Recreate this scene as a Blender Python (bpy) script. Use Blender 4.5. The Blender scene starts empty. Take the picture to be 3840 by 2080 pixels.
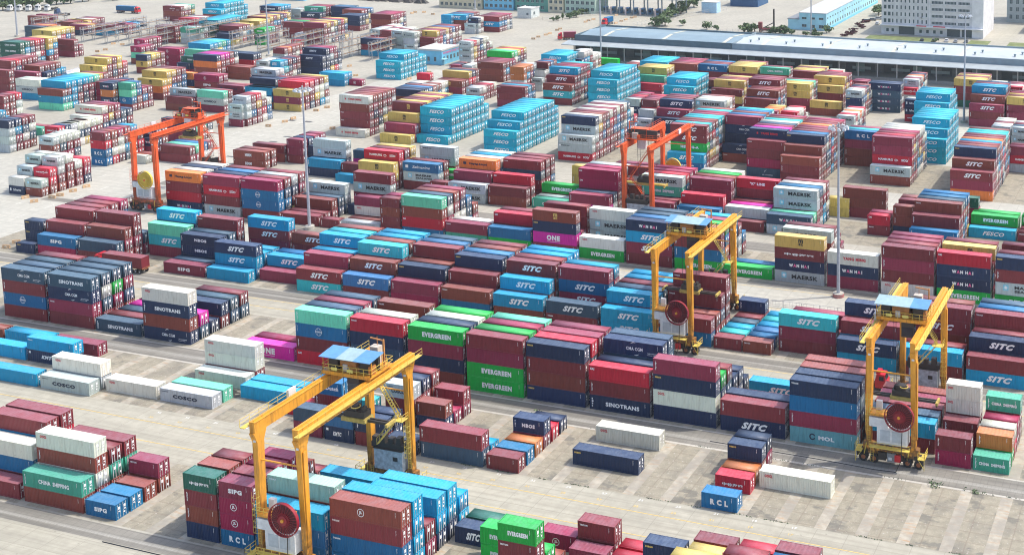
import bpy, bmesh, math, random
import numpy as np
from mathutils import Vector, Matrix
C = bpy.context.scene.collection
SC = bpy.context.scene
rnd = random.Random(7)
# ---------------- camera, world, sun, exposure ----------------
F_PX, PITCH, ROLL, YAW, CH = 4786.6, .127756, -.0040712, .324712, 108.933
cd = bpy.data.cameras.new('camera'); cam = bpy.data.objects.new('camera', cd); C.objects.link(cam)
cd.sensor_fit = 'HORIZONTAL'; cd.sensor_width = 36.0; cd.lens = 36.0*F_PX/3840
cd.shift_x = -1037.12/3840; cd.shift_y = -1112.44/3840
cd.clip_start = 1; cd.clip_end = 8000
_F = Vector((-math.sin(YAW)*math.cos(PITCH), math.cos(YAW)*math.cos(PITCH), -math.sin(PITCH)))
_R = Vector((math.cos(YAW), math.sin(YAW), 0)); _U = _R.cross(_F)
R2 = _R*math.cos(ROLL)+_U*math.sin(ROLL); U2 = -_R*math.sin(ROLL)+_U*math.cos(ROLL)
m = Matrix((R2, U2, -_F)).transposed().to_4x4(); m.translation = (0, 0, CH); cam.matrix_world = m
SC.camera = cam
SUN_EL, SUN_AZ = math.radians(59), math.radians(61)     # azimuth clockwise from +Y
w = bpy.data.worlds.new('World'); SC.world = w; w.use_nodes = True
nt = w.node_tree; bg = nt.nodes['Background']
sky = nt.nodes.new('ShaderNodeTexSky'); sky.sky_type = 'NISHITA'; sky.sun_disc = False
sky.sun_elevation = SUN_EL; sky.sun_rotation = SUN_AZ; sky.air_density = 1.0; sky.dust_density = 2.5; sky.ozone_density = 0.3
nt.links.new(sky.outputs[0], bg.inputs[0]); bg.inputs[1].default_value = 0.15
sd = bpy.data.lights.new('sun', 'SUN'); sd.energy = 2.05; sd.angle = math.radians(0.6); sd.color = (1, .95, .87)
sun = bpy.data.objects.new('sun', sd); C.objects.link(sun)
ts = Vector((math.sin(SUN_AZ)*math.cos(SUN_EL), math.cos(SUN_AZ)*math.cos(SUN_EL), math.sin(SUN_EL)))
sun.rotation_euler = ts.to_track_quat('Z', 'Y').to_euler(); sun.location = (0, 200, 300)
SC.view_settings.view_transform = 'Standard'; SC.view_settings.look = 'None'
SC.view_settings.exposure = 0.90; SC.view_settings.gamma = 1
SC.cycles.max_bounces = 5; SC.cycles.filter_width = 1.1; SC.cycles.volume_bounces = 0

# ---------------- materials ----------------
def lin(c): return tuple(((v/255)/12.92 if v/255 < .04045 else ((v/255+.055)/1.055)**2.4) for v in c)
def newmat(n):
    m = bpy.data.materials.new(n); m.use_nodes = True
    return m, m.node_tree, m.node_tree.nodes['Principled BSDF']
def nd(t, typ, **k):
    n = t.nodes.new(typ)
    for a, b in k.items(): setattr(n, a, b)
    return n
def noise(t, scale, detail=4, vec=None, rough=.55):
    n = nd(t, 'ShaderNodeTexNoise'); n.inputs['Scale'].default_value = scale; n.inputs['Detail'].default_value = detail
    n.inputs['Roughness'].default_value = rough
    if vec is not None: t.links.new(vec, n.inputs['Vector'])
    return n.outputs['Fac']
def ramp(t, fac, a, b, ca=0., cb=1.):
    n = nd(t, 'ShaderNodeMapRange'); n.inputs['From Min'].default_value = a; n.inputs['From Max'].default_value = b
    n.inputs['To Min'].default_value = ca; n.inputs['To Max'].default_value = cb; t.links.new(fac, n.inputs['Value'])
    return n.outputs[0]
def mix(t, fac, a, b, mode='MIX'):
    n = nd(t, 'ShaderNodeMix', data_type='RGBA', blend_type=mode)
    for s, v in ((n.inputs['Factor'], fac), (n.inputs['A'], a), (n.inputs['B'], b)):
        if isinstance(v, bpy.types.NodeSocket): t.links.new(v, s)
        elif isinstance(v, (int, float)): s.default_value = v
        else: s.default_value = (*v[:3], 1)
    return n.outputs['Result']
def mth(t, op, a, b=None):
    n = nd(t, 'ShaderNodeMath', operation=op)
    for s, v in zip(n.inputs, (a, b)):
        if v is None: continue
        if isinstance(v, bpy.types.NodeSocket): t.links.new(v, s)
        else: s.default_value = v
    return n.outputs[0]
def pos(t, sx=1, sy=1, sz=1):
    g = nd(t, 'ShaderNodeNewGeometry')
    v = nd(t, 'ShaderNodeVectorMath', operation='MULTIPLY'); t.links.new(g.outputs['Position'], v.inputs[0]); v.inputs[1].default_value = (sx, sy, sz)
    return v.outputs[0]
def nrmz(t):
    g = nd(t, 'ShaderNodeNewGeometry'); s = nd(t, 'ShaderNodeSeparateXYZ'); t.links.new(g.outputs['Normal'], s.inputs[0]); return s.outputs[2]
_pl = {}
def plain(name, col, rough=.6, metal=0., var=.12, sc=1.5):
    if name in _pl: return _pl[name]
    m, t, b = newmat(name); p = pos(t)
    f = noise(t, sc, 5, p)
    c = mix(t, ramp(t, f, .3, .7), tuple(v*(1-var) for v in col), tuple(min(1, v*(1+var)) for v in col))
    f2 = noise(t, .25, 3, p)
    c = mix(t, ramp(t, f2, .45, .75, 0, .25), c, tuple(v*.6+.02 for v in col))
    t.links.new(c, b.inputs['Base Color']); b.inputs['Roughness'].default_value = rough; b.inputs['Metallic'].default_value = metal
    _pl[name] = m; return m
def paint(name, src):
    m, t, b = newmat(name)
    if src == 'obj':
        o = nd(t, 'ShaderNodeObjectInfo'); col = o.outputs['Color']
    else:
        o = nd(t, 'ShaderNodeAttribute', attribute_name='paint'); col = o.outputs['Color']
    # upward faces brightened and mixed with pale blue-grey, streaked sides, rust specks
    p = pos(t)
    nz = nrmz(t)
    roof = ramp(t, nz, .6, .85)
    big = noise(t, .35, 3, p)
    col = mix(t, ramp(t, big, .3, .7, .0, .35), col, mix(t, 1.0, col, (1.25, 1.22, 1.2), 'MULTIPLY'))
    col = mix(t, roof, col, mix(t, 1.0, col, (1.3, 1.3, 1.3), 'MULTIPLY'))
    roof_tint = mth(t, 'MULTIPLY', roof, ramp(t, noise(t, .8, 5, p), .3, .7, .08, .22))
    col = mix(t, roof_tint, col, (.42, .49, .56))
    st = noise(t, 1.0, 4, pos(t, 3.0, 3.0, .35))
    col = mix(t, ramp(t, st, .50, .74, 0, .55), col, mix(t, 1.0, col, (.58, .52, .47), 'MULTIPLY'))
    sp = noise(t, 2.2, 6, p, .7)
    col = mix(t, ramp(t, sp, .62, .72, 0, .6), col, (.13, .06, .035))
    t.links.new(col, b.inputs['Base Color'])
    b.inputs['Roughness'].default_value = .48
    b.inputs['Specular IOR Level'].default_value = .32
    return m
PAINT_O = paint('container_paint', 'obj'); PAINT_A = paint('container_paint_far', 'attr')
WHITE = plain('lettering_white', (.90, .90, .88), .6, var=.05); DARK = plain('lettering_navy', (.02, .03, .06), .6)
REDL = plain('lettering_red', (.62, .03, .05), .6); SKYL = plain('lettering_sky_blue', (.25, .62, .75), .6)
GOLD = plain('lettering_gold', (.70, .48, .12), .6); BLACKL = plain('lettering_black', (.02, .02, .02), .6); PINKL = plain('lettering_pink', (.8, .12, .3), .6)
LM = [WHITE, DARK, REDL, SKYL, GOLD, BLACKL, PINKL]
GALV = plain('galvanised_steel', (.42, .43, .44), .45, .3); BAR = plain('lock_rod_steel', (.60, .60, .60), .5, .2)
PALC = dict(r=(.205, .030, .037), q=(.13, .018, .028), R=(.50, .012, .035), M=(.30, .010, .06), b=(.012, .030, .082), B=(.004, .135, .30), a=(.03, .16, .34), n=(.035, .08, .13), c=(.0, .29, .50), C=(.0, .37, .52), t=(.03, .46, .50), f=(.34, .50, .42), g=(.006, .38, .05), G=(.05, .34, .22), e=(.14, .60, .38), k=(.012, .11, .075), w=(.43, .49, .48), W=(.66, .66, .57), y=(.62, .45, .11), o=(.72, .20, .04), p=(.62, .012, .32), l=(.13, .33, .38), x=(.50, .16, .04))
def jcol(k, seed):
    r = random.Random(seed); c = PALC[k]; v = r.uniform(.84, 1.16)
    if k == 'r' and r.random() < .3: c = (.23, .050, .034)
    if k == 'r' and r.random() < .2: c = (.25, .028, .06)
    return tuple(min(.9, x*v*r.uniform(.95, 1.05)) for x in c)+(1,)

# ---------------- mesh builder ----------------
class MB:
    def __init__(s): s.v = []; s.f = []; s.mi = []
    def add(s, vs, fs, mi=0):
        o = len(s.v); s.v += [tuple(v) for v in vs]; s.f += [tuple(i+o for i in f) for f in fs]; s.mi += [mi]*len(fs); return s
    def box(s, x0, x1, y0, y1, z0, z1, mi=0):
        return s.add([(x0,y0,z0),(x1,y0,z0),(x1,y1,z0),(x0,y1,z0),(x0,y0,z1),(x1,y0,z1),(x1,y1,z1),(x0,y1,z1)],
                     [(3,2,1,0),(4,5,6,7),(0,1,5,4),(1,2,6,5),(2,3,7,6),(3,0,4,7)], mi)
    def taper(s, cx, cy, z0, z1, wx0, wy0, wx1, wy1, mi=0, cx1=None, cy1=None):
        cx1 = cx if cx1 is None else cx1; cy1 = cy if cy1 is None else cy1
        v = [(cx+a*wx0/2, cy+b*wy0/2, z0) for a, b in ((-1,-1),(1,-1),(1,1),(-1,1))]+[(cx1+a*wx1/2, cy1+b*wy1/2, z1) for a, b in ((-1,-1),(1,-1),(1,1),(-1,1))]
        return s.add(v, [(3,2,1,0),(4,5,6,7),(0,1,5,4),(1,2,6,5),(2,3,7,6),(3,0,4,7)], mi)
    def bar(s, p, q, r, mi=0, n=4):
        p = Vector(p); q = Vector(q); d = (q-p).normalized(); a = d.orthogonal().normalized() if abs(d.z) < .99 else Vector((1,0,0))
        if abs(d.z) < .99: a = d.cross(Vector((0,0,1))).normalized()
        b = d.cross(a); vs = []
        for e in (p, q):
            for k in range(n):
                t = 2*math.pi*(k+.5)/n; vs.append(e+a*math.cos(t)*r+b*math.sin(t)*r)
        fs = [(k, (k+1) % n, n+(k+1) % n, n+k) for k in range(n)]+[tuple(range(n))[::-1], tuple(range(n, 2*n))]
        return s.add(vs, fs, mi)
    def disc(s, c, r, ax, t, mi=0, n=20):   # solid wheel along axis ax ('x','y','z'), thickness t
        vs = []
        for e in (-t/2, t/2):
            for k in range(n):
                a = 2*math.pi*k/n; u, v = math.cos(a)*r, math.sin(a)*r
                vs.append({'x': (c[0]+e, c[1]+u, c[2]+v), 'y': (c[0]+u, c[1]+e, c[2]+v), 'z': (c[0]+u, c[1]+v, c[2]+e)}[ax])
        fs = [(k, (k+1) % n, n+(k+1) % n, n+k) for k in range(n)]+[tuple(range(n))[::-1], tuple(range(n, 2*n))]
        return s.add(vs, fs, mi)
    def ring(s, c, r, w_, ax, t, mi=0, n=28):
        vs = []; fs = []
        for k in range(n):
            a = 2*math.pi*k/n
            for rr in (r, r-w_):
                for e in (-t/2, t/2):
                    u, v = math.cos(a)*rr, math.sin(a)*rr
                    vs.append({'x': (c[0]+e, c[1]+u, c[2]+v), 'y': (c[0]+u, c[1]+e, c[2]+v), 'z': (c[0]+u, c[1]+v, c[2]+e)}[ax])
        for k in range(n):
            a, b = 4*k, 4*((k+1) % n)
            fs += [(a, b, b+1, a+1), (a+2, a+3, b+3, b+2), (a, a+2, b+2, b), (a+1, b+1, b+3, a+3)]
        return s.add(vs, fs, mi)
    def quad(s, a, b, c, d, mi=0): return s.add([a, b, c, d], [(0,1,2,3)], mi)
    def mesh(s, name, mats):
        me = bpy.data.meshes.new(name); me.from_pydata(s.v, [], s.f); me.update()
        for m_ in mats: me.materials.append(m_)
        if any(s.mi): me.polygons.foreach_set('material_index', s.mi)
        return me
    def build(s, name, mats, parent=None):
        if not isinstance(mats, (list, tuple)): mats = [mats]
        o = bpy.data.objects.new(name, s.mesh(name, mats)); C.objects.link(o)
        if parent is not None: o.parent = parent
        return o
def empty(name, loc=(0,0,0), rz=0):
    o = bpy.data.objects.new(name, None); C.objects.link(o); o.location = loc; o.rotation_euler = (0,0,rz); o.empty_display_size = .5; return o
def tag(o, label=None, cat=None, group=None, kind=None):
    if label: o['label'] = label
    if cat: o['category'] = cat
    if group: o['group'] = group
    if kind: o['kind'] = kind
    return o
def dup(o, parent=None):
    c = o.copy(); C.objects.link(c)
    if parent is not None: c.parent = parent
    for ch in [x for x in KIDS.get(o.name, [])]: dup(ch, c)
    return c
KIDS = {}
def index_kids():
    KIDS.clear()
    for o in bpy.data.objects:
        if o.parent: KIDS.setdefault(o.parent.name, []).append(o)
def copy_thing(o, loc, rz=0, label=None, group=None):
    c = dup(o); c.location = loc; c.rotation_euler = (0, 0, rz)
    if label: c['label'] = label
    if group: c['group'] = group
    return c

# ---------------- ground ----------------
def concrete(name, col, joint=None, streak=.35, stain=.3, scale=1.):
    m, t, b = newmat(name); p = pos(t)
    f = noise(t, .6*scale, 6, p); c = mix(t, ramp(t, f, .3, .7), tuple(v*.86 for v in col), tuple(v*1.12 for v in col))
    g = noise(t, .05*scale, 3, p); c = mix(t, ramp(t, g, .4, .65, 0, stain), c, tuple(v*.62 for v in col))
    s = noise(t, 1., 5, pos(t, .03, .9, 1)); c = mix(t, ramp(t, s, .42, .68, 0, streak), c, tuple(v*.5 for v in col))
    sp = noise(t, 1.4, 3, p, .4); c = mix(t, ramp(t, sp, .70, .76, 0, .5), c, tuple(v*.35 for v in col))
    tr = noise(t, 1., 3, pos(t, .012, 1.7, 1), .7); c = mix(t, ramp(t, tr, .55, .70, 0, streak), c, tuple(v*.42 for v in col))
    fine = noise(t, 3.5, 5, p, .7); c = mix(t, ramp(t, fine, .35, .75, .0, .35), c, tuple(v*.7 for v in col))
    if joint:
        br = nd(t, 'ShaderNodeTexBrick'); br.offset = 0; br.inputs['Scale'].default_value = 1
        br.inputs['Brick Width'].default_value = joint[0]; br.inputs['Row Height'].default_value = joint[1]
        br.inputs['Mortar Size'].default_value = joint[2]; br.inputs['Mortar Smooth'].default_value = .3
        t.links.new(p, br.inputs['Vector'])
        c = mix(t, ramp(t, br.outputs['Fac'], 0, 1, 0, .45), c, tuple(v*.45 for v in col))
    t.links.new(c, b.inputs['Base Color']); b.inputs['Roughness'].default_value = .85
    return m
G_ROAD = concrete('road_concrete', (.43, .405, .325), (5.0, 4.2, .06), streak=.42)
G_FAR = concrete('yard_concrete', (.42, .395, .325), (6.0, 5.0, .07), streak=.25, stain=.35)
G_APR = concrete('bright_concrete', (.47, .455, .39), (5.0, 5.0, .07), streak=.25, stain=.22)
G_RUN = concrete('runway_concrete', (.26, .245, .21), (1.2, 20, .05), streak=.75)
G_PAV = concrete('paving_blocks', (.38, .365, .32), (.62, .62, .05), streak=.5)
G_BEAM = concrete('beam_concrete', (.56, .50, .42), (40, 2.9, .10), streak=.1, stain=.4)
G_LIGHT = concrete('pale_kerb_concrete', (.56, .53, .46), (4, 4, .05), streak=.3)
def slabmat():
    m, t, b = newmat('storage_slab_concrete'); p = pos(t); col = (.31, .28, .21)
    f = noise(t, .7, 6, p); c = mix(t, ramp(t, f, .3, .7), tuple(v*.8 for v in col), tuple(v*1.18 for v in col))
    g = noise(t, .11, 4, p); c = mix(t, ramp(t, g, .52, .7, 0, .55), c, (.13, .125, .115))
    br = nd(t, 'ShaderNodeTexBrick'); br.offset = 0; br.inputs['Scale'].default_value = 1
    br.inputs['Brick Width'].default_value = 6.5; br.inputs['Row Height'].default_value = 2.9; br.inputs['Mortar Size'].default_value = .16; br.inputs['Mortar Smooth'].default_value = .8
    t.links.new(p, br.inputs['Vector']); c = mix(t, ramp(t, br.outputs['Fac'], 0, 1, 0, .5), c, (.20, .15, .11))
    sp = noise(t, 2.5, 3, p, .5); c = mix(t, ramp(t, sp, .62, .70, 0, .6), c, (.52, .50, .45))
    d2 = noise(t, .16, 5, pos(t, 1, 1.5, 1), .65); c = mix(t, ramp(t, d2, .56, .62, 0, .6), c, (.11, .11, .10))
    f3 = noise(t, 4.0, 5, p, .7); c = mix(t, ramp(t, f3, .4, .7, 0, .4), c, (.17, .16, .13))
    t.links.new(c, b.inputs['Base Color']); b.inputs['Roughness'].default_value = .9
    return m
G_SLAB = slabmat()
def beamstain():
    m, t, b = newmat('container_pad_concrete'); p = pos(t); col = (.39, .355, .285)
    f = noise(t, .9, 6, p); c = mix(t, ramp(t, f, .3, .7), tuple(v*.8 for v in col), tuple(v*1.2 for v in col))
    s = noise(t, 1., 5, pos(t, .35, 1.6, 1)); c = mix(t, ramp(t, s, .52, .72, 0, .7), c, (.42, .24, .11))
    g = noise(t, .18, 4, p); c = mix(t, ramp(t, g, .42, .6, 0, .75), c, (.27, .25, .21))
    t.links.new(c, b.inputs['Base Color']); b.inputs['Roughness'].default_value = .9
    return m
G_PAD = beamstain()
def sheet(name, rects, z, mat, kind='structure'):
    b_ = MB()
    for x0, x1, y0, y1 in rects: b_.quad((x0,y0,z), (x1,y0,z), (x1,y1,z), (x0,y1,z))
    o = b_.build(name, mat); tag(o, kind=kind); return o
sheet('ground', [(-3000, 1500, -600, 3500)], -.012, G_FAR)
sheet('road', [(-420, 60, 161.6, 176.3), (-420, 60, 219.4, 231.5), (-420, 60, 128, 139)], -.008, G_ROAD)
sheet('apron', [(-300, 40, 253.0, 273.2), (-420, -292, 200, 330), (-330, -296, 330, 470), (-100, 60, 325, 470)], -.004, G_APR)
BLK = [(143.2, 161.4), (176.3, 194.3), (200.6, 219.2), (233.2, 251.6), (273.8, 292.2)]
sheet('storage_slab', [(-262, 40, a, b) for a, b in BLK]+[(-300, -262, 233.2, 251.6), (-290, -262, 273.8, 292.2), (-210, 40, 305, 323), (-205, -40, 352, 385)], 0, G_SLAB)
pads = []
for a, b in BLK:
    k = -36
    while True:
        x = -49.1+6.525*k; k += 1
        if x > 30: break
        if x > -262: pads.append((x, x+1.9, a, b))
sheet('container_pads', pads, .004, G_PAD)
run = [(-300, 40, 194.9, 200.1), (-300, 40, 139.2, 142.8), (-300, 40, 227.8, 232.4), (-300, 40, 251.7, 256.0), (-320, 40, 270.4, 273.3), (-300, 40, 293, 299)]
sheet('crane_runway', run, .004, G_RUN)
sheet('paved_strip', [(-300, 40, 196.4, 197.4), (-300, 40, 140.3, 140.9), (-300, 40, 229.6, 230.2)], .008, G_PAV)
sheet('kerb_strip', [(-300, 40, 194.35, 194.85), (-300, 40, 200.15, 200.5)], .004, G_LIGHT)
YEL = plain('road_marking_yellow', (.62, .45, .16), .8, var=.3); WMK = plain('road_marking_white', (.66, .66, .62), .8, var=.25)
sheet('yellow_line', [(-300, 40, y, y+.17) for y in (171.9, 165.9, 223.4, 227.2, 258.0, 269.5)], .012, YEL)
dash = [(x, x+2.6, y, y+.16) for y in (262.5,) for x in range(-300, 40, 7)]
for i in range(26):
    for xx in (-300.5, -311.5, -322.5): dash.append((xx, xx+.17, 236+i*9.5, 239.2+i*9.5))
for i in range(9):
    for yy in (394.5, 402): dash.append((-500+i*9, -497+i*9, yy, yy+.2))
sheet('lane_dashes', dash, .012, WMK)
grates = [(-303+dx, -300+dx, y, y+1.1) for dx in (0, 7.5) for y in (345, 352, 318, 325)]+[(-331, -328, 243, 245.5), (-327, -324, 243, 245.5), (-349, -346, 352, 354), (-343, -340, 352, 354), (-318, -315, 372, 374), (-311, -308, 372, 374), (-86.5,-84.8,166.6,167.1),(-83.2,-81.5,162.6,163.1)]
sheet('drain_grates', grates, .012, plain('grate_iron', (.10, .10, .10), .7))
OIL = plain('oil_stain', (.05, .045, .04), .5)
ob = MB()
def blob(cx, cy, rx, ry, seed):
    r = random.Random(seed); n = 22; vs = [(cx, cy, .010)]
    for k in range(n):
        a = 2*math.pi*k/n; q = r.uniform(.55, 1.15); vs.append((cx+math.cos(a)*rx*q, cy+math.sin(a)*ry*q, .010))
    ob.add(vs, [(0, 1+k, 1+(k+1) % n) for k in range(n)])
blob(-176.0, 186.0, 2.2, 1.6, 1); blob(-173.8, 185.2, 1.5, .7, 2); blob(-178.3, 184.2, 1.0, 1.2, 3)
tag(ob.build('oil_stain', OIL), 'dark oil patch spilled on the slab between white containers', 'oil stain')
# painted slot numbers along the road edge
_tc = {}
def text_geo(s, shear=0., bold=0., wide=1.):
    k = (s, shear, bold, wide)
    if k in _tc: return _tc[k]
    cu = bpy.data.curves.new('lettering', 'FONT'); cu.body = s; cu.size = 1; cu.shear = shear; cu.offset = min(bold, .062); cu.space_character = 1.0+bold*2.2; cu.resolution_u = 2; cu.fill_mode = 'FRONT'
    o = bpy.data.objects.new('lettering', cu); C.objects.link(o)
    dg = bpy.context.evaluated_depsgraph_get(); me = o.evaluated_get(dg).to_mesh()
    v = np.array([tuple(x.co)[:2] for x in me.vertices]) if len(me.vertices) else np.zeros((0, 2))
    f = [tuple(p.vertices) for p in me.polygons]
    o.evaluated_get(dg).to_mesh_clear(); bpy.data.objects.remove(o); bpy.data.curves.remove(cu)
    if len(v):
        v[:, 0] -= v[:, 0].min(); v[:, 1] -= v[:, 1].min(); v[:, 0] *= wide
    _tc[k] = (v, f); return _tc[k]
nb = MB()
for i in range(20):
    x = -62-6.525*i+3.2
    for (s_, y, mi) in (('%02d' % (17+2*i), 175.1, 0), ('%02d' % (17+2*i), 173.2, 1)):
        v, f = text_geo(s_, 0, .02); nb.add([(x+a*.9, y+b*.7, .013) for a, b in v], f, mi)
tag(nb.build('slot_numbers', [WMK, YEL]), kind='structure')

# ---------------- lettering designs ----------------
def tl(mb, s, xc, zc, h, w=None, shear=0., bold=.03, mi=0, left=False):
    v, f = text_geo(s, shear, bold)
    if not len(v): return
    W_, H_ = v[:, 0].max(), v[:, 1].max(); sz = h/H_; sx = (w/W_) if w else sz
    x0 = xc if left else xc-W_*sx/2
    mb.add([(x0+a*sx, -.012, zc-h/2+b*sz) for a, b in v], f, mi)
def rect(mb, x0, x1, z0, z1, mi=0): mb.quad((x0,-.011,z0), (x1,-.011,z0), (x1,-.011,z1), (x0,-.011,z1), mi)
def arc(mb, cx, cz, r, a0, a1, w_, mi=0, n=10, rx=1.):
    vs = []
    for k in range(n+1):
        a = math.radians(a0+(a1-a0)*k/n); t_ = w_*math.sin(math.pi*min(max(k/n, .08), .92)) if abs(a1-a0) < 300 else w_
        for rr in (r-t_/2, r+t_/2): vs.append((cx+math.cos(a)*rr*rx, -.012, cz+math.sin(a)*rr))
    mb.add(vs, [(2*k, 2*k+2, 2*k+3, 2*k+1)[::-1] for k in range(n)], mi)
def star(mb, cx, cz, s):
    rect(mb, cx-s, cx+s, cz-s, cz+s, 3); vs = [(cx, -.015, cz)]
    for k in range(14):
        a = 2*math.pi*k/14+math.pi/2; r_ = s*.85 if k % 2 == 0 else s*.33; vs.append((cx+math.cos(a)*r_, -.015, cz+math.sin(a)*r_))
    mb.add(vs, [(0, 1+(k+1) % 14, 1+k) for k in range(14)][::-1], 0)
def vdash(mb, x, z0, z1, mi=0, n=7, w_=.16):
    for k in range(n):
        z = z0+(z1-z0)*k/n; rect(mb, x, x+w_*(.6+.4*((k*7) % 3)/2), z, z+(z1-z0)/n*.62, mi)
def logo(mb, c, L):
    S = L > 8; x = L*.53
    small = .28 if S else .26
    # id number marks at the top right on every container
    vdash(mb, L-.95, 1.55, 2.3, 0, 6, .10)
    if c == 'S': tl(mb, 'SITC', x, 1.35, 1.2, L*.41, shear=.45, bold=0.085)
    elif c == 'F': tl(mb, 'FESCO', x, 1.35, 1.05, L*.46, shear=.35, bold=.035)
    elif c == 'M':
        star(mb, L*.19, 1.55, .62 if S else .38); tl(mb, 'MAERSK', L*.61, 1.38, .95 if S else .65, L*.53, bold=.042, mi=5)
    elif c == 'Q':
        star(mb, L*.19, 1.55, .62 if S else .38); tl(mb, 'MAERSK', L*.58, 1.72, .62 if S else .42, L*.46, bold=.042, mi=5); tl(mb, 'SEALAND', L*.58, .92, .5 if S else .35, L*.46, bold=0.045, mi=5)
    elif c == 'L': rect(mb, .5, 1.0, 1.7, 2.2, 0); tl(mb, 'MAERSK LINE', 1.2, 1.95, .32, 3.0, mi=5, left=True)
    elif c == 'm':
        tl(mb, 'm', x, 1.72, .8, 1.15, bold=.042, mi=5); tl(mb, 'sc', x, .95, .5, 1.1, bold=.042, mi=5)
    elif c == '1':
        tl(mb, 'm', x, 1.72, .8, 1.15, bold=.042, mi=4); tl(mb, 'sc', x, .95, .5, 1.1, bold=.042, mi=4)
    elif c == 'E': tl(mb, 'EVERGREEN', x, 1.3, .95 if S else .7, L*.53, bold=0.085)
    elif c == 'O': tl(mb, 'OOCL', L*.13, 1.95, .46, 1.35 if S else .95, bold=0.085, mi=2)
    elif c == 'C':
        tl(mb, 'CMA CGM', x, 1.35, .6, L*.28, bold=.03); arc(mb, x-.1, 1.5, 1.0, 70, 130, .14); arc(mb, x+.3, 1.2, .95, 250, 310, .14)
        if S: tl(mb, 'THE CONTAINER', L*.84, .85, .18, 2.2); tl(mb, 'Tomorrow. Today.', L*.82, .55, .18, 1.9)
    elif c == 'Z': tl(mb, 'SINOTRANS', L*.55, 1.25, .75, L*.56, bold=0.045); vdash(mb, .45, .5, 2.2, 0, 4, .34)
    elif c == 'P': tl(mb, 'SIPG', L*.5, 1.3, .85 if S else .75, L*(.30 if S else .42), bold=0.085)
    elif c == 'R': tl(mb, 'R C L', L*.5, 1.25, 1.0, L*(.34 if S else .5), bold=0.085)
    elif c == 'H':
        tl(mb, 'HAMBURG', L*.34, 1.35, .62 if S else .4, L*.36, bold=0.045); tl(mb, 'SÜD', L*.82, 1.42, .72 if S else .45, L*.17, bold=0.045)
        arc(mb, L*.60, 1.85, .8, 225, 330, .16); arc(mb, L*.60, .75, .8, 30, 140, .16)
    elif c == 'N': tl(mb, 'NBOS', L*.5, 1.35, .72, L*(.3 if S else .42), bold=0.055); vdash(mb, .35, .9, 2.2, 0, 5, .2)
    elif c == 'n': tl(mb, 'ONE', L*.47, 1.35, 1.25, L*.31, bold=0.075); rect(mb, L*.32, L*.62, .42, .5, 0)
    elif c == 'W':
        for ch, px_, mi in zip('WAN HAI', (0, 1.1, 2.0, 2.9, 3.3, 4.2, 5.0), (0, 6, 0, 0, 0, 6, 0)):
            if ch != ' ': tl(mb, ch, L*.33+px_*(L/12.2)*.85, 1.3, .7, None, bold=0.075, mi=mi)
    elif c == 'Y': rect(mb, L*.2, L*.24, 1.1, 1.7, 2); tl(mb, 'YANG MING', L*.53, 1.4, .66, L*.45, bold=0.055, mi=2)
    elif c == 'X':
        tl(mb, 'CHINA  SHIPPING', x, 1.3, .72 if S else .55, L*(.52 if S else .72), bold=0.045); vdash(mb, .4, .4, 2.2, 0, 8, .2)
    elif c == 'K': tl(mb, 'KMTC', L*.45, 1.35, .8, L*.3, shear=.3, bold=0.075); rect(mb, .4, .9, 1.8, 2.25, 0)
    elif c == 'k': tl(mb, '"K" LINE', L*.5, 1.35, .75, L*.36, bold=0.065)
    elif c == 'a': rect(mb, L*.08, L*.16, 1.0, 1.8, 0); tl(mb, 'Safmarine', L*.52, 1.4, .75, L*.5, shear=.3, bold=0.020)
    elif c == 'A': tl(mb, 'CAI', .75, 2.0, .42, .85, bold=0.085)
    elif c == 's': tl(mb, 'seaco', .95, 2.1, .30, 1.2, bold=0.075, mi=4)
    elif c == 'h':
        rect(mb, L*.12, L*.2, 1.05, 1.75, 1); tl(mb, 'Hapag-Lloyd', L*.52, 1.3, .75 if S else .45, L*.48, bold=0.055, mi=1)
    elif c == 'o': tl(mb, 'COSCO', L*.48, 1.3, .75, L*.47, bold=0.075, mi=1); rect(mb, .4, 1.9, 2.0, 2.1, 1)
    elif c == 'U':
        arc(mb, x-.9, 1.35, .72, 0, 360, .07, n=20, rx=1.0); arc(mb, x-.9, 1.35, .72, 0, 360, .06, n=20, rx=.5); tl(mb, 'COSCO', x-.9, 1.35, .34, 1.7, bold=0.085); vdash(mb, .35, 1.0, 2.3, 0, 7, .14)
    elif c == 'u': arc(mb, L*.44, 1.3, .55, 0, 360, .1, n=18); tl(mb, 'JL', L*.44, 1.3, .55, .55, bold=0.075)
    elif c == 'z': tl(mb, '中谷海运', L*.5, 1.2, .55, L*.6, bold=0.035)
    elif c == 'G': tl(mb, 'HEUNG-A', x, 1.3, .8, L*.5, bold=0.075)
    elif c == 'J': tl(mb, 'HMM', L*.48, 1.35, .9, L*.2, bold=0.085); arc(mb, .5, 2.1, .12, 0, 360, .06, n=8)
    elif c == 'V': arc(mb, L*.34, 1.25, .45, 20, 340, .22, mi=1, n=14); tl(mb, 'MOL', L*.55, 1.2, .7, L*.24, bold=0.055)
    elif c == 'D': tl(mb, 'DauDutch', L*.5, 1.4, .75, L*.75, bold=0.065)
    elif c == 'T': tl(mb, 'TOUAX' if S else 'TRITON', 1.0, 2.05, .26, 1.3, bold=0.065)
    elif c == 't': arc(mb, L*.55, 1.0, 1.1, 100, 170, .1); tl(mb, 'APL LOGISTICS', L*.55, .7, .28, 3.4)
    elif c == 'v': vdash(mb, .45, .7, 2.2, 0, 7, .24)
def logo_mb(c, L):
    b_ = MB(); logo(b_, c, L); return b_

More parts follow.
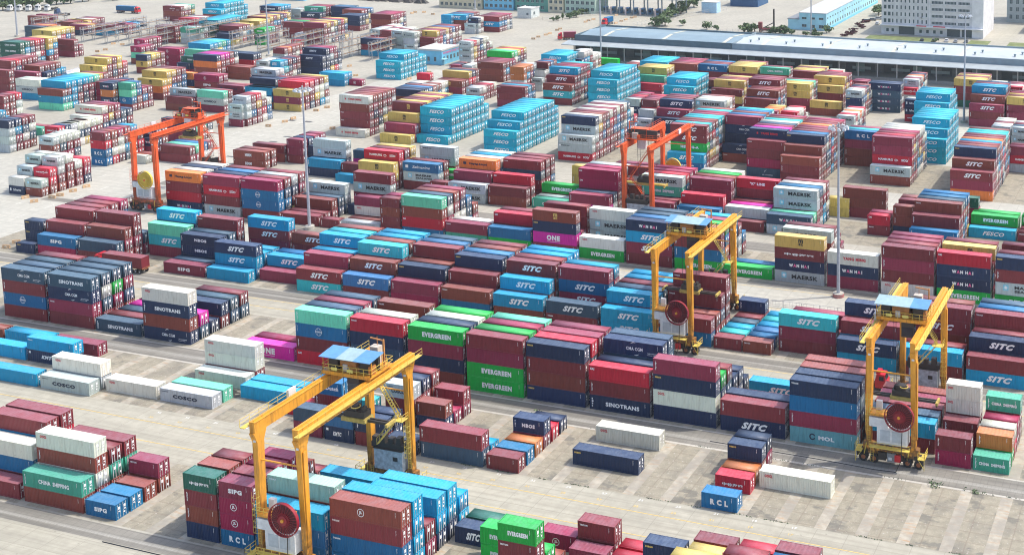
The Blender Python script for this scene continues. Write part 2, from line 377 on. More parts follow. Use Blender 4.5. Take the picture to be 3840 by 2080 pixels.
# ---------------- container ----------------
def corrug(mb, L, y, ny, z0, z1, n, d=.036):
    # trapezoid corrugation on a long side; ny=-1 faces -Y
    pts = []; x0, x1 = .14, L-.14; p = (x1-x0)/n
    for k in range(n):
        a = x0+k*p; pts += [(a, 0), (a+p*.28, 0), (a+p*.5, d), (a+p*.78, d)]
    pts.append((x1, 0))
    vs = []
    for a, e in pts: vs += [(a, y-ny*e, z0), (a, y-ny*e, z1)]
    fs = [(2*k, 2*k+2, 2*k+3, 2*k+1) if ny < 0 else (2*k, 2*k+1, 2*k+3, 2*k+2) for k in range(len(pts)-1)]
    mb.add(vs, fs)
CW = 2.438; H0 = 2.6
def body_mb(L):
    b_ = MB(); n = int(L/.30)
    corrug(b_, L, .03, -1, .16, H0-.11, n); corrug(b_, L, CW-.03, 1, .16, H0-.11, n)
    # corrugated roof
    pts = []; m_ = int(L/.62); p = (L-.3)/m_
    for k in range(m_): a = .15+k*p; pts += [(a, 0), (a+p*.42, 0), (a+p*.5, .022), (a+p*.92, .022)]
    pts.append((L-.15, 0)); vs = []
    for a, e in pts: vs += [(a, .09, H0-.045+e), (a, CW-.09, H0-.045+e)]
    b_.add(vs, [(2*k, 2*k+2, 2*k+3, 2*k+1) for k in range(len(pts)-1)])
    b_.box(.12, L-.12, .09, CW-.09, .12, H0-.1)
    b_.box(.03, .12, .1, CW-.1, .14, H0-.1)
    return b_
def frame_mb(L):
    b_ = MB(); e = .16
    for x in (0, L-e):
        for y in (0, CW-.15):
            b_.box(x+.004, x+e-.004, y+.004, y+.146, .118, H0-.118)
            b_.box(x, x+.178, y-.0, y+.162, 0, .118); b_.box(x, x+.178, y, y+.162, H0-.118, H0)
    for y in (.01, CW-.09): b_.box(.178, L-.178, y, y+.08, 0.01, .15); b_.box(.178, L-.178, y, y+.08, H0-.10, H0-.012)
    for x in (.01, L-.11): b_.box(x, x+.1, .162, CW-.162, 0.01, .13); b_.box(x, x+.1, .162, CW-.162, H0-.12, H0-.012)
    return b_
def door_mb(L, s):
    b_ = MB(); y0 = .16 if s == 0 else CW/2+.012; y1 = CW/2-.012 if s == 0 else CW-.16
    b_.box(L-.09, L-.05, y0, y1, .14, H0-.13)
    for z in (.25, .95, 1.65, 2.3): b_.box(L-.05, L-.03, y0+.04, y1-.04, z, z+.1)
    return b_
def bars_mb(L, s):
    b_ = MB(); y0 = .16 if s == 0 else CW/2+.012; y1 = CW/2-.012 if s == 0 else CW-.16
    for q in (.24, .72):
        y = y0+(y1-y0)*q; b_.bar((L-.012, y, .12), (L-.012, y, H0-.1), .028, 0)
        for z in (.3, 1.0, 2.2): b_.box(L-.028, L+.004, y-.07, y+.07, z, z+.1, 0)
    b_.box(L-.028, L-.012, y0+.38, y0+.80, 1.55, 2.0, 1); b_.box(L-.028, L-.012, y0+.42, y0+.72, 1.15, 1.32, 1)
    if s: b_.box(L-.028, L-.012, y0+.3, y0+.62, .62, .85, 1)
    return b_
TM = {}
def templates(L):
    if L in TM: return TM[L]
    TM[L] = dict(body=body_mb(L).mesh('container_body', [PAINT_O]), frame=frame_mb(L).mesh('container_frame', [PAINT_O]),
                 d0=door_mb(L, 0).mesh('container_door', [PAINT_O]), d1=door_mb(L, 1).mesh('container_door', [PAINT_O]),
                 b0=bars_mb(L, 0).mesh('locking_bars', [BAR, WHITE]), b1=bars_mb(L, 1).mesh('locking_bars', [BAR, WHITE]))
    return TM[L]
LOG = {}
def logo_mesh(c, L):
    if (c, L) not in LOG: LOG[(c, L)] = logo_mb(c, L).mesh('container_lettering', LM)
    return LOG[(c, L)]
def put(me, name, parent, col=None):
    o = bpy.data.objects.new(name, me); C.objects.link(o); o.parent = parent
    if col: o.color = col
    return o
def container(X, Y, Z, L, h, tok, seed, label):
    col = jcol(tok[0], seed); T = templates(L); rg = random.Random(seed*3+1)
    t = empty('shipping_container', (X+rg.uniform(-.06, .06), Y+rg.uniform(-.05, .05), Z)); t.scale = (1, 1, h/H0)
    tag(t, label, 'container', 'shipping containers stacked in the yard')
    put(T['body'], 'body', t, col); put(T['frame'], 'frame', t, col)
    for k in '01':
        d = put(T['d'+k], 'door', t, col); put(T['b'+k], 'locking_bars', d)
    lc = tok[1]
    if tok == 'rm': lc = '1'
    if lc == '.': lc = 'wvwTv'[seed % 5]
    put(logo_mesh(lc, L), 'lettering', t)
    return t
# stacks: X,Y,size,height,tokens bottom to top
STACKS = """-192.20,144.10,4,2.60,r.
-192.20,147.00,4,2.60,r.B.W.
-192.20,149.90,4,2.60,R.W.c.r.
-192.20,152.80,4,2.60,b.r.R.r.
-192.20,155.70,4,2.60,W.n.
-178.90,144.10,4,2.60,r.GX
-178.90,147.00,4,2.60,r.W.rvWO
-178.90,149.90,4,2.60,r.G.r.
-178.90,152.80,4,2.60,r.G.r.
-178.90,155.70,4,2.60,r.
-166.10,144.10,2,2.55,BP
-166.10,147.00,2,2.55,B.
-166.10,149.90,2,2.55,r.
-166.10,152.80,2,2.55,r.rT
-146.10,144.10,2,2.60,b.rvrvkz
-146.10,147.00,2,2.60,R.a.r.r.
-146.10,149.90,2,2.60,n.W.r.r.
-146.10,152.80,2,2.60,W.y.r.
-139.50,144.10,2,2.55,BRMuMurP
-139.50,147.00,2,2.55,B.r.r.r.
-139.50,149.90,2,2.55,B.r.B.M.
-139.50,152.80,2,2.55,n.W.r.M.
-139.50,155.70,2,2.55,r.a.r.
-139.50,158.60,2,2.55,n.r.
-132.90,144.10,4,2.70,a.a.c.
-132.90,147.00,4,2.70,a.B.r.f.
-132.90,149.90,4,2.70,B.r.f.
-132.90,158.60,4,2.70,a.c.
-119.40,144.10,4,2.75,BTBTrTru
-119.40,147.00,4,2.75,c.c.c.c.
-119.40,149.90,4,2.75,r.r.
-119.40,152.80,4,2.75,b.c.c.
-119.40,155.70,4,2.75,b.c.c.
-119.40,158.60,4,2.75,c.c.
-106.20,155.70,2,2.65,bS
-106.20,158.60,2,2.65,kT
-99.90,152.80,2,2.65,gEgE
-93.20,147.00,2,2.60,g.gErTgE
-93.20,149.90,2,2.60,r.g.
-93.20,152.80,2,2.60,r.
-93.20,158.60,2,2.60,Mu
-86.80,155.70,2,2.70,r.
-86.80,158.60,2,2.70,r.rT
-80.20,152.80,2,2.60,r.
-80.20,155.70,2,2.60,R.
-80.20,158.60,2,2.60,R.
-73.40,147.00,2,2.60,r.
-73.40,149.90,2,2.60,r.
-73.40,152.80,2,2.60,r.r.bs
-66.90,147.00,2,2.60,r.y.r.y.
-66.90,152.80,2,2.60,r.y.y.
-66.90,155.70,2,2.60,r.y.r.
-60.30,149.90,2,2.60,r.r.y.r.
-60.30,155.70,2,2.60,r.r.R.
-60.30,158.60,2,2.60,r.r.
-53.70,149.90,2,2.60,r.b.r.a.
-53.70,152.80,2,2.60,r.r.r.r.
-53.70,158.60,2,2.60,c.
-47.20,152.80,2,2.60,a.r.a.
-251.20,190.90,4,2.60,r.
-238.50,185.14,4,2.60,c.
-238.50,190.90,4,2.60,c.
-225.70,176.50,4,2.55,c.
-225.70,185.14,4,2.55,bKcT
-225.70,190.90,4,2.55,r.
-212.40,176.50,4,2.60,wo
-212.40,179.38,4,2.60,w.WO
-199.20,179.38,4,2.55,WO
-186.00,179.38,4,2.50,wo
-186.00,182.26,4,2.50,e.
-186.00,188.02,4,2.50,WO
-186.00,190.90,4,2.50,r.WOWO
-172.50,185.14,4,2.50,c.
-172.50,188.02,4,2.50,c.
-159.40,182.26,2,2.50,R.
-159.40,185.14,2,2.50,W.
-153.00,176.50,2,2.52,r.nB
-153.00,179.38,2,2.52,R.
-153.00,182.26,2,2.52,r.r.BD
-153.00,185.14,2,2.52,r.r.a.
-153.00,188.02,2,2.52,r.b.
-146.50,176.50,2,2.60,bKa.
-146.50,179.38,2,2.60,b.
-146.50,182.26,2,2.60,r.t.
-139.90,176.50,2,2.55,r.b.
-139.90,179.38,2,2.55,b.b.
-139.90,185.14,2,2.55,r.rTwo
-139.90,188.02,2,2.55,r.r.b.
-139.90,190.90,2,2.55,r.r.r.
-133.40,176.50,2,2.55,bK
-133.40,185.14,2,2.55,b.r.
-133.40,188.02,2,2.55,M.
-133.40,190.90,2,2.55,r.rv
-126.60,176.50,4,2.83,nvrv
-126.60,179.38,4,2.60,c.
-113.60,176.50,2,2.55,rv
-113.60,179.38,2,2.55,B.
-113.60,182.26,2,2.55,x.
-113.60,185.14,2,2.55,r.bN
-113.60,188.02,2,2.55,R.
-113.60,190.90,2,2.55,b.
-100.40,182.26,4,2.80,bs
-100.40,190.90,4,2.80,WO
-74.40,176.50,2,2.58,BR
-74.40,182.26,2,2.58,Rz
-74.40,185.14,2,2.58,x.
-74.40,188.02,2,2.58,r.bs
-74.40,190.90,2,2.58,M.b.
-67.70,185.14,4,2.85,WO
-251.40,201.60,4,2.80,r.BUrvnC
-251.40,204.55,4,2.80,r.r.W.n.
-251.40,207.50,4,2.80,a.n.n.n.
-251.40,210.45,4,2.80,r.B.R.r.
-238.30,201.60,4,2.82,r.rTbCnZ
-238.30,204.55,4,2.82,r.n.W.n.
-238.30,207.50,4,2.82,r.M.gEn.
-238.30,210.45,4,2.82,r.n.r.n.
-225.30,201.60,4,2.75,nZ
-225.30,204.55,4,2.75,r.
-225.30,207.50,4,2.75,n.
-225.30,210.45,4,2.75,p.
-225.30,213.40,4,2.75,r.
-225.30,216.35,4,2.75,r.
-212.20,201.60,4,2.80,bCr.bZWO
-212.20,204.55,4,2.80,n.p.
-212.20,207.50,4,2.80,b.
-212.20,210.45,4,2.80,r.b.
-212.20,213.40,4,2.80,n.n.
-212.20,216.35,4,2.80,n.r.
-186.00,201.60,4,2.80,pn
-186.00,204.55,4,2.80,M.
-173.00,201.60,4,2.80,RAr.BUev
-173.00,204.55,4,2.80,r.y.r.n.
-173.00,207.50,4,2.80,r.R.r.r.
-173.00,210.45,4,2.80,r.q.r.n.
-159.80,201.60,4,2.80,r.n.b.R.
-159.80,204.55,4,2.80,n.r.n.W.
-159.80,207.50,4,2.80,q.c.r.
-159.80,210.45,4,2.80,n.y.r.r.
-146.40,201.60,4,2.80,r.bsr.gE
-146.40,204.55,4,2.80,R.q.c.b.
-146.40,207.50,4,2.80,y.r.r.W.
-146.40,210.45,4,2.80,r.a.c.g.
-133.30,201.60,4,2.82,gEgEr.rv
-133.30,204.55,4,2.82,r.q.q.g.
-133.30,207.50,4,2.82,r.b.r.M.
-133.30,210.45,4,2.82,r.y.r.e.
-120.30,201.60,4,2.82,bsr.rvbs
-120.30,204.55,4,2.82,n.n.n.R.
-120.30,207.50,4,2.82,y.B.r.r.
-120.30,210.45,4,2.82,r.w.r.r.
-107.20,201.60,4,2.85,bZrvRA
-107.20,204.55,4,2.85,r.B.b.
-107.20,207.50,4,2.85,r.b.n.bC
-107.20,210.45,4,2.85,r.n.n.n.
-94.20,201.60,4,2.90,b.WObsrv
-94.20,204.55,4,2.90,r.b.g.
-94.20,207.50,4,2.90,r.n.r.
-94.20,210.45,4,2.90,r.b.
-94.20,213.40,4,2.90,b.b.
-94.20,216.35,4,2.90,b.
-81.10,201.60,4,2.85,bSrv
-81.10,204.55,4,2.85,n.b.
-81.10,207.50,4,2.85,n.
-81.10,210.45,4,2.85,r.
-81.10,216.35,4,2.85,cS
-68.00,201.60,4,2.83,lVr.B.b.
-68.00,204.55,4,2.83,r.b.w.b.
-68.00,207.50,4,2.83,c.W.r.r.
-68.00,210.45,4,2.83,r.y.r.r.
-54.90,204.55,4,2.70,r.c.
-54.90,207.50,4,2.70,r.n.
-54.90,210.45,4,2.70,r.r.
-54.90,213.40,4,2.70,r.r.
-54.90,216.35,4,2.70,n.r.
-42.00,201.60,2,2.60,Mvrv
-42.00,207.50,2,2.60,r.rv
-42.00,210.45,2,2.60,r.r.WOWO
-35.50,201.60,2,2.60,GX
-35.50,204.55,2,2.60,g.xv
-35.50,207.50,2,2.60,R.W.
-35.50,210.45,2,2.60,r.M.
-35.50,213.40,2,2.60,r.r.GX
-286.30,234.20,2,2.50,bs
-286.30,237.10,2,2.50,b.bsbs
-279.00,234.20,4,2.70,M.BP
-279.00,237.10,4,2.70,r.r.rv
-279.00,240.00,4,2.70,r.r.r.rv
-279.00,242.90,4,2.70,r.r.r.r.
-279.00,245.80,4,2.70,r.n.r.r.
-279.00,248.70,4,2.70,W.a.B.M.
-265.80,234.20,4,2.75,r.nv
-265.80,237.10,4,2.75,r.r.rT
-265.80,240.00,4,2.75,r.r.r.rv
-265.80,242.90,4,2.75,r.n.
-265.80,245.80,4,2.75,r.
-265.80,248.70,4,2.75,M.
-252.00,242.90,4,2.80,r.tSe.
-252.00,245.80,4,2.80,r.r.n.cS
-239.10,234.20,4,2.62,rP
-239.10,237.10,4,2.62,n.
-239.10,240.00,4,2.62,b.bNbN
-239.10,242.90,4,2.62,r.r.n.
-239.10,245.80,4,2.62,a.r.r.r.
-226.10,234.20,4,2.70,c.
-226.10,237.10,4,2.70,B.cSbS
-226.10,240.00,4,2.70,b.c.
-226.10,242.90,4,2.70,b.c.
-226.10,245.80,4,2.70,c.
-226.10,248.70,4,2.70,r.r.rScS
-213.10,237.10,4,2.65,r.
-213.10,240.00,4,2.65,r.cS
-213.10,242.90,4,2.65,r.BS
-213.10,248.70,4,2.65,r.r.rS
-200.00,234.20,4,2.75,tSrS
-200.00,237.10,4,2.75,r.r.rT
-200.00,240.00,4,2.75,r.r.c.
-200.00,242.90,4,2.75,r.r.r.cS
-200.00,245.80,4,2.75,c.q.W.t.
-200.00,248.70,4,2.75,r.n.B.r.
-187.00,234.20,4,2.78,r.aS
-187.00,237.10,4,2.78,r.r.rS
-187.00,240.00,4,2.78,r.r.r.tS
-187.00,242.90,4,2.78,y.W.W.r.
-187.00,245.80,4,2.78,r.W.c.c.
-187.00,248.70,4,2.78,r.r.r.c.
-174.00,234.20,4,2.77,M.rv
-174.00,237.10,4,2.77,r.r.bs
-174.00,240.00,4,2.77,r.b.r.
-174.00,242.90,4,2.77,r.r.r.rv
-174.00,245.80,4,2.77,r.r.w.a.
-174.00,248.70,4,2.77,w.n.B.n.
-160.80,234.20,4,2.77,B.rT
-160.80,237.10,4,2.77,r.r.rv
-160.80,240.00,4,2.77,r.r.r.bs
-160.80,242.90,4,2.77,y.a.a.a.
-160.80,245.80,4,2.77,r.r.n.r.
-160.80,248.70,4,2.77,a.r.r.r.
-147.50,234.20,4,2.80,r.cS
-147.50,237.10,4,2.80,r.r.cS
-147.50,240.00,4,2.80,r.r.r.rS
-147.50,242.90,4,2.80,a.B.w.r.
-147.50,245.80,4,2.80,W.r.r.c.
-147.50,248.70,4,2.80,r.r.n.c.
-134.50,234.20,4,2.78,rTnS
-134.50,237.10,4,2.78,r.
-134.50,240.00,4,2.78,r.rSBSrv
-134.50,242.90,4,2.78,B.y.r.c.
-134.50,245.80,4,2.78,r.r.
-121.40,234.20,4,2.77,cScS
-121.40,237.10,4,2.77,r.r.cS
-121.40,240.00,4,2.77,r.r.n.
-121.40,242.90,4,2.77,r.r.r.
-121.40,245.80,4,2.77,r.r.c.
-121.40,248.70,4,2.77,r.r.c.
-108.30,234.20,4,2.95,B.r.
-108.30,237.10,4,2.95,r.r.
-108.30,240.00,4,2.95,r.bSrT
-108.30,242.90,4,2.95,r.r.r.r.
-95.50,234.20,2,2.50,rv
-95.50,237.10,2,2.50,t.
-95.50,240.00,2,2.50,c.
-95.50,242.90,2,2.50,n.
-95.50,245.80,2,2.50,r.
-95.50,248.70,2,2.50,r.bv
-89.10,234.20,2,2.50,rT
-89.10,237.10,2,2.50,B.
-89.10,240.00,2,2.50,a.
-89.10,242.90,2,2.50,c.
-89.10,245.80,2,2.50,t.
-89.10,248.70,2,2.50,c.
-82.30,237.10,4,2.72,rvrvtS
-82.30,242.90,4,2.72,r.
-82.30,245.80,4,2.72,r.r.
-82.30,248.70,4,2.72,r.
-69.00,234.20,4,2.75,c.bS
-69.00,237.10,4,2.75,r.c.rS
-69.00,240.00,4,2.75,r.r.r.bS
-69.00,242.90,4,2.75,r.r.r.
-55.90,234.20,4,2.80,r.c.
-55.90,237.10,4,2.80,r.r.
-55.90,242.90,4,2.80,r.r.rSr.
-55.90,245.80,4,2.80,R.r.r.r.
-55.90,248.70,4,2.80,W.r.r.
-42.90,234.20,4,2.75,cSrv
-42.90,237.10,4,2.75,r.b.bS
-42.90,240.00,4,2.75,r.r.r.
-42.90,242.90,4,2.75,r.r.r.rT
-42.90,245.80,4,2.75,r.n.R.B.
-42.90,248.70,4,2.75,W.r.W.n.
-277.50,274.60,4,2.78,bWRArToh
-277.50,277.50,4,2.78,W.r.r.W.
-277.50,280.40,4,2.78,a.b.w.b.
-277.50,283.30,4,2.78,q.c.B.W.
-264.30,274.60,4,2.77,wMrvRHr.
-264.30,277.50,4,2.77,r.n.r.b.
-264.30,280.40,4,2.77,r.r.r.a.
-264.30,283.30,4,2.77,q.w.r.r.
-251.30,274.60,4,2.80,r.BUBUM.
-251.30,277.50,4,2.80,b.B.n.r.
-251.30,280.40,4,2.80,y.r.b.w.
-251.30,283.30,4,2.80,r.r.r.r.
-238.50,274.60,4,2.75,rv
-238.50,277.50,4,2.75,r.
-238.50,280.40,4,2.75,r.r.
-238.50,283.30,4,2.75,b.n.
-238.50,286.20,4,2.75,n.wMwM
-225.70,274.60,2,2.40,rv
-225.60,286.20,4,2.85,b.
-225.60,289.10,4,2.85,r.r.wMrv
-218.90,274.60,4,2.50,w.
-218.90,277.50,4,2.50,r.
-218.90,280.40,4,2.50,r.WOr.
-206.30,274.60,2,2.50,r.r.rvrv
-206.30,277.50,2,2.50,M.M.M.M.
-199.60,274.60,4,2.82,BvRArvev
-199.60,277.50,4,2.82,r.r.W.n.
-199.60,280.40,4,2.82,b.W.r.r.
-199.60,283.30,4,2.82,r.W.b.r.
-199.60,286.20,4,2.82,B.n.B.
-199.60,289.10,4,2.82,r.r.
-186.50,274.60,4,2.75,G.rT
-186.50,277.50,4,2.75,r.W.
-173.80,274.60,4,2.70,gEBv
-173.80,277.50,4,2.80,r.r.RA
-173.80,280.40,4,2.80,n.W.r.
-160.80,274.60,4,2.80,rvpnbsrm
-160.80,277.50,4,2.80,r.r.
-160.80,280.40,4,2.80,r.r.r.r.
-147.80,274.60,4,2.75,gEWO
-147.80,280.40,4,2.75,r.wMwMWO
-134.90,274.60,4,2.80,rvrScSbW
-134.90,277.50,4,2.80,W.R.r.a.
-134.90,280.40,4,2.80,a.a.c.n.
-134.90,283.30,4,2.80,r.r.r.n.
-122.00,274.60,4,2.85,gEBvrvr.
-122.00,277.50,4,2.85,r.o.B.g.
-122.00,280.40,4,2.85,r.r.R.r.
-122.00,283.30,4,2.85,r.w.B.c.
-122.00,286.20,4,2.85,w.w.r.
-122.00,289.10,4,2.85,r.B.
-109.10,274.60,4,2.60,gE
-109.10,277.50,4,2.60,B.
-96.20,274.60,4,2.80,wMbWrzym
-96.20,280.40,4,2.80,r.r.r.wo
-96.20,283.30,4,2.80,w.n.W.r.
-96.20,286.20,4,2.80,r.r.r.
-96.20,289.10,4,2.80,r.r.
-83.20,274.60,4,2.87,r.bWWY
-70.20,274.60,4,2.85,WOrvrvrv
-70.20,277.50,4,2.85,b.R.q.r.
-70.20,280.40,4,2.85,r.r.b.r.
-70.20,283.30,4,2.85,r.q.r.r.
-57.30,274.60,4,2.82,gEbWbWRA
-57.30,277.50,4,2.82,r.a.r.
-57.30,280.40,4,2.82,r.r.r.ym
-57.30,283.30,4,2.82,r.n.c.r.
-44.00,274.60,4,2.90,gEwQrvbs
-44.00,277.50,4,2.90,n.W.n.r.
-44.00,283.30,4,2.90,r.r.r.r.
-278.50,325.20,2,2.60,rvrvrv
-278.50,328.10,2,2.60,R.n.b.
-278.50,331.00,2,2.60,r.q.r.
-278.50,333.90,2,2.60,c.W.r.
-291.70,316.20,4,2.75,rJrJ
-291.70,319.10,4,2.75,r.r.
-291.70,324.90,4,2.75,r.r.
-262.60,315.20,4,2.70,bvc.
-262.60,318.10,4,2.70,r.bswMw.
-249.50,311.50,4,2.60,c.
-249.50,314.40,4,2.60,r.r.
-249.50,320.20,4,2.60,r.pnn.
-238.70,308.50,4,2.78,r.y.ym
-238.70,311.40,4,2.78,r.r.r.RH
-238.70,314.30,4,2.78,r.R.r.r.
-238.70,317.20,4,2.78,r.r.y.y.
-225.50,311.70,4,2.78,r.wQaa
-225.50,314.60,4,2.78,W.r.r.
-225.50,320.40,4,2.78,r.r.wMwL
-216.80,317.40,2,2.60,r.gE
-212.30,305.90,2,2.60,r.rv
-206.20,305.90,4,2.75,wMwM
-206.20,308.80,4,2.75,r.r.rT
-206.20,311.70,4,2.75,r.r.r.oh
-206.20,314.60,4,2.75,q.r.a.W.
-206.20,317.50,4,2.75,c.r.n.c.
-206.20,320.40,4,2.75,r.r.y.W.
-193.40,306.20,4,2.78,rvrv
-193.40,309.10,4,2.78,r.r.RA
-193.40,314.90,4,2.78,q.r.n.r.
-193.40,317.80,4,2.78,n.r.r.r.
-193.40,320.70,4,2.78,b.a.r.r.
-180.20,307.60,4,2.70,GX
-180.20,310.50,4,2.70,w.
-180.20,313.40,4,2.70,r.gE
-167.80,306.60,4,2.78,pnrv
-167.80,309.50,4,2.78,w.n.
-167.80,312.40,4,2.78,r.r.MAMA
-167.80,315.30,4,2.78,y.y.r.M.
-167.80,318.20,4,2.78,W.r.q.w.
-176.00,323.60,2,2.75,y.y.y.
-148.30,306.50,4,2.75,n.rv
-148.30,309.40,4,2.75,r.r.
-148.30,312.30,4,2.75,r.b.GXwM
-148.30,315.20,4,2.75,c.r.B.R.
-148.30,318.10,4,2.75,n.w.W.M.
-148.30,321.00,4,2.75,r.c.r.M.
-160.80,319.00,4,2.75,r.r.W.r.
-160.80,321.90,4,2.75,B.r.r.r.
-134.80,305.60,4,2.70,r.Bv
-134.80,308.50,4,2.70,r.r.RA
-134.80,314.30,4,2.70,r.r.r.rv
-134.80,317.20,4,2.70,r.q.W.r.
-134.80,320.10,4,2.70,r.y.y.g.
-134.80,323.00,4,2.70,n.r.r.W.
-122.40,306.40,4,2.70,rv
-122.40,309.30,4,2.70,n.w.
-122.40,312.20,4,2.70,r.p.
-122.40,315.10,4,2.70,r.r.
-122.40,318.00,4,2.70,b.nvr.Rk
-109.60,306.40,4,2.70,wMnW
-109.60,309.30,4,2.70,n.e.
-109.60,312.20,4,2.70,r.r.wMwM
-109.60,315.10,4,2.70,w.r.q.B.
-109.60,318.00,4,2.70,c.c.r.W.
-109.60,320.90,4,2.70,b.W.r.r.
-98.60,325.80,2,2.60,y.y.
-94.50,326.60,4,2.75,rvr.rv
-84.10,313.80,2,2.70,rTRA
-84.10,316.70,2,2.70,r.r.
-77.50,315.00,2,2.70,b.rvrv
-77.50,320.80,2,2.70,q.r.r.
-77.50,323.70,2,2.70,q.R.r.
-71.00,305.70,4,2.78,b.Bv
-71.00,308.60,4,2.78,r.r.rv
-71.00,311.50,4,2.78,r.r.r.rT
-71.00,314.40,4,2.78,B.n.r.n.
-71.00,317.30,4,2.78,r.c.r.B.
-71.00,320.20,4,2.78,y.r.r.B.
-69.40,327.30,4,2.75,r.r.kS
-58.40,320.10,4,2.65,CF
-58.40,323.00,4,2.65,r.gE
-58.40,325.90,4,2.65,gEgE
-45.70,320.10,4,2.65,rT
-45.70,323.00,4,2.65,rv
-45.70,325.90,4,2.65,r.g.
-69.90,352.50,4,2.77,ovr.rS
-69.90,355.08,4,2.77,r.r.r.rS
-69.90,357.66,4,2.77,r.r.r.r.bs
-69.90,360.24,4,2.77,r.W.W.b.r.
-69.90,362.82,4,2.77,r.r.c.a.r.
-69.90,365.40,4,2.77,b.w.n.r.c.
-69.90,367.98,4,2.77,r.R.r.R.o.
-69.90,370.56,4,2.77,n.w.r.c.r.
-69.90,373.14,4,2.77,w.r.R.r.r.
-69.90,375.72,4,2.77,r.B.b.W.t.
-69.90,378.30,4,2.77,r.n.n.r.t.
-69.90,380.88,4,2.77,R.c.r.r.r.
-95.60,359.50,4,2.80,rvwM
-95.60,362.08,4,2.80,r.r.RHrvrv
-95.60,364.66,4,2.80,r.B.r.y.R.
-95.60,367.24,4,2.80,r.r.r.w.r.
-95.60,369.82,4,2.80,w.c.n.r.M.
-95.60,372.40,4,2.80,W.B.y.R.W.
-95.60,374.98,4,2.80,W.B.r.r.W.
-95.60,377.56,4,2.80,b.y.r.W.W.
-95.60,380.14,4,2.80,b.b.B.W.
-108.50,376.80,4,2.80,rvr.r.BR
-108.50,379.38,4,2.80,r.n.r.t.
-108.50,381.96,4,2.80,r.r.q.r.
-121.70,353.00,4,2.72,r.rvrv
-121.70,355.58,4,2.72,r.r.rvrv
-121.70,358.16,4,2.72,r.r.r.r.bs
-121.70,360.74,4,2.72,r.n.n.W.B.
-121.70,363.32,4,2.72,r.b.B.r.r.
-121.70,365.90,4,2.72,c.r.R.c.r.
-121.70,368.48,4,2.72,r.a.r.r.r.
-121.70,371.06,4,2.72,r.W.r.q.o.
-121.70,373.64,4,2.72,r.b.q.n.r.
-121.70,376.22,4,2.72,r.r.r.n.r.
-121.70,378.80,4,2.72,W.B.r.q.M.
-133.60,356.00,4,2.85,ntM.r.r.
-133.60,358.58,4,2.85,r.r.r.r.bY
-133.60,361.16,4,2.85,R.n.q.n.p.
-133.60,363.74,4,2.85,w.W.r.W.r.
-133.60,366.32,4,2.85,r.r.r.a.n.
-133.60,368.90,4,2.85,r.r.q.r.W.
-133.60,371.48,4,2.85,r.r.c.n.t.
-133.60,374.06,4,2.85,r.r.q.B.r.
-133.60,376.64,4,2.85,r.r.w.W.M.
-146.70,369.00,4,2.90,rTbC
-146.70,371.58,4,2.90,b.b.b.bCrv
-146.70,374.16,4,2.90,r.r.r.a.B.
-146.70,376.74,4,2.90,a.B.W.n.r.
-146.70,379.32,4,2.90,c.n.r.r.B.
-146.70,381.90,4,2.90,r.r.n.W.t.
-159.60,355.00,4,2.80,BScS
-159.60,357.58,4,2.80,r.r.gGrSrS
-159.60,360.16,4,2.80,r.y.n.r.t.
-159.60,362.74,4,2.80,r.y.W.R.r.
-159.60,365.32,4,2.80,r.W.r.c.r.
-159.60,367.90,4,2.80,n.r.c.w.t.
-159.60,370.48,4,2.80,q.r.W.W.t.
-159.60,373.06,4,2.80,r.q.n.r.r.
-159.60,375.64,4,2.80,n.r.n.W.M.
-159.60,378.22,4,2.80,W.W.W.W.t.
-159.60,380.80,4,2.80,w.r.r.R.r.
-197.70,354.80,4,2.80,RHwLwM
-197.70,357.38,4,2.80,r.r.wLwMbs
-197.70,359.96,4,2.80,r.w.r.y.W.
-197.70,362.54,4,2.80,r.r.a.r.r.
-197.70,365.12,4,2.80,r.r.r.n.r.
-197.70,367.70,4,2.80,r.r.r.R.W.
-197.70,370.28,4,2.80,q.r.a.r.r.
-197.70,372.86,4,2.80,n.r.B.a.W.
-197.70,375.44,4,2.80,c.c.n.r.r.
-197.70,378.02,4,2.80,r.r.w.r.W.
-197.70,380.60,4,2.80,n.a.B.c.n.
-197.70,383.18,4,2.80,y.r.b.W.
-197.70,385.76,4,2.80,a.B.R.
-225.50,355.60,4,2.58,CFCFCF
-225.50,358.18,4,2.58,CFCFCFCF
-225.50,360.76,4,2.58,CFCFCFCFCF
-225.50,363.34,4,2.58,C.C.C.C.C.
-225.50,365.92,4,2.58,C.C.C.C.C.
-225.50,368.50,4,2.58,C.C.C.C.C.
-225.50,371.08,4,2.58,C.C.C.C.C.
-225.50,373.66,4,2.58,C.C.C.C.C.
-225.50,376.24,4,2.58,C.C.C.C.C.
-225.50,378.82,4,2.58,C.C.C.C.C.
-225.50,381.40,4,2.58,C.C.C.C.
-253.90,359.30,4,3.00,CF
-253.90,361.88,4,3.00,CFCFCFCF
-253.90,364.46,4,3.00,C.C.C.C.
-253.90,367.04,4,3.00,C.C.C.C.
-253.90,369.62,4,3.00,C.C.C.C.
-253.90,372.20,4,3.00,C.C.C.C.
-253.90,374.78,4,3.00,C.C.C.C.
-253.90,377.36,4,3.00,C.C.C.C.
-253.90,379.94,4,3.00,C.C.C.C.
-253.90,382.52,4,3.00,C.C.C.
-266.40,356.20,4,3.10,ym
-266.40,358.78,4,3.10,r.rv
-266.40,361.36,4,3.10,r.r.ym
-266.40,363.94,4,3.10,r.r.r.rm
-266.40,366.52,4,3.10,r.W.n.y.
-266.40,369.10,4,3.10,W.r.y.r.
-266.40,371.68,4,3.10,r.q.y.r.
-266.40,374.26,4,3.10,c.r.r.y.
-266.40,376.84,4,3.10,r.r.R.r.
-266.40,379.42,4,3.10,r.r.B.y.
-286.60,359.20,4,2.78,WY
-286.60,361.78,4,2.78,r.rTrTrvWY
-286.60,364.36,4,2.78,r.r.b.r.r.
-286.60,366.94,4,2.78,W.n.r.r.r.
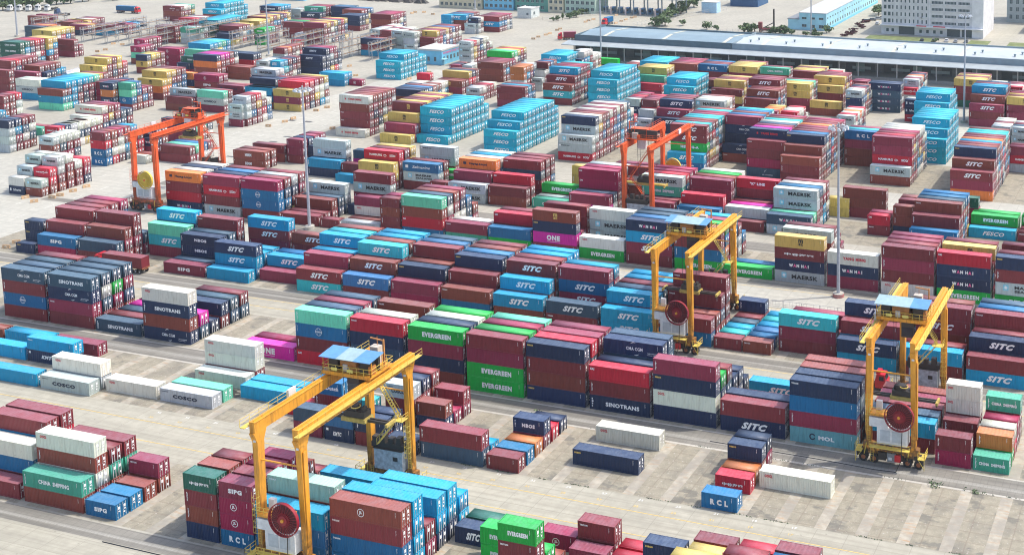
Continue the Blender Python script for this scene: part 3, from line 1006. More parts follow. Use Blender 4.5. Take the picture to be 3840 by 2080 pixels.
-286.60,369.52,4,2.78,W.y.w.r.r.
-286.60,372.10,4,2.78,r.r.r.r.r.
-286.60,374.68,4,2.78,n.r.r.w.r.
-90.40,386.80,4,2.66,CFCFCF
-90.40,389.38,4,2.66,CFCFCFCF
-90.40,391.96,4,2.66,CFCFCFCFCF
-90.40,394.54,4,2.66,C.C.C.C.C.
-90.40,397.12,4,2.66,C.C.C.C.C.
-90.40,399.70,4,2.66,C.C.C.C.C.
-90.40,402.28,4,2.66,C.C.C.C.C.
-90.40,404.86,4,2.66,C.C.C.C.C.
-334.00,446.10,4,2.62,CFCFCF
-334.00,448.80,4,2.62,CFCFCFCF
-334.00,451.50,4,2.62,C.C.C.C.
-334.00,454.20,4,2.62,C.C.C.C.
-334.00,456.90,4,2.62,C.C.C.C.
-334.00,459.60,4,2.62,C.C.C.
-334.00,462.30,4,2.62,C.C.C.
-334.60,385.00,4,2.70,ymrmym
-334.60,387.80,4,2.70,r.r.yTRA
-334.60,390.60,4,2.70,n.r.r.R.
-334.60,393.40,4,2.70,r.y.W.M.
-334.60,396.20,4,2.70,c.W.W.r.
-334.60,399.00,4,2.70,w.r.w.y.
-335.80,430.80,2,2.60,Mu
-333.60,272.20,2,2.55,baWT
-333.60,275.20,2,2.55,w.w.wM
-333.60,278.20,2,2.55,w.w.r.wM
-333.60,281.20,2,2.55,r.c.n.W.
-327.10,272.20,2,2.55,rTwM
-327.10,275.20,2,2.55,r.RTRH
-327.10,278.20,2,2.55,r.r.w.wM
-327.10,281.20,2,2.55,r.r.r.W.
-327.10,284.20,2,2.55,r.r.W.
-327.10,287.20,2,2.55,b.r.R.
-242.53,425.03,4,2.70,r.tSrS
-242.53,427.61,4,2.70,r.r.rSrS
-242.53,430.19,4,2.70,r.r.r.rScS
-242.53,432.77,4,2.70,W.r.W.r.r.
-242.53,435.35,4,2.70,B.r.c.r.M.
-242.53,437.93,4,2.70,c.r.r.R.r.
-242.53,440.51,4,2.70,r.y.b.r.t.
-223.90,426.06,4,2.70,CFCFCFCF
-223.90,428.64,4,2.70,CFCFCFCFCF
-223.90,431.22,4,2.70,C.C.C.C.C.
-223.90,433.80,4,2.70,C.C.C.C.C.
-223.90,436.38,4,2.70,C.C.C.C.C.
-223.90,438.96,4,2.70,C.C.C.C.C.
-223.90,441.54,4,2.70,C.C.C.C.C.
-223.90,444.12,4,2.70,C.C.C.C.
-266.09,462.74,4,2.70,CFCFCF
-266.09,465.32,4,2.70,CFCFCFCF
-266.09,467.90,4,2.70,C.C.C.C.
-266.09,470.48,4,2.70,C.C.C.C.
-266.09,473.06,4,2.70,C.C.C.C.
-266.09,475.64,4,2.70,C.C.C.C.
-257.05,472.50,2,2.70,w.r.bM
-257.05,475.08,2,2.70,r.w.B.W.
-257.05,477.66,2,2.70,c.r.c.W.
-257.05,480.24,2,2.70,r.r.r.W.
-257.05,482.82,2,2.70,n.r.W.
-257.05,485.40,2,2.70,W.W.W.
-257.05,487.98,2,2.70,y.r.W.
-260.15,446.93,2,2.70,w.w.wM
-260.15,449.51,2,2.70,r.r.r.r.
-260.15,452.09,2,2.70,r.W.W.B.
-260.15,454.67,2,2.70,r.W.b.r.
-259.97,444.10,2,2.70,w.wM
-259.97,446.68,2,2.70,b.r.W.
-259.97,449.26,2,2.70,n.r.w.
-264.41,437.77,2,2.70,w.w.xTx.
-264.41,440.35,2,2.70,r.r.c.x.
-264.41,442.93,2,2.70,B.q.r.x.
-264.41,445.51,2,2.70,a.y.B.w.
-220.14,461.63,4,2.70,b.c.c.
-220.14,464.21,4,2.70,r.r.CFCF
-220.14,466.79,4,2.70,C.C.C.C.
-220.14,469.37,4,2.70,C.C.C.C.
-220.14,471.95,4,2.70,C.C.C.C.
-220.14,474.53,4,2.70,C.C.C.C.
-229.65,469.63,2,2.70,r.r.rv
-229.65,472.21,2,2.70,r.W.r.
-229.65,474.79,2,2.70,a.r.W.
-207.18,463.92,4,2.70,r.r.r.rv
-207.18,466.50,4,2.70,y.n.n.r.
-207.18,469.08,4,2.70,B.W.b.M.
-207.18,471.66,4,2.70,r.W.n.r.
-207.18,474.24,4,2.70,a.r.n.M.
-194.76,464.97,4,2.70,r.M.r.BR
-194.76,467.55,4,2.70,r.r.q.r.
-194.76,470.13,4,2.70,n.r.a.r.
-194.76,472.71,4,2.70,B.B.r.B.
-182.04,465.72,4,2.70,r.r.r.ym
-182.04,468.30,4,2.70,W.W.W.y.
-182.04,470.88,4,2.70,W.r.r.y.
-182.04,473.46,4,2.70,n.R.r.y.
-182.04,476.04,4,2.70,R.a.r.r.
-169.29,466.52,4,2.70,r.r.r.GX
-169.29,469.10,4,2.70,r.r.q.r.
-215.54,447.95,4,2.70,r.RA
-215.54,450.53,4,2.70,r.r.Ge
-215.54,453.11,4,2.70,r.r.r.ym
-215.54,455.69,4,2.70,q.a.r.y.
-215.54,458.27,4,2.70,r.q.w.y.
-196.38,434.79,4,2.70,r.CFCF
-196.38,437.37,4,2.70,r.r.CFCF
-196.38,439.95,4,2.70,C.C.C.C.
-196.38,442.53,4,2.70,C.C.C.C.
-196.38,445.11,4,2.70,C.C.C.C.
-196.38,447.69,4,2.70,C.C.C.C.
-185.76,449.73,2,2.70,b.bNr.
-185.76,452.31,2,2.70,W.r.r.
-177.53,436.05,4,2.70,r.yTrT
-177.53,438.63,4,2.70,r.r.y.ym
-177.53,441.21,4,2.70,r.a.q.r.
-177.53,443.79,4,2.70,n.r.W.r.
-177.53,446.37,4,2.70,y.r.y.y.
-159.31,422.50,4,2.80,r.r.rv
-159.31,425.08,4,2.80,rTr.cSrS
-159.31,427.66,4,2.80,n.w.r.r.
-159.31,430.24,4,2.80,r.b.B.r.
-161.13,432.14,4,2.70,r.r.r.cSrS
-161.13,434.72,4,2.70,y.r.w.r.r.
-161.13,437.30,4,2.70,r.W.r.r.r.
-200.85,409.92,2,2.70,rvbawT
-200.85,412.50,2,2.70,y.q.r.
-200.85,415.08,2,2.70,r.W.R.
-200.85,417.66,2,2.70,y.y.r.
-200.85,420.24,2,2.70,n.n.M.
-194.31,410.27,2,2.70,w.RHrv
-194.31,412.85,2,2.70,b.a.r.
-194.31,415.43,2,2.70,W.y.r.
-194.31,418.01,2,2.70,y.n.R.
-193.65,403.65,2,2.70,wM
-193.65,406.23,2,2.70,B.w.
-183.25,396.68,4,2.70,b.bS
-183.25,399.26,4,2.70,r.r.rS
-183.25,401.84,4,2.70,r.r.r.bS
-183.25,404.42,4,2.70,c.w.r.r.
-183.25,407.00,4,2.70,r.b.c.r.
-183.25,409.58,4,2.70,r.r.r.r.
-172.12,404.65,4,2.70,r.r.w.wM
-172.12,407.23,4,2.70,b.W.r.W.
-172.12,409.81,4,2.70,r.W.w.W.
-172.12,412.39,4,2.70,r.y.r.r.
-159.73,476.31,4,2.70,r.r.rv
-159.73,478.89,4,2.70,r.r.y.
-159.73,481.47,4,2.70,r.R.y.
-159.73,484.05,4,2.70,W.y.r.
-159.73,486.63,4,2.70,y.b.y.
-145.62,480.15,2,2.70,W.c.R.
-145.62,482.73,2,2.70,q.r.W.
-152.55,440.87,4,2.70,r.rTymym
-152.55,443.45,4,2.70,c.W.W.y.
-152.55,446.03,4,2.70,c.r.r.e.
-152.55,448.61,4,2.70,r.n.B.r.
-142.64,450.65,4,2.90,r.rTym
-142.64,453.23,4,2.90,r.r.rTym
-142.64,455.81,4,2.90,r.n.y.r.
-142.64,458.39,4,2.90,r.b.r.r.
-142.64,460.97,4,2.90,W.r.R.r.
-139.56,438.46,4,2.70,r.ym
-125.13,435.82,2,2.70,b.b.bswM
-125.13,438.40,2,2.70,R.w.a.W.
-125.13,440.98,2,2.70,W.r.a.r.
-125.13,443.56,2,2.70,q.r.y.b.
-125.13,446.14,2,2.70,n.r.n.r.
-125.13,448.72,2,2.70,c.q.W.
-130.72,464.69,2,2.70,r.r.rv
-130.72,467.27,2,2.70,r.R.r.
-120.63,450.92,4,2.70,nWnWnWbW
-120.63,453.50,4,2.70,r.w.r.b.
-109.89,458.30,2,2.70,r.wTRH
-109.89,460.88,2,2.70,r.r.wMwQ
-109.89,463.46,2,2.70,W.n.b.r.
-109.89,466.04,2,2.70,r.n.r.W.
-109.89,468.62,2,2.70,w.r.c.o.
-109.89,471.20,2,2.70,y.y.W.b.
-109.89,473.78,2,2.70,n.c.W.r.
-103.92,438.84,2,2.70,RHbaba
-103.92,441.42,2,2.70,y.R.W.
-97.29,425.02,4,2.70,CFCFCFCF
-97.29,427.60,4,2.70,CFCFCFCFCF
-97.29,430.18,4,2.70,C.C.C.C.C.
-97.29,432.76,4,2.70,C.C.C.C.C.
-97.29,435.34,4,2.70,C.C.C.C.C.
-97.29,437.92,4,2.70,C.C.C.C.
-91.81,467.60,4,2.70,k.r.rvym
-91.81,470.18,4,2.70,r.r.r.y.
-91.81,472.76,4,2.70,r.y.w.r.
-91.81,475.34,4,2.70,n.r.q.y.
-91.81,477.92,4,2.70,r.R.r.r.
-77.71,466.62,2,2.70,r.r.r.W.
-71.02,459.17,2,2.70,r.r.wTRH
-71.02,461.75,2,2.70,r.r.r.W.
-71.02,464.33,2,2.70,r.c.n.r.
-71.02,466.91,2,2.70,y.r.w.r.
-80.77,439.45,4,2.70,r.rvrS
-80.77,442.03,4,2.70,r.rvrSrS
-80.77,444.61,4,2.70,r.r.r.rScS
-80.77,447.19,4,2.70,R.n.r.r.c.
-80.77,449.77,4,2.70,b.a.c.r.r.
-80.77,452.35,4,2.70,r.r.a.r.b.
-67.91,441.77,4,2.70,r.r.rvym
-67.91,444.35,4,2.70,y.b.c.r.
-67.91,446.93,4,2.70,r.q.w.y.
-67.91,449.51,4,2.70,r.q.r.M.
-67.91,452.09,4,2.70,n.r.r.r.
-65.78,398.11,2,2.70,w.rvwMwM
-65.78,400.69,2,2.70,r.y.r.W.
-65.78,403.27,2,2.70,r.a.r.r.
-65.78,405.85,2,2.70,r.W.r.W.
-65.78,408.43,2,2.70,W.R.a.W.
-59.45,398.06,2,2.70,r.RHwMwM
-59.45,400.64,2,2.70,q.b.r.n.
-59.45,403.22,2,2.70,r.W.q.r.
-59.45,405.80,2,2.70,W.r.n.W.
-120.25,407.85,2,2.70,w.wTwM
-120.25,410.43,2,2.70,r.W.R.
-120.25,413.01,2,2.70,q.b.W.
-120.25,415.59,2,2.70,b.w.o.
-120.25,418.17,2,2.70,n.r.W.
-120.25,420.75,2,2.70,n.r.R.
-140.39,407.66,2,2.70,w.w.RH
-140.39,410.24,2,2.70,b.B.W.
-140.39,412.82,2,2.70,c.a.W.
-140.39,415.40,2,2.70,r.r.R.
-140.39,417.98,2,2.70,n.W.
-147.44,407.00,2,2.70,r.r.rT
-147.44,409.58,2,2.70,r.r.o.
-147.44,412.16,2,2.70,r.r.o.
-147.44,414.74,2,2.70,r.n.y.
-58.11,384.71,4,2.70,w.RHrv
-58.11,387.29,4,2.70,r.b.r.
-284.15,388.36,4,2.70,r.r.r.b.
-284.15,390.94,4,2.70,r.r.r.b.
-284.15,393.52,4,2.70,W.n.W.a.
-284.15,396.10,4,2.70,r.r.q.r.
-300.52,419.21,2,2.70,rTbT
-300.52,421.79,2,2.70,r.W.
-300.52,424.37,2,2.70,r.W.
-300.52,426.95,2,2.70,R.r.R.
-293.58,419.42,2,2.70,r.wM
-293.58,422.00,2,2.70,a.r.
-293.58,424.58,2,2.70,W.W.
-293.58,427.16,2,2.70,c.W.
-293.60,429.42,4,2.70,r.rm
-293.60,432.00,4,2.70,q.r.
-293.60,434.58,4,2.70,B.R.y.
-293.60,437.16,4,2.70,r.R.b.
-293.60,439.74,4,2.70,r.r.r.
-273.48,419.93,2,2.70,r.wM
-273.48,422.51,2,2.70,r.W.
-273.48,425.09,2,2.70,r.r.
-273.48,427.67,2,2.70,r.R.
-273.48,430.25,2,2.70,r.W.
-257.13,415.65,4,2.70,r.r.rT
-257.13,418.23,4,2.70,W.a.c.
-257.13,420.81,4,2.70,q.B.r.
-290.43,455.13,4,2.70,rvrTrT
-290.43,457.71,4,2.70,r.c.r.
-290.43,460.29,4,2.70,r.r.r.
-290.43,462.87,4,2.70,y.c.M.
-305.86,457.97,2,2.70,b.rv
-305.86,460.55,2,2.70,r.b.
-305.86,463.13,2,2.70,r.r.
-301.21,458.28,2,2.70,wTwM
-301.21,460.86,2,2.70,n.W.
-301.21,463.44,2,2.70,r.W.
-300.21,478.36,4,2.70,r.r.g.
-300.21,480.94,4,2.70,r.W.e.
-300.21,483.52,4,2.70,r.n.y.
-300.21,486.10,4,2.70,b.r.R.
-300.21,488.68,4,2.70,w.q.y.
-316.70,482.01,2,2.70,w.wMwMwh
-316.70,484.59,2,2.70,r.y.y.R.
-316.70,487.17,2,2.70,r.r.r.W.
-316.70,489.75,2,2.70,r.r.B.b.
-316.70,492.33,2,2.70,r.n.W.W.
-316.70,494.91,2,2.70,n.r.q.W.
-316.70,497.49,2,2.70,r.r.W.
-357.91,563.31,4,2.70,r.cSr.
-357.91,565.89,4,2.70,q.B.r.
-357.91,568.47,4,2.70,r.a.r.
-357.91,571.05,4,2.70,w.W.r.
-357.91,573.63,4,2.70,n.n.M.
-377.00,562.65,4,2.70,r.r.cS
-377.00,565.23,4,2.70,r.c.n.
-377.00,567.81,4,2.70,W.r.B.
-377.00,570.39,4,2.70,r.r.r.
-377.00,572.97,4,2.70,R.b.r.
-359.42,556.01,2,2.70,w.wMbM
-359.42,558.59,2,2.70,W.r.W.
-360.81,554.83,2,2.70,w.wM
-353.19,501.28,4,2.70,r.r.r.ym
-353.19,503.86,4,2.70,r.r.R.r.
-353.19,506.44,4,2.70,y.B.B.r.
-353.19,509.02,4,2.70,c.r.W.y.
-353.19,511.60,4,2.70,a.a.r.r.
-353.19,514.18,4,2.70,r.r.W.a.
-353.19,516.76,4,2.70,n.q.r.r.
-353.19,519.34,4,2.70,q.r.W.r.
-353.17,499.13,4,2.70,r.r.rv
-385.39,511.14,2,2.70,r.r.wM
-385.39,513.72,2,2.70,n.r.W.
-385.39,516.30,2,2.70,w.c.w.
-385.39,518.88,2,2.70,w.n.W.
-385.39,521.46,2,2.70,q.W.r.
-385.39,524.04,2,2.70,r.a.W.
-385.39,526.62,2,2.70,y.y.W.
-378.74,510.18,2,2.70,r.r.rv
-378.74,512.76,2,2.70,b.b.W.
-378.74,515.34,2,2.70,r.r.W.
-378.74,517.92,2,2.70,W.r.r.
-378.74,520.50,2,2.70,r.B.W.
-362.51,496.94,2,2.70,w.wMw.wM
-362.51,499.52,2,2.70,a.r.w.W.
-362.51,502.10,2,2.70,r.r.W.r.
-362.51,504.68,2,2.70,R.w.y.W.
-362.51,507.26,2,2.70,R.r.r.W.
-354.82,494.98,2,2.70,b.wMw.wh
-354.82,497.56,2,2.70,r.n.W.W.
-354.82,500.14,2,2.70,r.w.r.r.
-354.82,502.72,2,2.70,n.n.r.W.
-404.43,537.76,4,2.70,r.r.rvr.
-404.43,540.34,4,2.70,r.r.r.Mk
-404.43,542.92,4,2.70,r.W.r.M.
-404.43,545.50,4,2.70,n.B.W.M.
-404.43,548.08,4,2.70,n.r.n.r.
-439.94,561.33,4,2.70,r.r.rv
-439.94,563.91,4,2.70,r.q.r.
-439.94,566.49,4,2.70,n.y.b.
-439.94,569.07,4,2.70,r.n.a.
-452.96,568.60,4,2.70,b.b.b.
-452.96,571.18,4,2.70,r.b.a.
-452.96,573.76,4,2.70,B.w.n.
-428.83,544.97,4,2.70,r.b.b.
-428.83,547.55,4,2.70,r.b.b.
-428.83,550.13,4,2.70,r.y.b.
-466.73,564.38,4,2.70,r.bSGS
-466.73,566.96,4,2.70,y.r.r.
-466.73,569.54,4,2.70,R.q.M.
-466.73,572.12,4,2.70,B.r.r.
-466.17,560.71,4,2.70,r.bS
-466.17,563.29,4,2.70,r.b.
-479.78,569.66,2,2.70,wMwT
-479.78,572.24,2,2.70,W.w.
-479.78,574.82,2,2.70,B.r.
-441.76,517.34,4,2.70,r.rTrv
-441.76,519.92,4,2.70,q.r.k.
-441.76,522.50,4,2.70,a.n.g.
-441.76,525.08,4,2.70,b.W.r.
-441.76,527.66,4,2.70,a.r.r.
-419.18,505.22,4,2.70,r.r.r.rv
-419.18,507.80,4,2.70,n.n.r.y.
-419.18,510.38,4,2.70,r.n.W.r.
-419.18,512.96,4,2.70,r.n.n.y.
-419.18,515.54,4,2.70,n.r.r.n.
-419.18,518.12,4,2.70,b.r.r.R.
-419.18,520.70,4,2.70,y.b.B.y.
-423.24,504.05,2,2.70,w.wM
-423.24,506.63,2,2.70,c.W.
-423.24,509.21,2,2.70,r.R.
-412.95,505.74,2,2.70,r.rT
-412.95,508.32,2,2.70,W.r.
-412.95,510.90,2,2.70,b.r.
-423.33,501.12,2,2.70,RH
-423.33,503.70,2,2.70,W.
-395.46,456.28,2,2.70,b.w.rT
-395.46,458.86,2,2.70,w.r.o.
-395.46,461.44,2,2.70,r.q.r.
-395.46,464.02,2,2.70,r.W.r.
-395.46,466.60,2,2.70,a.R.r.
-372.96,445.80,4,2.70,b.b.bK
-372.96,448.38,4,2.70,b.b.bKbK
-372.96,450.96,4,2.70,y.b.w.M.
-372.96,453.54,4,2.70,R.b.r.r.
-372.96,456.12,4,2.70,w.b.b.
-348.23,427.99,4,2.70,c.c.
-348.23,430.57,4,2.70,c.c.
-376.06,430.63,2,2.70,c.cScS
-376.06,433.21,2,2.70,r.q.c.
-376.06,435.79,2,2.70,r.b.r.
-376.06,438.37,2,2.70,W.r.b.
-376.06,440.95,2,2.70,b.r.r.
-375.11,429.81,2,2.70,W.c.
-375.11,432.39,2,2.70,r.t.
-380.89,429.11,2,2.70,w.wMwM
-380.89,431.69,2,2.70,q.B.W.
-380.89,434.27,2,2.70,r.R.W.
-380.89,436.85,2,2.70,q.W.n.
-364.58,410.17,4,2.70,B.b.
-364.58,412.75,4,2.70,r.b.
-364.58,415.33,4,2.70,R.r.
-347.74,385.21,4,2.70,r.B.c.
-347.74,387.79,4,2.70,r.a.B.
-373.53,488.59,4,2.70,c.r.b.
-373.53,491.17,4,2.70,r.B.r.
-491.48,558.72,4,2.70,r.r.bZ
-491.48,561.30,4,2.70,r.r.c.
-491.48,563.88,4,2.70,w.r.c.
-491.48,566.46,4,2.70,n.b.c.
-471.50,526.64,4,2.70,r.r.r.
-471.50,529.22,4,2.70,n.r.y.
-471.50,531.80,4,2.70,y.c.r.
-471.50,534.38,4,2.70,r.a.y.
-471.50,536.96,4,2.70,n.r.b.
-471.50,539.54,4,2.70,w.c.r.
-471.50,542.12,4,2.70,w.y.y.
-378.27,560.52,2,2.70,c.c.c.
-441.16,496.94,2,2.70,g.k.gE
-441.16,499.52,2,2.70,r.r.g.
-441.16,502.10,2,2.70,r.r.G.
-441.16,504.68,2,2.70,r.r.r.
-515.06,544.70,4,2.70,r.r.r.CF
-515.06,547.28,4,2.70,C.C.C.C.
-515.06,549.86,4,2.70,C.C.C.C.
-515.06,552.44,4,2.70,C.C.C.C.
-515.06,555.02,4,2.70,C.C.C.C.
-515.06,557.60,4,2.70,C.C.C.C.
-515.06,560.18,4,2.70,C.C.C.
-513.32,540.68,4,2.70,r.r.CF
-513.32,543.26,4,2.70,C.C.C.
-488.18,511.30,4,2.70,r.r.CF
-488.18,513.88,4,2.70,C.C.C.
-488.18,516.46,4,2.70,C.C.C.
-488.18,519.04,4,2.70,C.C.C.
-488.18,521.62,4,2.70,C.C.C.
-488.18,524.20,4,2.70,C.C.C.
-488.18,526.78,4,2.70,C.C.C.
-501.86,512.15,4,2.70,r.M.Rk
-501.86,514.73,4,2.70,r.r.r.
-501.86,517.31,4,2.70,r.w.W.
-501.86,519.89,4,2.70,r.B.r.
-542.55,543.09,4,2.70,r.r.rC
-542.55,545.67,4,2.70,y.r.W.
-542.55,548.25,4,2.70,r.r.W.
-542.55,550.83,4,2.70,n.y.G.
-513.41,519.53,2,2.70,r.rv
-476.99,500.63,4,2.70,k.k.kX
-476.99,503.21,4,2.70,B.W.k.
-464.38,499.11,4,2.70,y.b.r.
-464.38,501.69,4,2.70,R.W.r.
-464.38,504.27,4,2.70,b.c.r.
-464.38,506.85,4,2.70,r.b.y.
-465.75,514.88,4,2.70,y.y.ym
-465.75,517.46,4,2.70,r.W.y.
-465.75,520.04,4,2.70,n.B.y.
-460.61,492.47,4,2.70,y.b.
-493.52,488.53,4,2.70,r.r.r.
-493.52,491.11,4,2.70,y.r.r.
-478.12,488.60,4,2.70,w.w.Ge
-478.12,491.18,4,2.70,r.r.w.
-548.33,522.94,4,2.70,b.
-535.62,500.88,4,2.70,r.M.
-535.62,503.46,4,2.70,n.M.
-535.62,506.04,4,2.70,b.c.
-566.81,508.26,4,2.70,r.W.
-566.81,510.84,4,2.70,b.r.
-566.81,513.42,4,2.70,r.r.
-565.08,503.61,4,2.70,y.y.
-565.08,506.19,4,2.70,b.r.
-568.11,497.56,4,2.70,c.r.
-568.11,500.14,4,2.70,q.r.
-568.11,502.72,4,2.70,r.M.
-568.11,505.30,4,2.70,n.y.
-553.14,492.17,4,2.70,b.r.
-553.14,494.75,4,2.70,r.y.
-553.14,497.33,4,2.70,r.r.
-538.56,495.03,4,2.70,c.r.
-538.56,497.61,4,2.70,n.r.
-538.56,500.19,4,2.70,a.r.
-583.42,494.64,4,2.70,b.r.r.
-583.42,497.22,4,2.70,r.r.
-583.42,499.80,4,2.70,r.y.M.
-555.41,468.78,4,2.70,b.n.n.
-555.41,471.36,4,2.70,r.r.r.
-555.41,473.94,4,2.70,y.r.o.
-555.41,476.52,4,2.70,q.r.r.
-527.34,448.85,4,2.70,r.t.y.ym
-527.34,451.43,4,2.70,n.r.W.y.
-527.34,454.01,4,2.70,W.b.R.y.
-527.34,456.59,4,2.70,W.r.a.y.
-527.34,459.17,4,2.70,b.q.r.y.
-511.82,433.05,4,2.70,r.c.y.y.
-511.82,435.63,4,2.70,r.r.c.y.
-509.48,444.42,4,2.70,r.r.rv
-509.48,447.00,4,2.70,r.r.
-513.44,420.06,4,2.70,k.k.kXkX
-513.44,422.64,4,2.70,W.W.c.k.
-513.44,425.22,4,2.70,B.r.n.r.
-513.44,427.80,4,2.70,n.W.r.R.
-513.44,430.38,4,2.70,c.R.r.M.
-513.44,432.96,4,2.70,r.r.G.
-478.77,386.08,4,2.70,r.r.r.r.
-478.77,388.66,4,2.70,r.B.n.R.
-478.77,391.24,4,2.70,W.r.r.r.
-478.77,393.82,4,2.70,r.a.n.r.
-478.77,396.40,4,2.70,r.y.n.r.
-470.29,392.01,4,2.70,r.r.r.
-470.29,394.59,4,2.70,w.a.r.
-470.29,397.17,4,2.70,r.r.r.
-470.29,399.75,4,2.70,r.c.r.
-470.29,402.33,4,2.70,B.c.
-467.57,392.71,4,2.70,r.b.
-467.57,395.29,4,2.70,r.b.
-461.63,370.62,4,2.70,r.rTr.rT
-459.66,381.12,4,2.70,r.r.rv
-445.47,370.04,4,2.70,c.woWT
-445.47,372.62,4,2.70,r.b.W.
-421.62,360.96,4,2.70,e.c.r.c.
-421.62,363.54,4,2.70,c.c.c.cT
-421.62,366.12,4,2.70,r.r.n.c.
-421.62,368.70,4,2.70,n.b.r.c.
-421.62,371.28,4,2.70,q.r.r.t.
-421.62,373.86,4,2.70,r.b.r.e.
-421.53,359.12,4,2.70,e.cTr.
-445.29,399.85,4,2.70,r.r.ym
-445.29,402.43,4,2.70,r.r.r.ym
-445.29,405.01,4,2.70,q.n.r.r.
-445.29,407.59,4,2.70,r.r.y.y.
-445.29,410.17,4,2.70,n.r.R.
-432.21,385.51,4,2.70,r.r.y.
-432.21,388.09,4,2.70,r.y.r.
-412.48,374.45,4,2.70,r.M.r.
-412.48,377.03,4,2.70,r.q.r.
-412.48,379.61,4,2.70,r.r.r.
-396.30,364.14,2,2.70,r.bWxvbW
-396.30,366.72,2,2.70,a.r.a.b.
-396.30,369.30,2,2.70,q.c.W.r.
-396.30,371.88,2,2.70,n.r.r.b.
-389.56,366.26,2,2.70,r.BUe.G.
-389.56,368.84,2,2.70,r.r.B.B.
-389.56,371.42,2,2.70,r.a.r.
-389.56,374.00,2,2.70,r.r.r.
-472.73,455.00,2,2.70,r.r.Mu
-472.73,457.58,2,2.70,w.q.r.
-472.73,460.16,2,2.70,n.q.r.
-472.73,462.74,2,2.70,W.q.M.
-459.62,440.19,2,2.70,r.e.Mu
-459.62,442.77,2,2.70,r.y.M.
-459.62,445.35,2,2.70,r.q.M.
-440.82,424.61,2,2.70,r.ymb.
-440.82,427.19,2,2.70,r.r.y.
-440.82,429.77,2,2.70,w.r.y.
-440.82,432.35,2,2.70,r.r.r.
-444.93,440.87,4,2.70,MuMuMu
-444.93,443.45,4,2.70,r.c.r.
-441.41,455.15,4,2.70,b.r.c.
-441.41,457.73,4,2.70,r.W.c.
-441.41,460.31,4,2.70,r.y.t.
-441.41,462.89,4,2.70,r.c.e.
-441.41,465.47,4,2.70,R.a.c.
-430.27,441.59,4,2.70,b.r.e.
-419.17,427.75,4,2.70,r.b.kX
-420.71,426.62,2,2.70,R.b.
-406.58,421.43,4,2.70,r.r.o.b.
-406.58,424.01,4,2.70,r.r.r.p.
-406.58,426.59,4,2.70,r.R.r.p.
-406.58,429.17,4,2.70,n.q.R.r.
-406.58,431.75,4,2.70,r.r.W.n.
-400.04,387.84,4,2.70,r.o.ymym
-400.04,390.42,4,2.70,w.B.r.y.
-400.04,393.00,4,2.70,r.n.r.r.
-400.04,395.58,4,2.70,c.a.B.r.
-399.92,385.37,4,2.70,r.o.ym
-398.09,399.38,4,2.70,o.b.oh
-384.51,398.40,4,2.70,r.rPMu
-384.51,400.98,4,2.70,w.r.r.
-404.81,440.75,4,2.70,r.R.b.
-404.81,443.33,4,2.70,W.r.b.
-394.49,426.78,4,2.70,r.r.
-394.49,429.36,4,2.70,r.r.
-373.28,374.34,4,2.70,r.r.wM
-360.63,374.61,4,2.70,r.woe.
-360.63,377.19,4,2.70,r.q.r.
-373.77,372.43,4,2.70,r.rv
-360.62,384.96,4,2.70,r.r.rh
-360.62,387.54,4,2.70,b.q.r.
-347.55,385.27,4,2.70,r.B.B.
-347.55,387.85,4,2.70,q.R.b.
-358.20,399.50,4,2.70,r.b.b.
-370.59,414.44,4,2.70,b.b.wM
-370.59,417.02,4,2.70,r.a.W.
-331.20,360.30,2,2.70,r.w.wMwh
-331.20,362.88,2,2.70,r.B.q.r.
-331.20,365.46,2,2.70,r.r.y.R.
-331.20,368.04,2,2.70,W.R.r.W.
-331.20,370.62,2,2.70,B.B.W.
-332.24,359.04,2,2.70,rvwQwM
-373.18,332.04,4,2.70,r.r.r.WY
-373.18,334.62,4,2.70,r.W.y.r.
-373.18,337.20,4,2.70,n.r.W.r.
-372.29,328.67,4,2.70,r.r.WY
-372.29,331.25,4,2.70,r.n.r.
-366.63,336.75,2,2.70,b.b.rv
-366.63,339.33,2,2.70,q.n.n.
-366.63,341.91,2,2.70,n.r.b.
-366.17,333.98,2,2.70,r.b.
-366.17,336.56,2,2.70,y.b.
-365.67,317.96,2,2.70,w.w.wM
-365.67,320.54,2,2.70,W.n.W.
-365.67,323.12,2,2.70,y.b.W.
-365.67,325.70,2,2.70,y.r.W.
-366.14,313.45,2,2.70,r.r.RH
-366.14,316.03,2,2.70,W.r.b.
-366.14,318.61,2,2.70,c.W.W.
-366.14,321.19,2,2.70,r.r.W.
-366.14,323.77,2,2.70,r.B.r.
-356.42,302.61,2,2.70,r.rvwM
-356.42,305.19,2,2.70,r.n.W.
-356.42,307.77,2,2.70,r.r.W.
-356.42,310.35,2,2.70,n.r.W.
-396.33,327.63,4,2.70,G.
-396.33,330.21,4,2.70,r.
-336.29,303.87,2,2.70,BRBRRArv
-336.29,306.45,2,2.70,R.W.r.r.
-336.29,309.03,2,2.70,q.W.W.M.
-336.29,311.61,2,2.70,n.c.r.r.
-336.29,314.19,2,2.70,r.r.R.c.
-336.29,316.77,2,2.70,R.R.r.
-338.38,334.83,4,2.70,r.r.b.
-338.38,337.41,4,2.70,n.e.
-338.38,339.99,4,2.70,r.G.
-338.38,342.57,4,2.70,W.n.
-333.11,321.10,2,2.70,r.bWbW
-333.11,323.68,2,2.70,n.r.r.
-415.41,334.56,2,2.70,r.r.r.r.
-415.41,337.14,2,2.70,n.r.r.r.
-415.41,339.72,2,2.70,r.W.w.R.
-380.10,306.80,2,2.70,w.w.w.b.
-380.10,309.38,2,2.70,q.r.c.b.
-380.10,311.96,2,2.70,r.W.n.r.
-380.10,314.54,2,2.70,r.n.W.r.
-395.19,316.35,2,2.70,r.r.r.c.
-395.19,318.93,2,2.70,r.r.c.
-326.28,309.68,2,2.70,W.
-326.28,312.26,2,2.70,r.
-324.54,315.37,4,2.70,r.
-331.63,319.61,2,2.70,r.bW
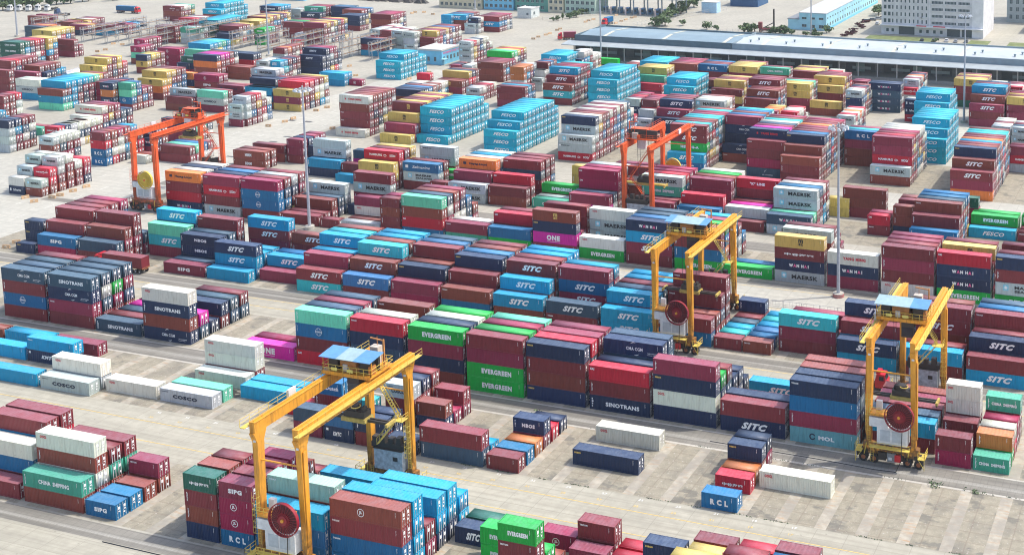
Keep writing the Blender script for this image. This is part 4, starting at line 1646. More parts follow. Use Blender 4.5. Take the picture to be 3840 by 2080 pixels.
-331.63,322.19,2,2.70,r.r.
-319.10,314.21,4,2.70,r.r.
-319.10,316.79,4,2.70,r.e.
-319.10,319.37,4,2.70,W.B.
-319.10,321.95,4,2.70,W.r.
-273.15,327.55,2,2.70,b.b."""
IND = """0,0,long maroon container, on the ground, front row, stack first from left, nearest block
1,1,long blue container, second up, row two, stack first from left, nearest block
1,2,long cream white container, topmost, row two, stack first from left, nearest block
2,3,long maroon container, topmost, row three, stack first from left, nearest block
3,3,long maroon container, topmost, row four, stack first from left, nearest block
5,0,long maroon container, bottom, front row, stack second from left, nearest block
5,1,long sea green box with two white words, topmost, front row, second stack, nearest block
6,2,long maroon box with vertical end marks, third up, row two, second stack, nearest block
6,3,long cream white box with small red name, topmost, row two, second stack, nearest block
8,2,long maroon container, topmost, row four, stack second from left, nearest block
10,0,short blue box with four bold letters, grounded, front row, third stack, nearest block
11,0,short blue container, on the ground, row two, stack third from left, nearest block
12,0,short maroon container, on the ground, row three, stack third from left, nearest block
13,1,short maroon container with tiny corner name, topmost, row four, stack third from left, nearest block
14,0,short navy container, bottom, front row, stack fourth from left, nearest block
14,1,short maroon box with vertical end marks, second up, front row, fourth stack, nearest block
14,2,short maroon box with vertical end marks, third up, front row, fourth stack, nearest block
14,3,short dark green box with four Chinese characters, topmost, front row, fourth stack, nearest block
15,3,short maroon container, topmost, row two, stack fourth from left, nearest block
18,0,short blue container with three wide letters, bottom, front row, stack fifth from left, nearest block
18,1,short crimson container with ring emblem, second up, front row, stack fifth from left, nearest block
18,2,short crimson container with ring emblem, third up, front row, stack fifth from left, nearest block
18,3,short maroon container with four bold letters, topmost, front row, stack fifth from left, nearest block
19,3,short maroon container, topmost, row two, stack fifth from left, nearest block
21,3,short crimson container, topmost, row four, stack fifth from left, nearest block
24,0,long steel blue container, bottom, front row, stack sixth from left, nearest block
24,1,long steel blue container, second up, front row, stack sixth from left, nearest block
24,2,long cyan container, topmost, front row, stack sixth from left, nearest block
25,3,long pale sage green container, topmost, row two, stack sixth from left, nearest block
27,1,long cyan container, topmost, row six, stack sixth from left, nearest block
28,1,long blue box with tiny corner name, second up, front row, seventh stack, nearest block
28,2,long maroon box with tiny corner name, third up, front row, seventh stack, nearest block
28,3,long maroon container with ring emblem, topmost, front row, stack seventh from left, nearest block
29,3,long cyan container, topmost, row two, stack seventh from left, nearest block
31,2,long cyan container, topmost, row four, stack seventh from left, nearest block
32,2,long cyan container, topmost, row five, stack seventh from left, nearest block
34,0,short navy box with slanted white letters, grounded, row five, eighth stack, nearest block
36,1,short bright green box with bold white name, topmost, row four, ninth stack, nearest block
37,2,short maroon box with tiny corner name, third up, row two, tenth stack, nearest block
37,3,short bright green box with bold white name, topmost, row two, tenth stack, nearest block
40,0,short crimson box with ring emblem, grounded, row six, tenth stack, nearest block
41,0,short maroon container, on the ground, row five, stack eleventh from left, nearest block
42,1,short maroon container with tiny corner name, topmost, row six, stack eleventh from left, nearest block
48,2,short navy box with small gold corner name, topmost, row four, thirteenth stack, nearest block
51,2,short maroon container, topmost, row five, stack fourteenth from left, nearest block
56,3,short maroon container, topmost, row four, stack sixteenth from left, nearest block
60,0,long cyan container, on the ground, row four, stack second from left, second block
62,0,long cyan container, on the ground, front row, stack third from left, second block
63,1,long cyan container with tiny corner name, topmost, row four, stack third from left, second block
64,0,long maroon container, on the ground, row six, stack third from left, second block
65,0,long light grey box with spaced navy name, grounded, front row, fourth stack, second block
66,1,long cream white box with small red name, topmost, row two, fourth stack, second block
67,0,long cream white box with small red name, grounded, row two, fifth stack, second block
68,0,long light grey box with spaced navy name, grounded, row two, sixth stack, second block
69,0,long mint green container, on the ground, row three, stack sixth from left, second block
70,0,long cream white box with small red name, grounded, row five, sixth stack, second block
71,1,long cream white box with small red name, second up, row six, sixth stack, second block
71,2,long cream white box with small red name, topmost, row six, sixth stack, second block
72,0,long cyan container, on the ground, row four, stack seventh from left, second block
73,0,long cyan container, on the ground, row five, stack seventh from left, second block
76,1,short slate blue container, topmost, front row, stack ninth from left, second block
78,2,short blue container with rounded name, topmost, row three, stack ninth from left, second block
81,0,short navy container with slanted name, bottom, front row, stack tenth from left, second block
81,1,short steel blue container, topmost, front row, stack tenth from left, second block
83,1,short teal container, topmost, row three, stack tenth from left, second block
84,0,short maroon container, bottom, front row, stack eleventh from left, second block
84,1,short navy container, topmost, front row, stack eleventh from left, second block
86,2,short light grey box with spaced navy name, topmost, row four, eleventh stack, second block
89,0,short navy box with slanted name, grounded, front row, twelfth stack, second block
90,1,short maroon container, topmost, row four, stack twelfth from left, second block
92,1,short maroon container with vertical end marks, topmost, row six, stack twelfth from left, second block
93,0,long slate blue box with vertical end marks, bottom, front row, thirteenth stack, second block
93,1,long maroon container with vertical end marks, topmost, front row, stack thirteenth from left, second block
95,0,short maroon box with vertical end marks, grounded, front row, fourteenth stack, second block
96,0,short blue container, on the ground, row two, stack fourteenth from left, second block
98,1,short navy container with four plain letters, topmost, row four, stack fourteenth from left, second block
101,0,long navy box with small gold corner name, grounded, row three, fifteenth stack, second block
102,0,long cream white box with small red name, grounded, row six, fifteenth stack, second block
103,0,short blue box with three wide letters, grounded, front row, sixteenth stack, second block
104,0,short bright red box with four Chinese characters, grounded, row three, sixteenth stack, second block
106,1,short navy box with small gold corner name, topmost, row five, sixteenth stack, second block
108,0,long cream white box with small red name, grounded, row four, seventeenth stack, second block
109,0,long maroon container, bottom, front row, stack first from left, third block
109,1,long blue container with globe emblem, second up, front row, stack first from left, third block
109,2,long maroon box with vertical end marks, third up, front row, first stack, third block
109,3,long slate blue container with white arcs, topmost, front row, stack first from left, third block
113,0,long maroon container, bottom, front row, stack second from left, third block
113,1,long maroon box with tiny corner name, second up, front row, second stack, third block
113,2,long navy container with white arcs, third up, front row, stack second from left, third block
113,3,long slate blue box with spaced white name, topmost, front row, second stack, third block
117,0,long slate blue box with spaced white name, grounded, front row, third stack, third block
123,0,long navy container with white arcs, bottom, front row, stack fourth from left, third block
123,1,long maroon container, second up, front row, stack fourth from left, third block
123,2,long navy box with spaced white name, third up, front row, fourth stack, third block
123,3,long cream white box with small red name, topmost, front row, fourth stack, third block
126,1,long navy container, topmost, row four, stack fourth from left, third block
129,0,long magenta box with huge white letters, grounded, front row, fifth stack, third block
131,0,long bright red box with short corner name, bottom, front row, sixth stack, third block
131,1,long maroon container, second up, front row, stack sixth from left, third block
131,2,long blue container with globe emblem, third up, front row, stack sixth from left, third block
131,3,long mint green box with vertical end marks, topmost, front row, sixth stack, third block
135,0,long maroon container, bottom, front row, stack seventh from left, third block
135,1,long slate blue container, second up, front row, stack seventh from left, third block
135,2,long navy container, third up, front row, stack seventh from left, third block
135,3,long bright red container, topmost, front row, stack seventh from left, third block
138,3,long maroon container, topmost, row four, stack seventh from left, third block
139,1,long navy box with small gold corner name, second up, front row, eighth stack, third block
139,2,long maroon container, third up, front row, stack eighth from left, third block
139,3,long bright green box with bold white name, topmost, front row, eighth stack, third block
143,0,long bright green box with bold white name, bottom, front row, ninth stack, third block
143,1,long bright green box with bold white name, second up, front row, ninth stack, third block
143,2,long maroon container, third up, front row, stack ninth from left, third block
143,3,long maroon container with vertical end marks, topmost, front row, stack ninth from left, third block
147,0,long navy box with small gold corner name, bottom, front row, tenth stack, third block
147,1,long maroon container, second up, front row, stack tenth from left, third block
147,2,long maroon box with vertical end marks, third up, front row, tenth stack, third block
147,3,long navy box with small gold corner name, topmost, front row, tenth stack, third block
148,3,long bright red container, topmost, row two, stack tenth from left, third block
149,3,long maroon container, topmost, row three, stack tenth from left, third block
151,0,long navy container with spaced white name, bottom, front row, stack eleventh from left, third block
151,1,long maroon box with vertical end marks, second up, front row, eleventh stack, third block
151,2,long bright red box with short corner name, topmost, front row, eleventh stack, third block
153,3,long navy container with white arcs, topmost, row three, stack eleventh from left, third block
154,3,long slate blue container, topmost, row four, stack eleventh from left, third block
155,0,long navy container, bottom, front row, stack twelfth from left, third block
155,1,long cream white box with small red name, second up, front row, twelfth stack, third block
155,2,long navy box with small gold corner name, third up, front row, twelfth stack, third block
155,3,long maroon container with vertical end marks, topmost, front row, stack twelfth from left, third block
161,0,long navy container with slanted white letters, bottom, front row, stack thirteenth from left, third block
161,1,long maroon container with vertical end marks, topmost, front row, stack thirteenth from left, third block
162,1,long navy container, topmost, row two, stack thirteenth from left, third block
165,0,long cyan box with slanted white letters, grounded, row six, thirteenth stack, third block
166,0,long grey blue box with dark ring emblem, bottom, front row, fourteenth stack, third block
166,1,long maroon container, second up, front row, stack fourteenth from left, third block
166,2,long blue container, third up, front row, stack fourteenth from left, third block
166,3,long navy container, topmost, front row, stack fourteenth from left, third block
167,3,long navy container, topmost, row two, stack fourteenth from left, third block
168,3,long maroon container, topmost, row three, stack fourteenth from left, third block
169,3,long maroon container, topmost, row four, stack fourteenth from left, third block
170,0,long maroon container, bottom, row two, stack fifteenth from left, third block
170,1,long cyan container, topmost, row two, stack fifteenth from left, third block
171,1,long slate blue container, topmost, row three, stack fifteenth from left, third block
172,1,long maroon container, topmost, row four, stack fifteenth from left, third block
173,1,long maroon container, topmost, row five, stack fifteenth from left, third block
174,1,long maroon container, topmost, row six, stack fifteenth from left, third block
175,0,short crimson container with vertical end marks, bottom, front row, stack sixteenth from left, third block
175,1,short maroon container with vertical end marks, topmost, front row, stack sixteenth from left, third block
176,1,short maroon container with vertical end marks, topmost, row three, stack sixteenth from left, third block
177,2,short cream white box with small red name, third up, row four, sixteenth stack, third block
177,3,short cream white box with small red name, topmost, row four, sixteenth stack, third block
178,0,short sea green box with two white words, grounded, front row, seventeenth stack, third block
179,1,short rusty brown box with vertical end marks, topmost, row two, seventeenth stack, third block
182,2,short sea green box with two white words, topmost, row five, seventeenth stack, third block
185,1,long blue container with four bold letters, topmost, front row, stack second from left, fourth block
186,2,long maroon container with vertical end marks, topmost, row two, stack second from left, fourth block
187,3,long maroon container with vertical end marks, topmost, row three, stack second from left, fourth block
191,1,long slate blue box with vertical end marks, topmost, front row, third stack, fourth block
192,2,long maroon container with tiny corner name, topmost, row two, stack third from left, fourth block
193,3,long maroon container with vertical end marks, topmost, row three, stack third from left, fourth block
197,2,long mint green container, topmost, row four, stack fourth from left, fourth block
198,3,long cyan container with slanted white letters, topmost, row five, stack fourth from left, fourth block
199,0,long maroon box with four bold letters, grounded, front row, fifth stack, fourth block
201,2,long navy container with four plain letters, topmost, row three, stack fifth from left, fourth block
203,3,long maroon container, topmost, row five, stack fifth from left, fourth block
204,0,long cyan container, on the ground, front row, stack sixth from left, fourth block
205,1,long cyan box with slanted white letters, second up, row two, sixth stack, fourth block
205,2,long navy container with slanted white letters, topmost, row two, stack sixth from left, fourth block
209,2,long maroon box with slanted white letters, third up, row six, sixth stack, fourth block
209,3,long cyan container with slanted white letters, topmost, row six, stack sixth from left, fourth block
210,0,long maroon container, on the ground, row two, stack seventh from left, fourth block
211,1,long cyan container with slanted white letters, topmost, row three, stack seventh from left, fourth block
214,0,long teal container with slanted white letters, bottom, front row, stack eighth from left, fourth block
214,1,long maroon container with slanted white letters, topmost, front row, stack eighth from left, fourth block
215,2,long maroon container with tiny corner name, topmost, row two, stack eighth from left, fourth block
217,3,long cyan container with slanted white letters, topmost, row four, stack eighth from left, fourth block
220,1,long steel blue box with slanted white letters, topmost, front row, ninth stack, fourth block
221,2,long maroon container with slanted white letters, topmost, row two, stack ninth from left, fourth block
222,3,long teal container with slanted white letters, topmost, row three, stack ninth from left, fourth block
226,1,long maroon container with vertical end marks, topmost, front row, stack tenth from left, fourth block
227,2,long navy box with small gold corner name, topmost, row two, tenth stack, fourth block
229,3,long maroon container with vertical end marks, topmost, row four, stack tenth from left, fourth block
232,1,long maroon container with tiny corner name, topmost, front row, stack eleventh from left, fourth block
233,2,long maroon container with vertical end marks, topmost, row two, stack eleventh from left, fourth block
234,3,long navy box with small gold corner name, topmost, row three, eleventh stack, fourth block
238,1,long cyan container with slanted white letters, topmost, front row, stack twelfth from left, fourth block
239,2,long cyan container with slanted white letters, topmost, row two, stack twelfth from left, fourth block
240,3,long maroon container with slanted white letters, topmost, row three, stack twelfth from left, fourth block
244,1,long slate blue box with slanted white letters, topmost, front row, thirteenth stack, fourth block
246,2,long blue box with slanted white letters, third up, row three, thirteenth stack, fourth block
246,3,long maroon container with vertical end marks, topmost, row three, stack thirteenth from left, fourth block
249,1,long cyan container with slanted white letters, topmost, front row, stack fourteenth from left, fourth block
250,2,long cyan container with slanted white letters, topmost, row two, stack fourteenth from left, fourth block
255,0,long blue container, bottom, front row, stack fifteenth from left, fourth block
255,1,long maroon container, topmost, front row, stack fifteenth from left, fourth block
257,2,long maroon container with tiny corner name, topmost, row three, stack fifteenth from left, fourth block
258,3,long maroon container, topmost, row four, stack fifteenth from left, fourth block
259,0,short maroon box with vertical end marks, grounded, front row, sixteenth stack, fourth block
264,1,short navy container with vertical end marks, topmost, row six, stack sixteenth from left, fourth block
265,0,short maroon box with tiny corner name, grounded, front row, seventeenth stack, fourth block
271,0,long maroon container with vertical end marks, bottom, row two, stack eighteenth from left, fourth block
271,1,long maroon box with vertical end marks, second up, row two, eighteenth stack, fourth block
271,2,long teal container with slanted white letters, topmost, row two, stack eighteenth from left, fourth block
275,0,long cyan container, bottom, front row, stack nineteenth from left, fourth block
275,1,long navy container with slanted white letters, topmost, front row, stack nineteenth from left, fourth block
276,2,long maroon container with slanted white letters, topmost, row two, stack nineteenth from left, fourth block
277,3,long navy container with slanted white letters, topmost, row three, stack nineteenth from left, fourth block
279,0,long maroon container, bottom, front row, stack twentieth from left, fourth block
279,1,long cyan container, topmost, front row, stack twentieth from left, fourth block
281,2,long maroon box with slanted white letters, third up, row four, twentieth stack, fourth block
281,3,long maroon container, topmost, row four, stack twentieth from left, fourth block
284,0,long cyan container with slanted white letters, bottom, front row, stack twenty-first from left, fourth block
284,1,long maroon container with vertical end marks, topmost, front row, stack twenty-first from left, fourth block
285,2,long navy container with slanted white letters, topmost, row two, stack twenty-first from left, fourth block
287,3,long maroon container with tiny corner name, topmost, row four, stack twenty-first from left, fourth block
290,3,long orange container with navy name, topmost, front row, stack first from left, fifth block
294,3,long maroon container, topmost, front row, stack second from left, fifth block
298,1,long blue container with globe emblem, second up, front row, stack third from left, fifth block
298,2,long blue container with globe emblem, third up, front row, stack third from left, fifth block
298,3,long crimson container, topmost, front row, stack third from left, fifth block
302,0,long maroon box with vertical end marks, grounded, front row, fourth stack, fifth block
304,1,long maroon container, topmost, row three, stack fourth from left, fifth block
306,2,long light grey container with star emblem, topmost, row five, stack fourth from left, fifth block
309,3,long maroon container with vertical end marks, topmost, row six, stack fifth from left, fifth block
315,1,long bright red box with short corner name, second up, front row, eighth stack, fifth block
315,2,long maroon box with vertical end marks, third up, front row, eighth stack, fifth block
315,3,long mint green box with vertical end marks, topmost, front row, eighth stack, fifth block
321,1,long maroon container with tiny corner name, topmost, front row, stack ninth from left, fifth block
323,1,long blue container with vertical end marks, topmost, front row, stack tenth from left, fifth block
324,2,long bright red box with short corner name, topmost, row two, tenth stack, fifth block
326,1,long magenta box with huge white letters, second up, front row, eleventh stack, fifth block
326,2,long navy box with small gold corner name, third up, front row, eleventh stack, fifth block
326,3,long maroon container with gold stacked emblem, topmost, front row, stack eleventh from left, fifth block
329,0,long bright green box with bold white name, bottom, front row, twelfth stack, fifth block
329,1,long cream white box with small red name, topmost, front row, twelfth stack, fifth block
330,3,long cream white box with small red name, topmost, row three, twelfth stack, fifth block
331,0,long maroon container with vertical end marks, bottom, front row, stack thirteenth from left, fifth block
331,1,long maroon box with slanted white letters, second up, front row, thirteenth stack, fifth block
331,2,long cyan box with slanted white letters, third up, front row, thirteenth stack, fifth block
331,3,long navy container with outlined pink-white name, topmost, front row, stack thirteenth from left, fifth block
335,0,long bright green box with bold white name, bottom, front row, fourteenth stack, fifth block
335,1,long blue box with vertical end marks, second up, front row, fourteenth stack, fifth block
335,2,long maroon box with vertical end marks, third up, front row, fourteenth stack, fifth block
335,3,long maroon container, topmost, front row, stack fourteenth from left, fifth block
341,0,long bright green box with bold white name, grounded, front row, fifteenth stack, fifth block
343,0,long light grey container with star emblem, bottom, front row, stack sixteenth from left, fifth block
343,1,long navy box with outlined pink-white name, second up, front row, sixteenth stack, fifth block
343,2,long maroon box with four Chinese characters, third up, front row, sixteenth stack, fifth block
343,3,long mustard yellow box with stacked two-line emblem, topmost, front row, sixteenth stack, fifth block
344,3,long light grey box with spaced navy name, topmost, row three, sixteenth stack, fifth block
348,0,long maroon container, bottom, front row, stack seventeenth from left, fifth block
348,1,long navy box with outlined pink-white name, second up, front row, seventeenth stack, fifth block
348,2,long cream white container with red name, topmost, front row, stack seventeenth from left, fifth block
349,0,long cream white box with small red name, bottom, front row, eighteenth stack, fifth block
349,1,long maroon box with vertical end marks, second up, front row, eighteenth stack, fifth block
349,2,long maroon box with vertical end marks, third up, front row, eighteenth stack, fifth block
349,3,long maroon container with vertical end marks, topmost, front row, stack eighteenth from left, fifth block
353,0,long bright green box with bold white name, bottom, front row, nineteenth stack, fifth block
353,1,long navy box with outlined pink-white name, second up, front row, nineteenth stack, fifth block
353,2,long navy box with outlined pink-white name, third up, front row, nineteenth stack, fifth block
353,3,long bright red box with short corner name, topmost, front row, nineteenth stack, fifth block
355,3,long mustard yellow box with stacked two-line emblem, topmost, row three, nineteenth stack, fifth block
357,3,long navy box with small gold corner name, topmost, front row, twentieth stack, fifth block
372,2,long mustard yellow box with stacked two-line emblem, topmost, front row, sixth stack, sixth block
373,3,long bright red box with white name and wings, topmost, row two, sixth stack, sixth block
376,2,long steel blue container with script name, topmost, front row, stack seventh from left, sixth block
378,3,long light grey box with small grey name, topmost, row four, seventh stack, sixth block
382,2,long maroon container with tiny corner name, topmost, row two, stack tenth from left, sixth block
383,3,long orange container with navy name, topmost, row three, stack tenth from left, sixth block
387,1,long maroon container with vertical end marks, topmost, front row, stack eleventh from left, sixth block
388,2,long bright red box with short corner name, topmost, row two, eleventh stack, sixth block
389,3,long maroon container, topmost, row four, stack eleventh from left, sixth block
395,1,long maroon container with vertical end marks, topmost, front row, stack fourteenth from left, sixth block
397,2,long crimson box with short corner name, third up, row three, fourteenth stack, sixth block
397,3,long crimson container with short corner name, topmost, row three, stack fourteenth from left, sixth block
403,3,long light grey container with star emblem, topmost, row three, stack sixteenth from left, sixth block
410,2,long bright red box with short corner name, topmost, row two, seventeenth stack, sixth block
411,3,long maroon container with vertical end marks, topmost, row four, stack seventeenth from left, sixth block
416,1,long light grey container, topmost, row two, stack eighteenth from left, sixth block
419,3,long bright red box with quoted white name, topmost, row five, eighteenth stack, sixth block
420,1,long slate blue box with outlined pink-white name, topmost, front row, nineteenth stack, sixth block
422,2,long light grey box with star emblem, third up, row three, nineteenth stack, sixth block
422,3,long light grey container with star emblem, topmost, row three, stack nineteenth from left, sixth block
427,2,long maroon container with vertical end marks, topmost, front row, stack twenty-first from left, sixth block
434,2,long maroon container with vertical end marks, topmost, row two, sixth block at right
435,3,long maroon container with tiny corner name, topmost, row three, sixth block at right
440,0,long light cyan box with rounded white letters, grounded, row one, sixth block at right
441,1,long bright green container with bold white name, topmost, row two, sixth block at right
446,1,long maroon container, second up, front row, stack thirteenth from left, seventh block
446,2,long maroon container with slanted white letters, topmost, front row, stack thirteenth from left, seventh block
447,3,long maroon container with slanted white letters, topmost, row two, stack thirteenth from left, seventh block
448,4,long navy box with small gold corner name, topmost, row three, thirteenth stack, seventh block
458,1,long light grey container with star emblem, topmost, front row, stack eleventh from left, seventh block
459,4,long maroon container with vertical end marks, topmost, row two, stack eleventh from left, seventh block
470,2,long maroon container with vertical end marks, topmost, front row, stack ninth from left, seventh block
471,3,long maroon container with vertical end marks, topmost, row two, stack ninth from left, seventh block
472,4,long navy box with small gold corner name, topmost, row three, ninth stack, seventh block
481,3,long maroon container, topmost, front row, stack eighth from left, seventh block
482,4,long navy container with red name, topmost, row two, stack eighth from left, seventh block
496,1,long cyan container with slanted white letters, topmost, front row, stack sixth from left, seventh block
497,4,long maroon container with slanted white letters, topmost, row two, stack sixth from left, seventh block"""
ind = {}
for ln in IND.strip().split('\n'):
    a, b, lab = ln.split(',', 2); ind[(int(a), int(b))] = lab
FAR = []
for si, ln in enumerate(STACKS.strip().split('\n')):
    X, Y, sz, h, tk = ln.split(','); X, Y, h = float(X), float(Y), float(h); L = 12.192 if sz == '4' else 6.058
    tk = [tk[i:i+2] for i in range(0, len(tk), 2)]
    for l, t_ in enumerate(tk):
        if (si, l) in ind: container(X, Y, l*h, L, h, t_, si*10+l, ind[(si, l)])
        else: FAR.append((X, Y, l*h, L, h, t_, si*10+l))
# all the others as one object
def far_template(L):
    b_ = MB(); n = int(L/.55)
    corrug(b_, L, .03, -1, .16, H0-.11, n, .05)
    b_.box(.1, L-.08, .1, CW-.03, .1, H0-.04)
    for x in (0, L-.16):
        b_.box(x, x+.16, 0, .14, 0, H0)
    b_.box(L-.16, L, CW-.14, CW, 0, H0)
    b_.box(.16, L-.16, 0, .08, 0.01, .15); b_.box(.16, L-.16, 0, .08, H0-.11, H0-.01); b_.box(L-.1, L-.005, .14, CW-.14, H0-.12, H0-.01)
    k = len(b_.f)
    for q in (.18, .38, .62, .82):
        y = CW*q; b_.quad((L-.02, y-.06, .1), (L-.02, y+.06, .1), (L-.02, y+.06, H0-.12), (L-.02, y-.06, H0-.12), 1)
    for y in (.55, 1.6): b_.quad((L-.01, y, 1.5), (L-.01, y+.42, 1.5), (L-.01, y+.42, 2.0), (L-.01, y, 2.0), 2)
    b_.quad((L-.01, 1.7, .5), (L-.01, 1.95, .5), (L-.01, 1.95, .85), (L-.01, 1.7, .85), 2)
    return b_
FT = {L: far_template(L) for L in (12.192, 6.058)}
FL = {}
allv = []; lo = []; lt = []; ls = []; mi = []; cc = []; vo = 0; lc_ = 0
def push(b_, X, Y, Z, sz, col, mo):
    global vo
    v = np.array(b_.v); v = v*np.array([1, 1, sz])+np.array([X, Y, Z]); allv.append(v)
    for f in b_.f: lo.extend([i+vo for i in f]); lt.append(len(f))
    mi.extend([k+mo if mo else k for k in b_.mi]); cc.extend([col]*len(b_.f)); vo += len(v)
for X, Y, Z, L, h, t_, seed in FAR:
    rg = random.Random(seed); col = jcol(t_[0], seed); X += rg.uniform(-.07, .07)
    push(FT[L], X, Y, Z, h/H0, col, 0)
    lc = t_[1]
    if t_ == 'rm': lc = '1'
    if lc == '.': lc = 'wvwwv'[seed % 5]
    if lc != 'w':
        if (lc, L) not in FL: FL[(lc, L)] = logo_mb(lc, L)
        push(FL[(lc, L)], X, Y-.01, Z, h/H0, (1, 1, 1, 1), 2)
me = bpy.data.meshes.new('shipping_containers'); V = np.concatenate(allv)
me.vertices.add(len(V)); me.vertices.foreach_set('co', V.ravel()); me.loops.add(len(lo)); me.loops.foreach_set('vertex_index', lo)
me.polygons.add(len(lt)); st = np.concatenate([[0], np.cumsum(lt)[:-1]]); me.polygons.foreach_set('loop_start', st.astype(np.int32)); me.polygons.foreach_set('loop_total', lt)
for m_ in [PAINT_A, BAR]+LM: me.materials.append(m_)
me.polygons.foreach_set('material_index', mi); me.update(calc_edges=True)
at_ = me.attributes.new('paint', 'FLOAT_COLOR', 'FACE'); at_.data.foreach_set('color', np.array(cc, np.float32).ravel())
o = bpy.data.objects.new('shipping_containers', me); C.objects.link(o)
tag(o, 'hundreds of smaller coloured shipping containers stacked in blocks across the far yard', 'containers', kind='stuff')
print('individual', len(ind), 'far', len(FAR), 'verts', len(V))
# ---------------- gantry cranes ----------------
def crpaint(name, c0):
    m, t, b = newmat(name); p = pos(t)
    c = mix(t, ramp(t, noise(t, .5, 4, p), .3, .7), tuple(v*.85 for v in c0), tuple(min(1, v*1.1) for v in c0))
    st = noise(t, 1., 5, pos(t, 2.2, 2.2, .22), .65); c = mix(t, ramp(t, st, .5, .72, 0, .75), c, (.20, .075, .02))
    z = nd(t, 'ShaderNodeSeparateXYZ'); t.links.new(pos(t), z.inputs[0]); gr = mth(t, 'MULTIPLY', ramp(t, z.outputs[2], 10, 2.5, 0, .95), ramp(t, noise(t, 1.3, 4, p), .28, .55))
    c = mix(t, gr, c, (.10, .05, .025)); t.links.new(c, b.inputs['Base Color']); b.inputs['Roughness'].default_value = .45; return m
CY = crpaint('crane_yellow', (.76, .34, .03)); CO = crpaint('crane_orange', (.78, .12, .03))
RAILY = plain('railing_yellow', (.70, .52, .10), .5); DRK = plain('greasy_dark_steel', (.045, .038, .032), .6); RUB = plain('tyre_rubber', (.03, .03, .03), .8)
REEL = plain('reel_red', (.26, .008, .02), .5); REELY = plain('reel_yellow', (.70, .50, .06), .5); BOXW = plain('cabinet_white', (.66, .68, .68), .5); RST = plain('rusty_steel', (.33, .12, .05), .8, var=.3)
PANB = plain('roof_panel_blue', (.12, .30, .56), .4); PANL = plain('roof_panel_pale', (.32, .45, .47), .4); GLS = plain('dark_glass', (.03, .04, .05), .15); REDP = plain('red_paint', (.60, .02, .03), .4)
CABLE = plain('cable_black', (.02, .02, .02), .5)
def railing(b_, pts, z, h=1.1, mi=0, step=2.0, r=.035):
    for (x0, y0), (x1, y1) in zip(pts[:-1], pts[1:]):
        d = math.hypot(x1-x0, y1-y0); n = max(1, int(d/step))
        for k in range(n+1):
            x = x0+(x1-x0)*k/n; y = y0+(y1-y0)*k/n; b_.bar((x, y, z), (x, y, z+h), r, mi)
        for zz in (z+h, z+h*.5): b_.bar((x0, y0, zz), (x1, y1, zz), r, mi)
def ladder(b_, x, y, z0, z1, mi=0, cage=True):
    for s in (-.25, .25): b_.bar((x+s, y, z0), (x+s, y, z1), .03, mi)
    z = z0
    while z < z1: b_.bar((x-.25, y, z), (x+.25, y, z), .02, mi); z += .4
    if cage:
        z = z0+2
        while z < z1:
            b_.bar((x-.4, y, z), (x-.4, y-.7, z), .025, mi); b_.bar((x+.4, y, z), (x+.4, y-.7, z), .025, mi); b_.bar((x-.4, y-.7, z), (x+.4, y-.7, z), .025, mi); z += .9
        for s in (-.4, 0, .4): b_.bar((x+s, y-.7, z0+2), (x+s, y-.7, z1), .02, mi)
